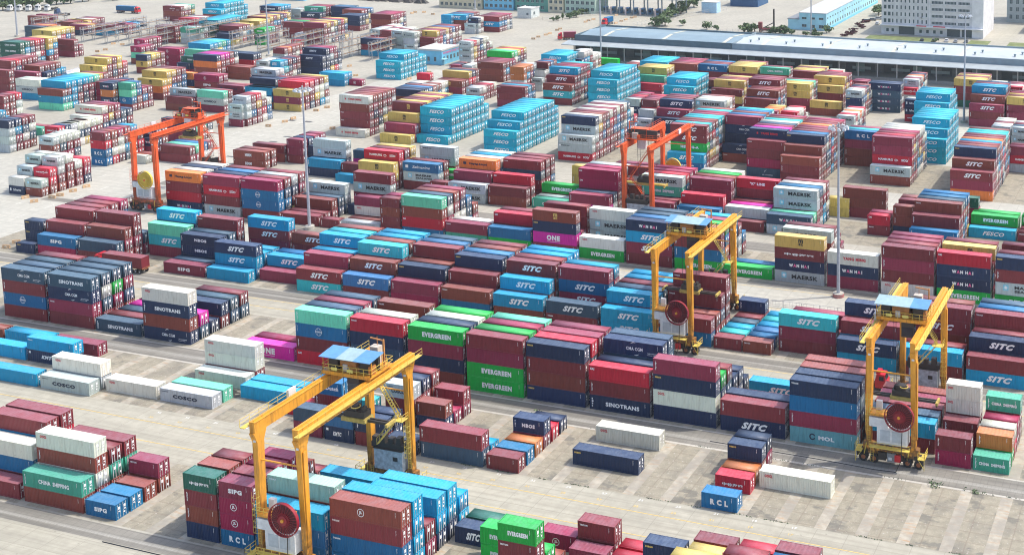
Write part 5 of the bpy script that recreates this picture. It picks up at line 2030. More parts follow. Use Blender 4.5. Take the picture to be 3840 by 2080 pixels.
def crane(x0, y0, span, WB, H, ty, tz, color, label, reel=1, roofm=1, spw=12.2, reelz=9.6, cabside=1, trd=1, rz=0):
    """near legs at y=0, far legs at y=span; wheelbase WB along x; girder tops at z=H; trolley at y=ty, spreader top at tz"""
    t = empty('gantry_crane', (x0, y0, 0), rz); tag(t, label, 'gantry crane', 'rubber tyred gantry cranes over the stacks')
    M = CY if color == 'y' else CO; RL = RAILY if color == 'y' else CO; hb = WB/2
    gw, gh = (.45, 1.65) if color == 'y' else (.4, 1.5)
    for s in (-1, 1):                       # girders along y with rail and walkway
        b_ = MB(); b_.box(s*hb-gw, s*hb+gw, -1.1, span+1.4, H-gh, H); b_.box(s*hb-gw-.1, s*hb+gw+.1, -1.1, span+1.4, H-.02, H+.04)
        b_.box(s*hb-.06, s*hb+.06, -.8, span+1.2, H+.04, H+.22)
        for k in range(9): b_.box(s*hb-gw-.03, s*hb+gw+.03, k*span/8-.04, k*span/8+.04, H-gh-.03, H-.05)
        g = b_.build('girder', [M, DRK], t)
        b_ = MB(); xo = s*(hb+1.35); b_.box(min(s*(hb+.55), xo), max(s*(hb+.55), xo), -2.0, span+2.2, H-.62, H-.5); railing(b_, [(xo, -2.0), (xo, span+2.2)], H-.5, 1.1, 0, 1.9)
        for k in range(12): b_.bar((s*(hb+.5), k*span/11, H-1.2), (xo, k*span/11, H-.6), .05)
        if s < 0: b_.box(xo-.1, xo+.25, 8, 9.6, H-.5, H+.7, 1)
        b_.build('walkway', [RL, BOXW], g)
        b_ = MB()
        if s > 0:
            for k in range(30): b_.bar((xo+.1, -1+k*(span+2)/30, H-.75), (xo+.1, -1+(k+1)*(span+2)/30, H-.75-.35*(k % 2)), .035)
            b_.build('festoon_cable', CABLE, g)
    for e, y in ((0, 0), (1, span)):
        for s in (-1, 1):
            b_ = MB(); b_.taper(s*(hb+.15), y, 3.4, H-1.75, .78, 1.1, .95, 1.4, 0, s*hb, y)
            b_.taper(s*hb, y+(.0), H-3.4, H-1.62, .9, 1.2, .92, 2.6)
            b_.box(s*hb+.56 if s > 0 else s*hb-.7, s*hb+.7 if s > 0 else s*hb-.56, y-.4, y+.3, 5, H-3.5)
            b_.box(s*hb-.2, s*hb+.25, y-.85, y-.78, H-3.1, H-2.2, 1)
            lg = b_.build('leg', [M, BOXW], t)
            if s*1 < 0 and e == 0 or s > 0 and e == 1:
                b_ = MB(); ladder(b_, s*(hb+.15)+.1, y-.8, 4.2, 12.5); b_.build('ladder', RL, lg)
        # sill beam, bogies, wheels
        b_ = MB(); b_.box(-hb-1.1, hb+1.1, y-.6, y+.6, 2.3, 3.4); b_.box(-hb-.2, hb+.2, y-.45, y+.45, 1.7, 2.3, 0)
        for s in (-1, 1):
            b_.box(s*(hb+.1)-1.4, s*(hb+.1)+1.4, y-.35, y+.35, 1.45, 2.3, 1); b_.box(s*(hb+.1)-2.1, s*(hb+.1)-1.5, y-.5, y+.5, .9, 2.0, 1)
            b_.bar((s*hb-.9, y-.5, 1.4), (s*hb-.4, y-.9, 3.6), .09, 2)
        sb = b_.build('sill_beam', [M, DRK, RAILY], t)
        for s in (-1, 1):
            for k in (-1, 1):
                b_ = MB(); b_.disc((s*(hb+.1)+k*.95, y, .78), .78, 'y', .95, 0, 22); b_.disc((s*(hb+.1)+k*.95, y, .78), .38, 'y', 1.0, 1, 14); b_.build('wheel', [RUB, RST], sb)
        b_ = MB()
        for s in (-1, 1): railing(b_, [(s*(hb+1.1), y-1.5), (s*(hb+2.3), y-1.5), (s*(hb+2.3), y+.8)], 2.3, 1.1, 0, .8, .04); b_.box(s*(hb+1.7)-.6, s*(hb+1.7)+.6, y-1.5, y+.8, 2.2, 2.28); b_.bar((s*(hb+2.2), y-1.4, .4), (s*(hb+2.2), y-1.4, 2.3), .06); b_.bar((s*(hb+1.2), y-1.4, 2.2), (s*(hb+2.2), y-1.4, .6), .05)
        ladder(b_, -hb-.2+.8, y-1.0, .5, 3.6, 0, False); b_.build('access_platform', RL, t)
        b_ = MB(); b_.box(-hb+1.6, -hb+3.0, y-.9, y+.5, .9, 2.2, 0); b_.box(-.6, .9, y-.8, y+.6, .7, 2.2, 1); b_.box(hb-3.0, hb-1.9, y-.9, y+.3, .9, 2.1, 2); b_.box(-.3, .3, y-.95, y-.9, 1.1, 1.6, 3)
        for k in range(7): b_.bar((-hb+1.2+k*.9, y-.7, 2.3), (-hb+1.5+k*.9, y-.75, 1.0), .07, 0)
        b_.build('under_beam_gear', [DRK, plain('gear_box_grey', (.25, .26, .26), .6), REDP, BOXW], t)
    # power house on near side (white), transformer box on the far side
    b_ = MB(); b_.box(-.9*hb+1.2, hb-.75, -1.5, .75, 4.1, 7.0)
    for xa in (-1.6, .45): b_.box(xa, xa+1.7, -1.56, -1.5, 4.7, 6.6, 1)
    b_.box(-hb+.2, -.3, -1.5, .6, 7.0, 8.6, 0); ph = b_.build('power_house', [BOXW, plain('cabinet_grey', (.45, .50, .53), .5)], t)
    b_ = MB(); b_.box(-hb+.4, hb-.2, -2.2, -1.5, 3.55, 3.65); railing(b_, [(-hb+.4, -2.2), (hb-.2, -2.2)], 3.6, 1.0, 0, 1.2, .04)
    b_.box(-hb+.3, hb*.1, -1.5, .5, 8.9, 9.25, 1); railing(b_, [(-hb+.3, -1.5), (hb*.1, -1.5)], 9.25, 1.1, 0, 1.0, .04); b_.box(-hb+1.0, -hb+2.0, .2, .8, 9.25, 10.8, 2)
    b_.build('service_platform', [RL, M, BOXW], t)
    b_ = MB(); b_.bar((-hb, -.1, H-6.0), (hb, -.1, H-6.0), .14); b_.bar((-hb, span, H-6.0), (hb, span, H-6.0), .14); b_.build('tie_bar', M, t)
    b_ = MB(); b_.box(-hb+1.3, hb-.8, span-1.3, span+.6, 3.5, 7.0, 0); b_.box(hb-2.6, hb-1.7, span-1.34, span-1.3, 5.2, 5.9, 1); b_.box(-hb+1.2, hb-.7, span-1.5, span+.7, 7.0, 7.1, 2); b_.build('transformer_house', [plain('cabinet_weathered', (.46, .50, .53), .6, var=.35), DRK, DRK], t)
    b_ = MB(); b_.box(-hb+.8, hb-.5, span-1.2, span+.5, 7.12, 8.0, 0)
    for k in range(4): b_.box(-hb+1+k*1.5, -hb+1.9+k*1.5, span-1.2, span-.2, 8.0, 8.9+.3*(k % 2), 0)
    b_.build('machinery', DRK, t)
    # cable reel
    if reel:
        RM = REEL if reel == 1 else REELY; cx, cy_, cz, r = hb*.48, -2.1, reelz, 2.55
        b_ = MB(); b_.ring((cx, cy_, cz), r, .12, 'y', .5, 0, 40); b_.disc((cx, cy_, cz), .75, 'y', .55, 0, 20); b_.disc((cx, cy_-.2, cz), .25, 'y', .5, 1, 12); b_.ring((cx, cy_, cz), r*.42, .4, 'y', .3, 0, 30)
        for k in range(30):
            a = 2*math.pi*k/30
            for e in (-.2, .2): b_.bar((cx+math.cos(a)*.6, cy_+e, cz+math.sin(a)*.6), (cx+math.cos(a)*(r-.05), cy_+e, cz+math.sin(a)*(r-.05)), .04)
        b_.disc((cx, cy_+.12, cz), r*.86, 'y', .1, 2, 30)
        b_.bar((cx, cy_, cz), (cx, -.2, cz), .3, 1, 8); b_.box(cx-.4, cx+.4, -.9, .2, cz-1.2, cz+.2, 1)
        b_.build('cable_reel', [RM, M, plain('reel_dark_red', (.09, .006, .012), .6) if reel == 1 else RM], t)
        b_ = MB(); p0 = Vector((cx+r*.2, cy_, cz-r)); pts = [p0, Vector((cx+.4, -2.3, 2.0)), Vector((cx-.4, -2.6, .08)), Vector((cx-4, -2.8, .05)), Vector((cx-14, -2.4, .05)), Vector((cx-34, -2.3, .05))]
        for a, c in zip(pts[:-1], pts[1:]): b_.bar(a, c, .07, 0, 5)
        if reel == 1: b_.build('power_cable', CABLE, t)
    # stair on the far right leg
    b_ = MB(); sx = hb*.25
    def flight(p, q):
        p = Vector(p); q = Vector(q)
        for e in (-.35, .35): b_.bar(p+Vector((0, e, 0)), q+Vector((0, e, 0)), .09); b_.bar(p+Vector((0, e, 1.0)), q+Vector((0, e, 1.0)), .035)
        n = int((q-p).length/.45)
        for k in range(n+1):
            c_ = p.lerp(q, k/n); b_.box(c_.x-.13, c_.x+.13, c_.y-.35, c_.y+.35, c_.z-.02, c_.z+.02)
            if k % 4 == 0:
                for e in (-.35, .35): b_.bar(c_+Vector((0, e, 0)), c_+Vector((0, e, 1.0)), .03)
    flight((hb-.9, span-1.3, H-10.0), (-hb+1.6, span-1.3, H-2.6)); flight((hb-.9, span-2.2, H-10.0), (hb-4.6, span-2.2, H-14.5))
    b_.box(hb-1.6, hb+.4, span-2.6, span-.9, H-10.1, H-10.0); railing(b_, [(hb+.4, span-2.6), (hb+.4, span-.9)], H-10, 1.0); b_.build('stair', RL, t)
    # trolley
    b_ = MB(); xa, xb = -hb-.7, hb+.7; yl, yh = (ty-2.1, ty+3.6) if color == 'y' else (ty-1.4, ty+1.9)
    b_.box(xa, xb, yl, yh, H+.55, H+.85)
    for s in (-1, 1):
        for yy in (yl+.6, yh-.6): b_.disc((s*hb, yy, H+.45), .35, 'x', .3, 1, 14)
    b_.box(xa, xb, yl-.05, yl, H+.35, H+.9, 0)
    tr = b_.build('trolley', [M, DRK], t)
    b_ = MB(); railing(b_, [(xa, yl), (xb, yl), (xb, yh), (xa, yh), (xa, yl)], H+.85, 1.15, 0, 1.15, .045)
    for xx in (xa+1.7, xa+4.6): b_.box(xx, xx+1.1, yl-.08, yl-.03, H+1.15, H+1.65, 1)
    b_.build('railing', [RL, plain('notice_plate_yellow', (.70, .62, .15), .5)], tr)
    b_ = MB(); b_.box(xa+.6, xa+2.2, ty-1.2, ty+.8, H+.85, H+(2.5 if color == 'y' else 1.5)); b_.box(xb-2.6, xb-.9, ty-1.2, ty+1.0, H+.85, H+2.6); b_.box(xa+2.8, xb-3.0, ty-.9, ty+.3, H+.85, H+1.6, 1); b_.box(xa+.5, xb-.4, ty+.4, ty+.9, H+.85, H+3.1, 0)  # last box: added dark panel standing in for shade under the roof
    b_.disc((-.4, ty-.2, H+1.9), .9, 'x', 3.0, 1, 16); b_.box(xa+3.2, xa+4.0, ty-1.3, ty-.8, H+.85, H+1.9, 2); b_.box(xb-.8, xb-.3, yl+.6, yl+1.8, H+.85, H+2.2, 1)
    b_.box(.6, 2.2, ty+1.1, ty+1.8, H+.85, H+1.8, 1); b_.bar((xb-.6, yh-1.4, H+.9), (xb-.6, yh-1.4, H+5.2), .16, 1); b_.bar((xb-.6, yh-1.4, H+5.0), (xb-3.0, yh-1.4, H+5.2), .13, 1)
    b_.bar((xb-2.6, yh-.3, H+.9), (xb-2.6, yh-.3, H+5.0), .05, 1)
    b_.build('hoist_machinery', [DRK, plain('machine_orange', (.50, .20, .05), .6, var=.3) if color == 'y' else CO, BOXW], tr)
    b_ = MB(); b_.box(xb-3.4, xb-1.9, yh-1.2, yh, H+.85, H+3.6 if color == 'y' else H+2.4); b_.build('air_conditioner', plain('box_beige', (.52, .45, .38), .6), tr)
    b_ = MB(); zz = H+3.45; W_ = (xb-xa+.5)/6
    if roofm == 1:
        for k in range(6):
            mi = 0 if k in (0, 1) or k >= 4 else 1
            if trd == 2: mi = 1 if k in (1, 2, 3, 0) else 0
            if trd == 3: mi = 0 if k in (0, 5) else 1
            x = xa-.3+k*W_; b_.add([(x, yl-.4, zz-.25), (x+W_, yl-.4, zz-.25), (x+W_, ty+1.1, zz+.15), (x, ty+1.1, zz+.15), (x, yl-.4, zz-.18), (x+W_, yl-.4, zz-.18), (x+W_, ty+1.1, zz+.22), (x, ty+1.1, zz+.22)], [(3,2,1,0),(4,5,6,7),(0,1,5,4),(1,2,6,5),(2,3,7,6),(3,0,4,7)], mi)
    else: b_.box(-1.2, xb-1.2, yl+.2, ty+1.0, zz-.2, zz-.08, 2)
    for x in ((xa, xb) if roofm == 1 else (-1.1, xb-1.3)):
        for y in (yl+.3, ty+.9): b_.bar((x, y, H+.85), (x, y, zz-.15), .07, 3)
    b_.build('trolley_roof', [PANB, PANL, CO, M], tr)
    b_ = MB(); cx = hb*.28*cabside; b_.box(cx-1.1, cx+1.1, ty-1.9, ty-.2, H-2.4, H+.5, 0); b_.box(cx-.95, cx+.95, ty-1.95, ty-1.9, H-2.1, H-.6, 1); b_.box(cx+1.1, cx+1.14, ty-1.7, ty-.4, H-2.0, H-.5, 1); b_.build('operator_cab', [DRK if color == 'y' else BOXW, GLS], tr)
    # headblock, ropes and spreader
    b_ = MB(); b_.box(-1.9, 1.9, ty-.9, ty+.9, tz+.5, tz+1.5, 0); b_.box(-1.2, .4, ty-.7, ty+.7, tz+1.5, tz+2.3, 0); b_.ring((.2, ty-.5, tz+2.2), .75, .1, 'z', .12, 1, 20)
    for s in (-1.4, 1.4): b_.disc((s, ty, tz+1.8), .5, 'x', .3, 0, 14)
    hbk = b_.build('headblock', [DRK, RAILY], t)
    b_ = MB(); L_ = spw/2
    b_.box(-2.2, 2.2, ty-1.1, ty+1.1, tz-.2, tz+.45, 1); b_.box(-L_, L_, ty-.45, ty-.15, tz-.15, tz+.25, 0); b_.box(-L_, L_, ty+.15, ty+.45, tz-.15, tz+.25, 0)
    for s in (-1, 1): b_.box(s*L_-.2, s*L_+.2, ty-1.15, ty+1.15, tz-.2, tz+.3, 1); [b_.box(s*L_-.15, s*L_+.15, ty+e*1.0-.15, ty+e*1.0+.15, tz-.45, tz-.2, 0) for e in (-1, 1)]
    b_.build('spreader', [DRK if color == 'y' else RAILY, plain('spreader_yellow', (.45, .33, .08), .6, var=.3)], t)
    b_ = MB()
    for s in (-1.5, 1.5):
        for e in (-.8, .8): b_.bar((s, ty+e, tz+1.5), (s*1.1, ty+e, H+.6), .045)
    b_.build('hoist_rope', CABLE, t)
    return t
crane(-125.1, 141.2, 25.4, 7.5, 22.9, 17.3, 15.6, 'y', 'nearest yellow gantry crane, its near legs over the bottom edge beside cyan containers', reelz=9.6)
crane(-102.8, 230.2, 24.6, 7.6, 21.6, 9.6, 9.3, 'y', 'yellow gantry crane holding its spreader down on maroon containers behind the dark blue stacks', reelz=9.2, trd=3)
crane(-49.0, 199.2, 24.4, 7.5, 22.2, 8.6, 8.0, 'y', 'yellow gantry crane at the right whose half blue roof hangs over the runway', trd=2, reelz=9.6)
crane(-281.3, 271.6, 25.0, 7.6, 22.4, 17.0, 17.0, 'o', 'orange gantry crane with a yellow cable reel at the left beside the wide road', reel=2, roofm=0, spw=6.1)
crane(-143.3, 324.5, 25.0, 7.8, 23.0, 20.6, 11.2, 'o', 'orange gantry crane with white cab standing among the far stacks right of centre', reel=2, roofm=0, cabside=1, rz=math.pi)

# ---------------- lamp masts ----------------
def mast(x, y, h, label, band=False):
    t = empty('lamp_mast', (x, y, 0)); tag(t, label, 'lamp mast', 'tall floodlight masts in the yard')
    b_ = MB(); b_.disc((0, 0, .45), 1.25, 'z', .9, 0, 20)
    if band:
        b_.disc((0, 0, .55), 1.32, 'z', .25, 1, 20); b_.disc((0, 0, .15), 1.32, 'z', .2, 1, 20)
    b_.build('base', [G_LIGHT, plain('band_red', (.45, .12, .12), .7)], t)
    b_ = MB(); n = 12; vs = []
    for z, r in ((.9, .42), (h*.5, .3), (h, .19)):
        for k in range(n): vs.append((math.cos(2*math.pi*k/n)*r, math.sin(2*math.pi*k/n)*r, z))
    b_.add(vs, [(j*n+k, j*n+(k+1) % n, (j+1)*n+(k+1) % n, (j+1)*n+k) for j in range(2) for k in range(n)]+[tuple(range(2*n, 3*n))])
    b_.build('pole', plain('mast_grey', (.40, .43, .48), .5, .2), t)
    b_ = MB(); b_.ring((0, 0, h-.5), 1.7, .12, 'z', .12, 0, 20)
    for k in range(8): a = 2*math.pi*k/8; b_.bar((0, 0, h-.5), (math.cos(a)*1.6, math.sin(a)*1.6, h-.5), .05)
    b_.bar((0, 0, h-.5), (0, 0, h+.4), .25); hd = b_.build('lamp_ring', GALV, t)
    fm = MB()
    for k in range(10):
        a = 2*math.pi*k/10; c, s = math.cos(a), math.sin(a); b_ = MB(); b_.taper(c*2.0, s*2.0, h-1.0, h-.45, .85, .7, .45, .45); b_.build('floodlight', plain('floodlight_silver', (.62, .64, .66), .35, .3), t)
mast(-227.3, 272.4, 38.6, 'tall lamp mast left of centre rising beside the road behind teal containers')
mast(-79.0, 269.5, 40.2, 'tall lamp mast with red banded base on the bright apron at the right', True)
mast(-83.3, 443.8, 39.3, 'lamp mast on a round base in front of the long warehouse, farthest right')
mast(-257.1, 502.3, 40, 'lamp mast in front of the left end of the long warehouse')
mast(-573.5, 479.6, 40, 'leftmost lamp mast standing by the steel racks')
mast(-413.6, 474.4, 40, 'lamp mast beside the steel racks at upper left of centre')
mast(-192.0, 605.7, 34, 'lamp mast between the long warehouse and the pale blue hall')
mast(-399.4, 625.7, 34, 'farthest lamp mast in front of the coloured office row')

# ---------------- background buildings ----------------
DG = plain('facade_dark_slate', (.085, .14, .17), .6, sc=.3); RB = plain('roof_steel_blue', (.22, .30, .34), .4, sc=.1); RW = plain('roof_white_metal', (.47, .51, .51), .4, sc=.1); FG = plain('facade_grey_blue', (.22, .29, .33), .6, sc=.2)
INT = plain('interior_dark', (.09, .115, .12), .8); DOCK = plain('dock_concrete', (.33, .33, .30), .9); COLW = plain('column_white', (.50, .51, .50), .7)
def warehouse():
    t = empty('warehouse', (-274, 506, 0)); tag(t, 'very long low warehouse with open loading bays, blue roof half and white roof half', 'warehouse')
    x0, x1, xm = 0, 300, 76
    b_ = MB(); b_.box(x0, x1, 0, 34, 0, 1.2); b_.build('loading_dock', DOCK, t)
    b_ = MB(); b_.box(x0+2, x1, 10, 10.4, 1.2, 10, 0); b_.box(x0, x0+.4, 4, 35, 0, 9.8, 0)
    for k in range(34): b_.box(x0+6+k*8.3, x0+9.8+k*8.3, 9.85, 10, 1.2, 4.6, 1 if k % 3 else 2)
    b_.box(x0+1, x1, 35, 35.3, 0, 9.8, 0); b_.build('wall', [INT, plain('shutter_grey', (.16, .18, .18), .6), plain('shutter_green', (.22, .34, .32), .6)], t)
    for (a, c, m1, m2, nm) in ((x0, xm, DG, RB, 'roof'), (xm, x1, FG, RW, 'roof')):
        b_ = MB(); b_.box(a, c, 3.6, 4.0, 8.6, 11.4, 0)          # front fascia
        b_.box(a, c, 34.6, 35.0, 8.6, 10.9, 0)
        b_.add([(a, 4.0, 10.2), (c, 4.0, 10.2), (c, 19, 11.4), (a, 19, 11.4), (a, 34.6, 10.2), (c, 34.6, 10.2)], [(0, 1, 2, 3), (3, 2, 5, 4)], 1)
        b_.box(a, a+.3, 3.6, 35, 8.6, 11.3, 0)
        r = b_.build(nm, [m1, m2], t)
        b_ = MB(); k = a+12
        while k < c-3:
            for (ya, yb, za, zb) in ((5.5, 18, 10.36, 11.36), (20, 33, 11.36, 10.34)): b_.quad((k, ya, za+.05), (k+1.6, ya, za+.05), (k+1.6, yb, zb+.05), (k, yb, zb+.05))
            k += 29
        b_.build('skylight', plain('skylight_cream', (.58, .56, .44), .5), r)
        if a > 0:
            k = a+6
            while k < c:
                for dx, yy, zz in ((0, 12, 10.9), (2.5, 16, 11.2)):
                    b_ = MB(); b_.disc((k+dx, yy, zz+.35), .35, 'z', .7, 0, 10); b_.disc((k+dx, yy, zz+.85), .55, 'z', .35, 0, 10); b_.build('roof_vent', FG, r)
                k += 16.5
    b_ = MB(); b_.add([(x0-3, -3.5, 8.0), (x1, -3.5, 8.0), (x1, 3.6, 8.8), (x0-3, 3.6, 8.8), (x0-3, -3.5, 7.7), (x1, -3.5, 7.7), (x1, 3.6, 8.5), (x0-3, 3.6, 8.5)], [(0, 1, 2, 3), (7, 6, 5, 4), (4, 5, 1, 0), (3, 0, 4, 7), (1, 5, 6, 2)], 0); b_.build('canopy', [plain('canopy_pale', (.36, .40, .41), .5, sc=.2)], t)
    for k in range(36):
        b_ = MB(); b_.box(x0+1+k*8.3, x0+1.4+k*8.3, .6, 1.0, 1.2, 8.2); b_.build('column', COLW, t)
    b_ = MB()
    for k in range(16): b_.box(x0+10+k*17, x0+18+k*17, 9.7, 9.84, 2.2, 3.4)
    b_.build('wall_panel', plain('panel_pale_green', (.30, .40, .40), .6), t)
warehouse()
WINB = plain('window_glass', (.06, .10, .11), .2, var=.3)
def facade(b_, x0, x1, y, z0, z1, nx, nz, wf=.45, hf=.5, mi=1, ny=-1):
    dx = (x1-x0)/nx; dz = (z1-z0)/nz
    for i in range(nx):
        for j in range(nz):
            a = x0+dx*(i+.5-wf/2); c = x0+dx*(i+.5+wf/2); z = z0+dz*(j+.5-hf/2)+dz*.05; b_.box(a, c, y-.06, y+.02, z, z+dz*hf, mi)
def office():
    t = empty('office_building', (-158.5, 617.5, 0)); tag(t, 'grey white five storey office block with ribbon windows behind the warehouse', 'office')
    W1 = plain('office_wall', (.64, .63, .63), .8, sc=.3); W2 = plain('office_wall_light', (.74, .73, .73), .8, sc=.3)
    b_ = MB(); b_.box(0, 51.5, 0, 31, 0, 19.6, 0); b_.box(-.5, 30, -1.8, 0, 4.6, 5.0, 1); b_.box(18, 52, -2.4, 0, 4.4, 4.9, 1); b_.box(46, 51.6, -.5, 0, 0, 19.8, 1); b_.box(24.5, 25.0, -.3, 0, 5, 19.8, 1)
    b_.box(0, 51.5, 0, .4, 19.6, 20.6, 1); b_.box(51.1, 51.5, 0, 31, 19.6, 20.6, 1); b_.build('wall', [W1, W2], t)
    b_ = MB(); b_.box(30, 51, 2, 20, 19.65, 20.2, 0); [b_.box(31+k*2.2, 32.8+k*2.2, 3, 8, 20.2, 21.2, 0) for k in range(8)]; b_.build('roof_equipment', DRK, t)
    for j in range(4):
        z = 6.0+j*3.45
        for k in range(11):
            b_ = MB(); x = 1.2+k*2.15; wd = 1.3 if k in (0, 1) else .62; b_.box(x, x+wd, -.05, .03, z, z+1.9, 0); b_.box(x-.06, x+wd+.06, -.12, .0, z-.12, z-.0, 1); b_.build('window', [WINB, W2], t)
        for k in range(3):
            x = 25.6+k*6.7; b_ = MB(); b_.box(x, x+5.6, -.05, .03, z, z+1.3, 0)
            for q in range(8): b_.box(x+q*.7, x+q*.7+.09, -.09, -.05, z, z+1.3, 1)
            b_.box(x-.2, x+5.8, -.35, 0, z-.25, z-.1, 1); b_.build('window', [WINB, W2], t)
    b_ = MB(); b_.box(9, 17, -.05, .02, .2, 4.2, 0); b_.box(33.5, 40, -.05, .02, .2, 4.2, 0); b_.box(41, 46, -.05, .02, .2, 4.2, 0); b_.build('garage_opening', INT, t)
    for x in (2.5, 5.2, 19.5, 23, 26.5, 30): b_ = MB(); b_.box(x, x+1.3, -.05, .02, 1.4, 3.0, 0); b_.build('window', WINB, t)
    b_ = MB(); b_.box(27, 33, -2.48, -2.4, 5.0, 5.5); b_.box(18.5, 23.5, -2.48, -2.4, 5.0, 5.5); b_.build('red_letters', REDL, t)
    r = random.Random(3)
    for k in range(14):
        b_ = MB(); x, z = r.uniform(11, 50), 6+3.45*r.randint(0, 3)-.7; b_.box(x, x+.8, -.5, -.05, z, z+.6); b_.build('air_conditioner', BOXW, t)
office()
def boxhouse(name, label, cat, x, y, w_, d, h, wall, roofm, wins=(), parapet=.5, side=None, group=None, z0=0):
    t = empty(name, (x, y, z0)); tag(t, label, cat, group)
    b_ = MB(); b_.box(0, w_, 0, d, 0, h); b_.build('wall', wall, t)
    b_ = MB(); b_.box(-.2, w_+.2, -.2, d+.2, h, h+.25)
    if parapet: b_.box(-.2, w_+.2, -.2, .1, h+.25, h+.25+parapet); b_.box(w_-.1, w_+.2, .1, d+.2, h+.25, h+.25+parapet); b_.box(-.2, .1, .1, d+.2, h+.25, h+.25+parapet)
    b_.build('roof', roofm, t)
    for (xa, za, ww, hh) in wins:
        b_ = MB(); b_.box(xa, xa+ww, -.06, .02, za, za+hh, 0); b_.box(xa-.08, xa+ww+.08, -.12, -.0, za-.12, za, 1); b_.box(xa+ww/2-.04, xa+ww/2+.04, -.09, -.06, za, za+hh, 1); b_.build('window', [WINB, COLW], t)
    for (ya, za, ww, hh) in (side or ()):
        b_ = MB(); b_.box(w_-.02, w_+.06, ya, ya+ww, za, za+hh, 0); b_.box(w_, w_+.1, ya+ww/2-.05, ya+ww/2+.05, za, za+hh, 1); b_.build('window', [WINB, COLW], t)
    return t
SKY1 = plain('wall_sky_blue', (.18, .52, .72), .7, sc=.3); SKY2 = plain('wall_pale_blue', (.33, .62, .72), .7, sc=.2); GRN = plain('wall_green', (.10, .30, .24), .7, sc=.3); CRM = plain('wall_cream', (.62, .56, .40), .7, sc=.3); PGR = plain('wall_pale_green', (.42, .55, .46), .7); ROOFP = plain('roof_pale', (.55, .55, .52), .7, sc=.4); LB = plain('wall_light_blue', (.40, .60, .76), .7)
# blue gate office among the containers
t = boxhouse('yard_office', 'small sky blue yard office with flat pale roof beside tiered cyan containers', 'office', -336.5, 479.3, 12.6, 15.5, 6.2, SKY1, ROOFP, [(5.2, 1.6, 1.1, 1.9), (8.6, 1.6, 1.1, 1.9)], .5, [(1.2+2.7*k, 1.8, 1.2, 1.8) for k in range(5)])
b_ = MB(); v_, f_ = text_geo('码头查验场 安全服务站', 0, .02)
b_.add([(12.72, 1.0+a*1.25, 4.7+b*1.0) for a, b in v_], f_); b_.build('sign_lettering', PINKL, t)
b_ = MB(); b_.box(12.6, 14.6, -1.0, 2.2, 2.7, 2.9); b_.bar((14.4, -.8, 0), (14.4, -.8, 2.7), .08); b_.build('porch', SKY2, t)
# pale blue hall running away
t = boxhouse('blue_hall', 'long pale blue storage hall with grey roof running away behind the warehouse', 'hall', -202.0, 617.0, 14.5, 104, 8.8, SKY2, plain('hall_roof', (.50, .50, .50), .6, sc=.1), [(1.5, 5.6, 2.4, 1.0), (6.4, 5.6, 2.0, 1.0), (10.6, 5.6, 2.4, 1.0), (1.5, 1.6, 2.4, 1.3), (6.4, 1.2, 2.0, 1.6), (10.6, 1.2, 2.4, 1.6)], 0, [(2+4.6*k, 2.0, 1.5, 1.5) for k in range(22)]+[(2+4.6*k, 5.9, 1.5, .7) for k in range(22)])
b_ = MB(); b_.box(14.5, 14.6, 0, 104, 0, 1.1); b_.build('plinth', SKY1, t)
b_ = MB(); b_.box(-6.0, 0, 0, 40, 0, 5.4); b_.box(-6.4, .0, -.4, 40, 5.4, 5.7, 1); b_.build('lean_to', [SKY2, plain('leanto_roof', (.20, .21, .22), .6)], t)
for (nm, lb, x, y, w_, d, h, wl) in (('green_office', 'dark green office section of the coloured row beyond the gate road', -377, 632, 21, 16, 12.5, GRN), ('cream_office', 'cream office section with square windows in the coloured row', -356, 632, 9.5, 16, 13.5, CRM), ('pale_green_office', 'pale green office section at the right end of the coloured row', -346, 633, 19, 16, 13, PGR), ('sky_blue_office', 'sky blue office section with pale windows in the coloured row', -397, 631, 19, 16, 12, SKY1), ('fence_office', 'long cream and grey office behind a fence above the container blocks', -426, 630, 28, 14, 9, CRM)):
    boxhouse(nm, lb, 'office', x, y, w_, d, h, wl, ROOFP, [(1+3.1*i, 1.5+3.6*j, 1.7, 1.7) for i in range(int(w_/3.1)) for j in range(3)], .4)
boxhouse('cyan_workshop', 'cyan workshop building with rows of windows at the top edge left of centre', 'workshop', -546, 628, 27, 14, 8, SKY1, ROOFP, [(2+4*i, 3.5, 2, 1.6) for i in range(6)], .4)
boxhouse('pump_house', 'small white pump house with flat roof beside the gate road', 'pump house', -361.5, 608, 8.5, 9, 5.0, plain('wall_offwhite', (.58, .62, .60), .8), ROOFP, [(5.6, 1.8, 1.2, 1.2)], .4, [(2.5, 1.8, 1.6, 1.6)])
boxhouse('blue_cargo_shed', 'dark blue and white cargo shed at the top edge beyond the gate', 'shed', -266, 684, 17, 18, 9, plain('wall_dark_blue', (.03, .10, .22), .6), RW, [(3, 4, 2.5, 3)], 0)
boxhouse('white_site_cabin', 'white site cabin with pale blue side next to the gate hedge', 'cabin', -272, 655, 9, 6, 6, LB, ROOFP, [], 0)
t = boxhouse('side_office', 'grey side office with barred windows behind the main office block', 'office', -104, 672, 26, 20, 22, plain('wall_grey_green', (.33, .38, .38), .8), ROOFP, [(1.5+3.4*i, 2+4*j, 1.4, 2.2) for i in range(7) for j in range(5)], .5)
boxhouse('annex', 'two storey grey annex with external stair at the right edge', 'annex', -88, 640, 24, 20, 8, plain('wall_annex', (.42, .45, .44), .8), ROOFP, [(1.5+3.6*i, 1.5+3.6*j, 1.4, 1.6) for i in range(6) for j in range(2)], .6)
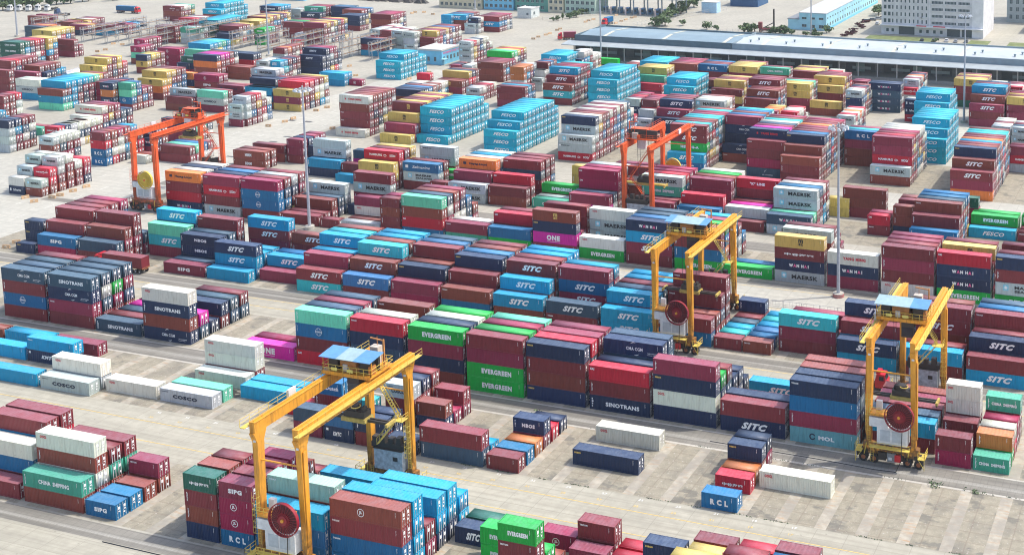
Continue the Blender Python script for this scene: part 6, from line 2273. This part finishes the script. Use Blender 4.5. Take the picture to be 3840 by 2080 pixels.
# gate canopy
t = empty('gate_canopy', (-332, 638, 0)); tag(t, 'blue roofed truck gate canopy on steel columns over the toll booths', 'gate')
b_ = MB(); b_.box(-4, 58, -2, 18, 10.5, 11.3); [b_.bar((-4+k*3.1, -2, 10.5), (-2.4+k*3.1, -2, 9.2), .12, 1) for k in range(20)]; b_.bar((-4, -2, 9.2), (58, -2, 9.2), .12, 1); b_.build('roof', [PANB, GALV], t)
for k in range(7):
    b_ = MB(); b_.box(k*8.6, k*8.6+.6, 0, .6, 0, 10.5); b_.box(k*8.6, k*8.6+.6, 14, 14.6, 0, 10.5); b_.build('column', plain('column_steel_grey', (.28, .33, .36), .5), t)
for k in range(11):
    b_ = MB(); b_.box(2+k*4.6, 3.7+k*4.6, 2, 5, 0, 3.0, 0); b_.box(1.9+k*4.6, 3.8+k*4.6, 1.9, 5.1, 3.0, 3.3, 1); b_.box(2.1+k*4.6, 3.6+k*4.6, 1.95, 2, 1.2, 2.4, 2); b_.build('booth', [plain('booth_blue', (.06, .18, .28), .6), PANB, GLS], t)
for k in range(6): b_ = MB(); b_.box(4.2+k*9, 4.9+k*9, -3, -2.3, 0, 4.2); b_.build('bollard', plain('bollard_pink', (.62, .50, .48), .7), t)
# fences
def fence(name, pts, h, mat, label, step=3.0, group=None):
    o_ = MB()
    for (x0, y0), (x1, y1) in zip(pts[:-1], pts[1:]):
        d = math.hypot(x1-x0, y1-y0); n = max(1, int(d/step))
        for k in range(n+1): x = x0+(x1-x0)*k/n; y = y0+(y1-y0)*k/n; o_.bar((x, y, 0), (x, y, h), .06)
        for z in (h, h*.5, .3): o_.bar((x0, y0, z), (x1, y1, z), .05)
        n2 = int(d/.8)
        for k in range(n2): x = x0+(x1-x0)*k/n2; y = y0+(y1-y0)*k/n2; o_.bar((x, y, .3), (x, y, h), .025)
    ob_ = o_.build(name, mat); tag(ob_, label, 'fence', group); return ob_
FW = plain('fence_white', (.60, .60, .57), .6)
fence('steel_fence', [(-288, 600), (-262, 668)], 2.2, FW, 'white steel fence along the hedge beside the truck gate')
fence('steel_fence', [(-395, 606), (-345, 606), (-318, 636)], 2.0, FW, 'white steel fence in front of the coloured office row')
fence('steel_fence', [(-250, 596), (-180, 606)], 1.6, FW, 'low pale fence behind the blue half of the long warehouse')
fence('wire_fence', [(-145, 259), (-100, 259)], 1.6, GALV, 'thin wire fence along the bright apron behind the middle crane', 4)
fence('wire_fence', [(-97, 259), (-30, 259)], 1.6, GALV, 'thin wire fence on the bright apron near the banded lamp mast', 4)

# ---------------- steel reefer racks ----------------
def rack(x, y, n, h, nl, label, first=[None]):
    t = empty('steel_rack', (x, y, 0)); tag(t, label, 'rack', 'grey steel access racks for reefer containers')
    b_ = MB()
    for k in range(n+1):
        for s in (0, 1.6): b_.bar((s, k*6.5, 0), (s, k*6.5, h), .13)
        for z in range(0, int(h)-1, 2): b_.bar((0, k*6.5, z), (1.6, k*6.5, z+2), .05)
    b_.build('post', GALV, t)
    for l in range(nl):
        z = h-(nl-1-l)*2.9-.9; b_ = MB(); b_.box(-.1, 1.7, -.5, n*6.5+.5, z-.25, z-.05, 0)
        for s in (-.1, 1.7): railing(b_, [(s, -.5), (s, n*6.5+.5)], z, 1.0, 0, 3.2, .05)
        for k in range(n):
            for yy, q in ((.2, 1.6), (6.3, 4.9)): b_.bar((-.1, k*6.5+yy, z-1.5), (-.1, k*6.5+q, z-.2), .07)
        b_.box(.2, 1.4, -.4, n*6.5+.4, z-.04, z+.02, 1); b_.build('walkway', [GALV, plain('grating_rust', (.28, .17, .08), .8)], t)
for (x, y, n, h, nl, lb) in ((-527.5, 476, 6, 7.5, 2, 'steel rack nearest the yellow block in the empty slots, first of four'), (-512.5, 476, 6, 7.5, 2, 'steel rack in the empty slots, second from left'), (-497.6, 476, 6, 7.5, 2, 'steel rack in the empty slots, third from left'), (-483.9, 478, 5, 9.5, 3, 'steel rack beside the crimson containers with round emblems'), (-467, 481, 5, 9.5, 3, 'steel rack running back below the dark green container'),
    (-441.4, 481, 4, 9.0, 3, 'tall steel rack in front of the navy container top'), (-422.9, 478, 3, 9.0, 3, 'tall steel rack left of the lamp mast'), (-408, 484, 3, 8.5, 3, 'steel rack behind the maroon and white reefers'), (-391, 484, 3, 8.5, 2, 'steel rack left of the yellow stacks'), (-376.1, 477, 4, 9, 3, 'free standing steel rack at the right end of the rack rows'), (-361.2, 478, 5, 8.5, 2, 'steel rack nearest the sky blue yard office'), (-566, 482, 3, 9.5, 2, 'leftmost steel rack beside the lamp mast')):
    rack(x, y, n, h, nl, lb)

# ---------------- vehicles ----------------
def wheel(b_, x, y, r=.5, w_=.35): b_.disc((x, y, r), r, 'y', w_, 0, 16); b_.disc((x, y, r), r*.5, 'y', w_+.04, 1, 12)
def truck(x, y, rz, cab, box, label, L=12.2, group='trucks in the yard', txt=None):
    """cab points to +x; box colour key or None"""
    t = empty('container_truck', (x, y, 0), rz); tag(t, label, 'truck', group)
    cm = plain('cab_'+cab, {'red': (.60, .02, .035), 'white': (.66, .66, .64), 'navy': (.03, .06, .14), 'green': (.12, .45, .32)}[cab], .35)
    b_ = MB(); b_.box(L+.6, L+2.9, -1.2, 1.2, .7, 2.2); b_.taper(L+1.65, 0, 2.2, 3.4, 2.1, 2.4, 1.6, 2.25); b_.box(L+.75, L+1.6, -.9, .9, 3.4, 3.8); cb = b_.build('cab', cm, t)
    b_ = MB(); b_.add([(L+2.72, -1.0, 2.25), (L+2.72, 1.0, 2.25), (L+2.5, .95, 3.25), (L+2.5, -.95, 3.25)], [(0, 1, 2, 3)]); b_.box(L+1.4, L+2.3, -1.22, -1.16, 2.2, 3.0); b_.box(L+1.4, L+2.3, 1.16, 1.22, 2.2, 3.0); b_.build('windscreen', GLS, cb)
    b_ = MB(); b_.box(L+2.85, L+2.98, -1.2, 1.2, .45, .95); b_.build('bumper', plain('bumper_grey', (.3, .3, .3), .6), cb)
    b_ = MB(); b_.box(0, L+.8, -.5, .5, .95, 1.3); b_.box(L-2.4, L+1.6, -.45, .45, .7, 1.0); [b_.box(k, k+.2, -1.2, 1.2, 1.2, 1.45) for k in (0.0, L/2, L-.3)]; b_.build('chassis', RST if cab == 'red' else DRK, t)
    for wx in (.9, 2.15, 3.4, L-1.4, L-.2, L+2.0):
        for s in (-1, 1): b_ = MB(); wheel(b_, wx, s*1.0); b_.build('wheel', [RUB, GALV], t)
    if box:
        c = container(0, 0, 0, 12.192 if L > 8 else 6.058, 2.75, box, int(x*7) % 999, None); c.parent = t; c.name = 'trailer_box'
        for k in ('label', 'category', 'group'):
            if k in c: del c[k]
        c.location = (.1, -CW/2, 1.46)
        # parts only three levels deep: keep body pieces directly under the truck
        for ch in [o_ for o_ in bpy.data.objects if o_.parent == c]:
            pass
    return t
def truckbox(x, y, rz, cab, key, label, L=12.2):
    t = truck(x, y, rz, cab, None, label, L); col = jcol(key[0], int(abs(x))); LL = 12.192 if L > 8 else 6.058; T = templates(LL)
    b = put(T['body'], 'trailer_box', t, col); b.location = (.1, -CW/2, 1.46)
    for k, nm in (('frame', 'frame'), ('d0', 'door'), ('d1', 'door')): put(T[k], nm, b, col)
    put(T['b0'], 'locking_bars', b); put(T['b1'], 'locking_bars', b)
    if key[1] != '.': put(logo_mesh(key[1], LL), 'lettering', b)
    return t
# the boxes' doors face +x locally, so trailers are turned half round
def rev(x, y, cab, key, label, L=12.2): return truckbox(x, y, math.pi, cab, key, label, L)
rev(-242.6, 232.0-1.8+2.2, 'red', 'r.', 'red cabbed truck carrying a maroon container along the lane behind the slate stacks')
t = truck(-71.5, 226.3, 0, 'red', None, 'red truck waiting with an empty chassis under the right hand yellow crane')
truckbox(-590, 558, math.radians(3), 'red', 'B.', 'long blue container on a red cabbed truck crossing the far left yard')
truckbox(-303.5, 606, math.radians(-92), 'red', 'B.', 'red truck with a short blue container driving from the gate', 6.1)
truckbox(-298, 556, math.radians(205), 'red', 'r.', 'red truck with a short maroon container left of the long warehouse', 6.1)
truckbox(-497, 517, math.pi, 'red', 'r.', 'red cabbed truck parked behind the crimson container near the far stacks')
truck(-505, 530, math.pi, 'red', None, 'dark red empty truck left of the far maroon stack', 6.1)
truck(-607, 541, math.pi+.1, 'navy', None, 'navy tractor with an empty trailer behind the long blue container', 6.1)
truckbox(-246, 497.5, math.pi, 'green', 'gE', 'bright green trailer backed up to the long warehouse beside the lamp mast')
for k in range(5): truck(-655+k*5.2, 551+k*1.6, math.radians(-80), 'white', None, 'white trucks parked side by side in front of the hedge, top left', 6.1, 'white trucks parked by the hedge')
truck(-668, 522, math.pi/5, 'green', None, 'green cabbed truck parked left of the row of white trucks', 6.1)
CARC = [('black', (.02, .02, .025)), ('white', (.7, .7, .7)), ('silver', (.42, .44, .46)), ('dark red', (.22, .02, .03)), ('grey', (.16, .17, .18))]
def car(x, y, rz, ci, label):
    t = empty('parked_car', (x, y, 0), rz); tag(t, label, 'car', 'cars parked near the office'); n, c = CARC[ci]; m_ = plain('car_'+n.replace(' ', '_'), c, .25)
    b_ = MB(); b_.taper(0, 0, .35, .95, 4.4, 1.75, 4.25, 1.7); b_.taper(-.15, 0, .95, 1.45, 2.7, 1.6, 1.7, 1.35); b_.build('body', m_, t)
    b_ = MB(); b_.taper(-.15, 0, 1.0, 1.38, 2.76, 1.5, 1.95, 1.28); b_.taper(-.15, 0, 1.0, 1.36, 2.4, 1.64, 1.7, 1.40); b_.build('windows', GLS, t)
    for a in (-1.35, 1.35):
        for s in (-1, 1): b_ = MB(); wheel(b_, a, s*.78, .32, .22); b_.build('wheel', [RUB, GALV], t)
cars = [(-175.5, 651, 0), (-173.5, 656, 4), (-171.5, 661, 2), (-169.5, 666, 0), (-168, 671, 2), (-166.5, 677, 1), (-165, 690, 2), (-163, 698, 3), (-168, 646, 1), (-164, 647, 1), (-160.5, 648, 0), (-147, 592, 0), (-134, 601, 0), (-128.5, 603, 4), (-122.5, 604.5, 1), (-118, 604.5, 2), (-113, 605, 4)]
for k, (x, y, c) in enumerate(cars):
    where = 'beside the pale blue hall' if k < 8 else ('between hall and office block' if k < 11 else 'in front of the grey office block')
    ordn = ['nearest', 'second nearest', 'third nearest', 'fourth nearest', 'fifth nearest', 'sixth nearest', 'seventh nearest', 'farthest', 'left', 'middle', 'right', 'lowest', 'leftmost of the row', 'second of the row', 'third of the row', 'fourth of the row', 'rightmost of the row'][k]
    car(x, y, math.radians(12 if k < 8 else 95), c, '%s car parked %s, %s' % (CARC[c][0], where, ordn))
# reach stacker and dark machinery by the hall
t = empty('reach_stacker', (-216, 604, 0), .2); tag(t, 'dark red reach stacker with raised mast left of the pale blue hall', 'reach stacker')
b_ = MB(); b_.box(-3, 3, -1.6, 1.6, 1.0, 2.2); b_.box(-3.4, -1.5, -1.4, 1.4, 2.2, 5.2); b_.build('body', plain('stacker_red', (.22, .05, .05), .6, var=.3), t)
b_ = MB(); b_.box(4.2, 4.8, -1, -.6, .5, 12); b_.box(4.2, 4.8, .6, 1, .5, 12); b_.bar((-1, 0, 2.2), (4.3, 0, 5), .3); b_.build('mast', DRK, t)
for wx in (-2, 2.4):
    for s in (-1, 1): b_ = MB(); wheel(b_, wx, s*1.7, .85, .6); b_.build('wheel', [RUB, RST], t)
# ---------------- small yard furniture ----------------
BRB = plain('barrier_tan', (.55, .36, .20), .8); BRW = plain('barrier_cream', (.62, .56, .46), .8)
bt = MB(); bt.add([(x, y, z) for x in (-1, 1) for (y, z) in ((-.32, 0), (.32, 0), (.13, .9), (-.13, .9))], [(0, 1, 2, 3), (7, 6, 5, 4), (0, 4, 5, 1), (1, 5, 6, 2), (2, 6, 7, 3), (3, 7, 4, 0)]); bt.box(-.25, .25, -.33, .33, .3, .6, 1)
bme = bt.mesh('traffic_barrier', [BRB, BRW])
bl = """-291.28,235.53,first tan barrier counted from the near end, on the wide road at left
-292.27,239.25,second tan barrier counted from the near end, on the wide road at left
-318.92,267.76,third tan barrier counted from the near end, on the wide road at left
-324.81,269.92,fourth tan barrier counted from the near end, on the wide road at left
-317.33,272.32,fifth tan barrier counted from the near end, on the wide road at left
-317.06,274.77,sixth tan barrier counted from the near end, on the wide road at left
-317.00,279.18,seventh tan barrier counted from the near end, on the wide road at left
-317.06,283.97,eighth tan barrier counted from the near end, on the wide road at left
-317.70,323.59,ninth tan barrier counted from the near end, on the wide road at left
-322.23,329.85,tenth tan barrier counted from the near end, on the wide road at left
-319.70,330.25,eleventh tan barrier counted from the near end, on the wide road at left
-316.57,332.87,twelfth tan barrier counted from the near end, on the wide road at left
-318.00,362.51,first tan barrier counted from the near end, beside the container rows, upper centre
-293.67,366.42,second tan barrier counted from the near end, beside the container rows, upper centre
-316.84,369.61,third tan barrier counted from the near end, beside the container rows, upper centre
-317.28,374.61,fourth tan barrier counted from the near end, beside the container rows, upper centre
-317.77,387.76,fifth tan barrier counted from the near end, beside the container rows, upper centre
-317.33,393.43,sixth tan barrier counted from the near end, beside the container rows, upper centre
-345.27,447.33,seventh tan barrier counted from the near end, beside the container rows, upper centre
-319.09,447.97,eighth tan barrier counted from the near end, beside the container rows, upper centre
-319.34,455.04,ninth tan barrier counted from the near end, beside the container rows, upper centre
-319.19,462.42,tenth tan barrier counted from the near end, beside the container rows, upper centre
-361.36,464.20,eleventh tan barrier counted from the near end, beside the container rows, upper centre
-426.34,603.89,twelfth tan barrier counted from the near end, beside the container rows, upper centre
-412.93,604.23,thirteenth tan barrier counted from the near end, beside the container rows, upper centre
-426.91,607.55,fourteenth tan barrier counted from the near end, beside the container rows, upper centre
-422.05,609.04,fifteenth tan barrier counted from the near end, beside the container rows, upper centre
-481.88,445.34,first tan barrier counted from the near end, among the empty slots, upper left
-498.68,458.35,second tan barrier counted from the near end, among the empty slots, upper left
-498.70,462.94,third tan barrier counted from the near end, among the empty slots, upper left
-502.49,476.54,fourth tan barrier counted from the near end, among the empty slots, upper left
-508.50,476.96,fifth tan barrier counted from the near end, among the empty slots, upper left
-318.69,550.30,first tan barrier counted from the near end, along the road left of the warehouse
-319.23,556.14,second tan barrier counted from the near end, along the road left of the warehouse
-318.57,562.45,third tan barrier counted from the near end, along the road left of the warehouse
-318.56,566.49,fourth tan barrier counted from the near end, along the road left of the warehouse
-320.14,577.10,fifth tan barrier counted from the near end, along the road left of the warehouse
-320.48,580.88,sixth tan barrier counted from the near end, along the road left of the warehouse
-318.46,605.08,seventh tan barrier counted from the near end, along the road left of the warehouse
-301.12,606.28,eighth tan barrier counted from the near end, along the road left of the warehouse
-318.97,609.47,ninth tan barrier counted from the near end, along the road left of the warehouse
-301.27,613.17,tenth tan barrier counted from the near end, along the road left of the warehouse
-318.28,613.94,eleventh tan barrier counted from the near end, along the road left of the warehouse
-301.19,618.49,twelfth tan barrier counted from the near end, along the road left of the warehouse
-300.78,625.07,thirteenth tan barrier counted from the near end, along the road left of the warehouse
-300.58,628.41,fourteenth tan barrier counted from the near end, along the road left of the warehouse
-313.08,631.19,fifteenth tan barrier counted from the near end, along the road left of the warehouse"""
for i, ln in enumerate(bl.strip().split('\n')):
    x, y, lab = ln.split(',', 2); o = bpy.data.objects.new('traffic_barrier', bme); C.objects.link(o); o.location = (float(x), float(y), 0); o.rotation_euler = (0, 0, .2+.3*(i % 4)); tag(o, lab, 'barrier', 'tan concrete barriers along the lanes')
# tarpaulin heap
b_ = MB(); r = random.Random(5); n = 26
vs = [(0, 0, 1.1)]+[(math.cos(2*math.pi*k/n)*8*r.uniform(.7, 1.1), math.sin(2*math.pi*k/n)*5.5*r.uniform(.7, 1.1), .02) for k in range(n)]+[(math.cos(2*math.pi*k/n)*4.4*r.uniform(.7, 1.2), math.sin(2*math.pi*k/n)*3*r.uniform(.7, 1.2), r.uniform(.35, 1.3)) for k in range(n)]
b_.add(vs, [(1+k, 1+(k+1) % n, 1+n+(k+1) % n, 1+n+k) for k in range(n)]+[(0, 1+n+k, 1+n+(k+1) % n) for k in range(n)]); o = b_.build('tarpaulin_heap', plain('tarpaulin_white', (.66, .66, .68), .7, var=.25)); o.location = (-467, 420, 0); tag(o, 'crumpled white tarpaulins spread on the ground left of the tan stacks', 'tarpaulin')
# coal like dark heap under the top edge, blue reels
b_ = MB(); r = random.Random(9)
for k in range(40): b_.taper(r.uniform(0, 46), r.uniform(0, 8), 0, r.uniform(1.2, 3), r.uniform(3, 6), r.uniform(3, 5), .6, .6)
o = b_.build('scrap_heap', DRK); o.location = (-490, 640, 0); tag(o, 'black scrap heap under the top edge behind the blue container rows', 'heap')
# grass
GRM = plain('grass_green', (.16, .19, .07), .9, var=.3, sc=.4)
sheet('lawn', [(-163, -128, 590, 613), (-112, -60, 560, 612), (-214, -163, 556, 600)], 0.0, GRM)
sheet('access_road', [(-102, -93, 545, 680), (-190, -165, 600, 720), (-330, -285, 560, 640)], .006, G_ROAD)
# ---------------- plants ----------------
LEAFS = [plain('leaf_green_%s' % n, c, .8, var=.35, sc=1.2) for n, c in (('dark', (.06, .11, .045)), ('mid', (.10, .16, .065)), ('light', (.15, .21, .09)))]; BARK = plain('bark', (.12, .09, .06), .9)
PURP = plain('leaf_maroon', (.10, .03, .035), .8, var=.3)
def crown(b_, rx, ry, rz, cz, n, seed, s0=.35):
    r = random.Random(seed); cl = [(r.gauss(0, .45), r.gauss(0, .45), r.gauss(0, .4)) for _ in range(9)]
    for k in range(n):
        c = r.choice(cl); d = Vector((r.gauss(0, 1), r.gauss(0, 1), r.gauss(0, 1))).normalized()*r.uniform(.2, .48)
        p = Vector(((c[0]+d.x)*rx, (c[1]+d.y)*ry, cz+(c[2]+d.z)*rz)); s = s0*r.uniform(.5, 1.3)
        u = Vector((r.gauss(0, 1), r.gauss(0, 1), r.gauss(0, 1))).normalized(); v = u.orthogonal().normalized()*s; u2 = u.cross(v).normalized()*s*.7
        b_.add([p-v, p-u2, p+v, p+u2], [(0, 1, 2, 3)], 0 if c[2] < -.15 else (1 if r.random() < .6 else 2))
tmp_trees = []
def tree(x, y, h, rad, label, seed, name='tree', mats=None, n=380, group='trees at the edge of the yard'):
    t = empty(name, (x, y, 0)); tag(t, label, name.replace('_', ' '), group)
    b_ = MB(); b_.bar((0, 0, 0), (0, 0, h*.55), rad*.07+.05, 0, 7)
    for k in range(5): a = k*1.3; b_.bar((0, 0, h*(.3+.05*k)), (math.cos(a)*rad*.6, math.sin(a)*rad*.6, h*(.6+.05*k)), rad*.03+.02, 0, 5)
    b_.build('trunk', BARK, t); b_ = MB(); crown(b_, rad*1.1, rad*1.1, h*.42, h*.58, n, seed, rad*.16+.12); b_.build('crown', mats or LEAFS, t); return t
TR = """-659.0,543.3,6.0,3.2,tree,dark green tree in the top left hedge, first from the left
-657.8,546.4,6.5,3.6,tree,dark green tree in the top left hedge, second from the left
-656.6,549.6,7.0,3.8,tree,dark green tree in the top left hedge, third from the left
-655.4,552.4,6.5,3.5,tree,dark green tree in the top left hedge, fourth from the left
-654.7,555.4,7.0,3.7,tree,dark green tree in the top left hedge, fifth from the left
-654.0,558.5,7.0,3.8,tree,dark green tree in the top left hedge, sixth from the left
-652.4,568.5,7.0,4.0,tree,dark green tree in the top left hedge, seventh from the left
-650.2,571.3,7.0,3.8,tree,dark green tree in the top left hedge, eighth from the left
-649.7,575.7,7.0,4.0,tree,dark green tree in the top left hedge, ninth from the left
-647.4,578.5,7.0,3.8,tree,dark green tree in the top left hedge, tenth from the left
-645.7,585.5,6.5,3.4,tree,dark green tree in the top left hedge, eleventh from the left
-644.4,588.5,6.0,3.2,tree,dark green tree in the top left hedge, twelfth from the left
-656.4,565.2,5.0,2.6,tree,dark green tree in the top left hedge, thirteenth from the left
-632.4,594.8,5.0,3.0,tree,dark green tree in the top left hedge, fourteenth from the left
-675.8,559.3,8.0,4.0,tree,dark green tree in the top left hedge, fifteenth from the left
-672.5,564.5,8.0,4.0,tree,dark green tree in the top left hedge, sixteenth from the left
-671.1,571.3,8.0,4.0,tree,dark green tree in the top left hedge, seventeenth from the left
-691.0,569.5,9.0,4.5,tree,dark green tree in the top left hedge, eighteenth from the left
-690.9,576.1,9.0,4.5,tree,dark green tree in the top left hedge, nineteenth from the left
-277.3,604.1,5.0,3.2,tree,bushy tree near the gate and warehouse ridge, first from the left
-275.9,606.6,6.0,3.6,tree,bushy tree near the gate and warehouse ridge, second from the left
-273.1,607.5,5.0,3.0,tree,bushy tree near the gate and warehouse ridge, third from the left
-280.0,626.8,5.0,3.0,tree,bushy tree near the gate and warehouse ridge, fourth from the left
-280.2,634.0,6.0,3.5,tree,bushy tree near the gate and warehouse ridge, fifth from the left
-280.7,641.2,5.5,3.2,tree,bushy tree near the gate and warehouse ridge, sixth from the left
-281.7,648.4,6.0,3.5,tree,bushy tree near the gate and warehouse ridge, seventh from the left
-283.6,659.3,6.0,3.4,tree,bushy tree near the gate and warehouse ridge, eighth from the left
-284.0,665.1,7.0,3.8,tree,bushy tree near the gate and warehouse ridge, ninth from the left
-284.2,673.0,7.0,3.8,tree,bushy tree near the gate and warehouse ridge, tenth from the left
-264.1,610.2,3.5,1.6,tree,bushy tree near the gate and warehouse ridge, eleventh from the left
-247.5,602.8,4.5,2.5,tree,bushy tree near the gate and warehouse ridge, twelfth from the left
-241.5,601.5,3.0,1.6,tree,bushy tree near the gate and warehouse ridge, thirteenth from the left
-223.7,600.6,5.0,3.4,tree,bushy tree near the gate and warehouse ridge, fourteenth from the left
-220.8,601.5,5.0,3.0,tree,bushy tree near the gate and warehouse ridge, fifteenth from the left
-225.1,598.6,4.5,2.6,tree,bushy tree near the gate and warehouse ridge, sixteenth from the left
-337.2,603.8,2.2,1.2,shrub,round shrub along the white fence of the coloured offices, first from left
-335.2,605.5,2.6,1.4,shrub,round shrub along the white fence of the coloured offices, second from left
-334.0,608.4,4.0,1.0,shrub,round shrub along the white fence of the coloured offices, third from left
-333.1,614.0,3.0,1.7,shrub,round shrub along the white fence of the coloured offices, fourth from left
-331.7,619.9,3.4,2.0,shrub,round shrub along the white fence of the coloured offices, fifth from left
-333.5,628.6,3.2,1.8,shrub,round shrub along the white fence of the coloured offices, sixth from left
-332.6,632.7,3.0,1.8,shrub,round shrub along the white fence of the coloured offices, seventh from left
-339.9,649.9,6.0,3.0,shrub,round shrub along the white fence of the coloured offices, eighth from left
-342.4,657.2,7.0,3.4,shrub,round shrub along the white fence of the coloured offices, ninth from left
-336.9,623.9,2.6,1.5,shrub,round shrub along the white fence of the coloured offices, tenth from left
-213.1,603.9,3.0,2.4,shrub,low green shrub on the lawns behind the warehouse, first from left
-209.5,601.9,3.6,2.3,shrub,low green shrub on the lawns behind the warehouse, second from left
-205.1,601.7,4.0,3.6,shrub,low green shrub on the lawns behind the warehouse, third from left
-201.1,601.4,3.0,1.6,shrub,low green shrub on the lawns behind the warehouse, fourth from left
-190.1,604.8,3.0,1.2,shrub,low green shrub on the lawns behind the warehouse, fifth from left
-188.3,600.7,2.0,1.6,shrub,low green shrub on the lawns behind the warehouse, sixth from left
-185.4,610.9,4.0,2.4,shrub,low green shrub on the lawns behind the warehouse, seventh from left
-193.5,600.6,2.0,1.6,shrub,low green shrub on the lawns behind the warehouse, eighth from left
-186.7,603.3,1.6,1.1,shrub,low green shrub on the lawns behind the warehouse, ninth from left
-174.7,673.7,6.0,3.6,shrub,low green shrub on the lawns behind the warehouse, tenth from left
-174.2,681.4,5.0,3.0,shrub,low green shrub on the lawns behind the warehouse, eleventh from left
-126.7,599.2,2.2,1.2,shrub,low green shrub on the lawns behind the warehouse, twelfth from left
-110.8,665.0,4.0,2.6,shrub,low green shrub on the lawns behind the warehouse, thirteenth from left
-113.7,649.1,2.0,1.4,shrub,low green shrub on the lawns behind the warehouse, fourteenth from left
-174.5,605.0,1.2,1.8,shrub,maroon leaved shrub of the curved bed by the office, first from left
-174.1,609.7,1.2,1.8,shrub,maroon leaved shrub of the curved bed by the office, second from left
-172.3,612.8,1.2,1.8,shrub,maroon leaved shrub of the curved bed by the office, third from left
-172.6,616.4,1.2,1.6,shrub,maroon leaved shrub of the curved bed by the office, fourth from left
-174.9,622.1,1.2,1.6,shrub,maroon leaved shrub of the curved bed by the office, fifth from left
-175.3,636.7,1.5,2.2,shrub,maroon leaved shrub of the curved bed by the office, sixth from left
-175.5,650.2,1.4,2.4,shrub,maroon leaved shrub of the curved bed by the office, seventh from left
-172.6,630.9,1.2,1.4,shrub,maroon leaved shrub of the curved bed by the office, eighth from left"""
for i, ln in enumerate(TR.strip().split('\n')):
    x, y, h, rad, kind, lab = ln.split(',', 5); tree(float(x), float(y), float(h), float(rad), lab, i+11, kind, [PURP]*3 if 'maroon' in lab else None, 300)
# weeds on the kerb line
for i, (x, y, s, lab) in enumerate(((-41.0, 194.6, 1.1, 'small green weed tuft growing on the bare slab edge at the right'), (-115.5, 196.2, .9, 'small bush growing beside the runway behind the short maroon containers'), (-33.5, 194.3, .8, 'weed tuft at the far right end of the bare slab edge'))):
    b_ = MB(); crown(b_, s*1.6, s*.7, s*.8, s*.4, 90, i, .16); o = b_.build('weed_tuft', LEAFS); o.location = (x, y, 0); tag(o, lab, 'weed')
wb = MB(); r = random.Random(2)
for k in range(1500):
    x = r.uniform(-130, 20); y = r.choice([176.3, 194.6, 176.3])+r.gauss(0, .09); h = r.uniform(.05, .22)
    if (math.sin(x*.9)+math.sin(x*.37)) < .2: continue
    a = r.uniform(0, 3.1); wb.add([(x-math.cos(a)*.14, y-math.sin(a)*.14, 0), (x+math.cos(a)*.14, y+math.sin(a)*.14, 0), (x+r.uniform(-.1, .1), y, h)], [(0, 1, 2)])
tag(wb.build('weeds', LEAFS[0]), 'thin dark weeds growing along the kerb cracks of the bare slab', 'weeds', kind='stuff')
# ---------------- haze ----------------
if 0.00009 > 0:
    hz = MB(); hz.box(-2200, 1200, -400, 2600, -1.0, CH+4); m, t, b = newmat('haze_air'); t.nodes.remove(b)
    v = t.nodes.new('ShaderNodeVolumePrincipled'); v.inputs['Density'].default_value = 0.00009; v.inputs['Color'].default_value = (.92, .96, 1, 1); v.inputs['Anisotropy'].default_value = .3
    t.links.new(v.outputs[0], [n_ for n_ in t.nodes if n_.type == 'OUTPUT_MATERIAL'][0].inputs['Volume'])
    o = hz.build('haze', m); tag(o, 'thin pale haze over the whole port', 'haze', kind='stuff')
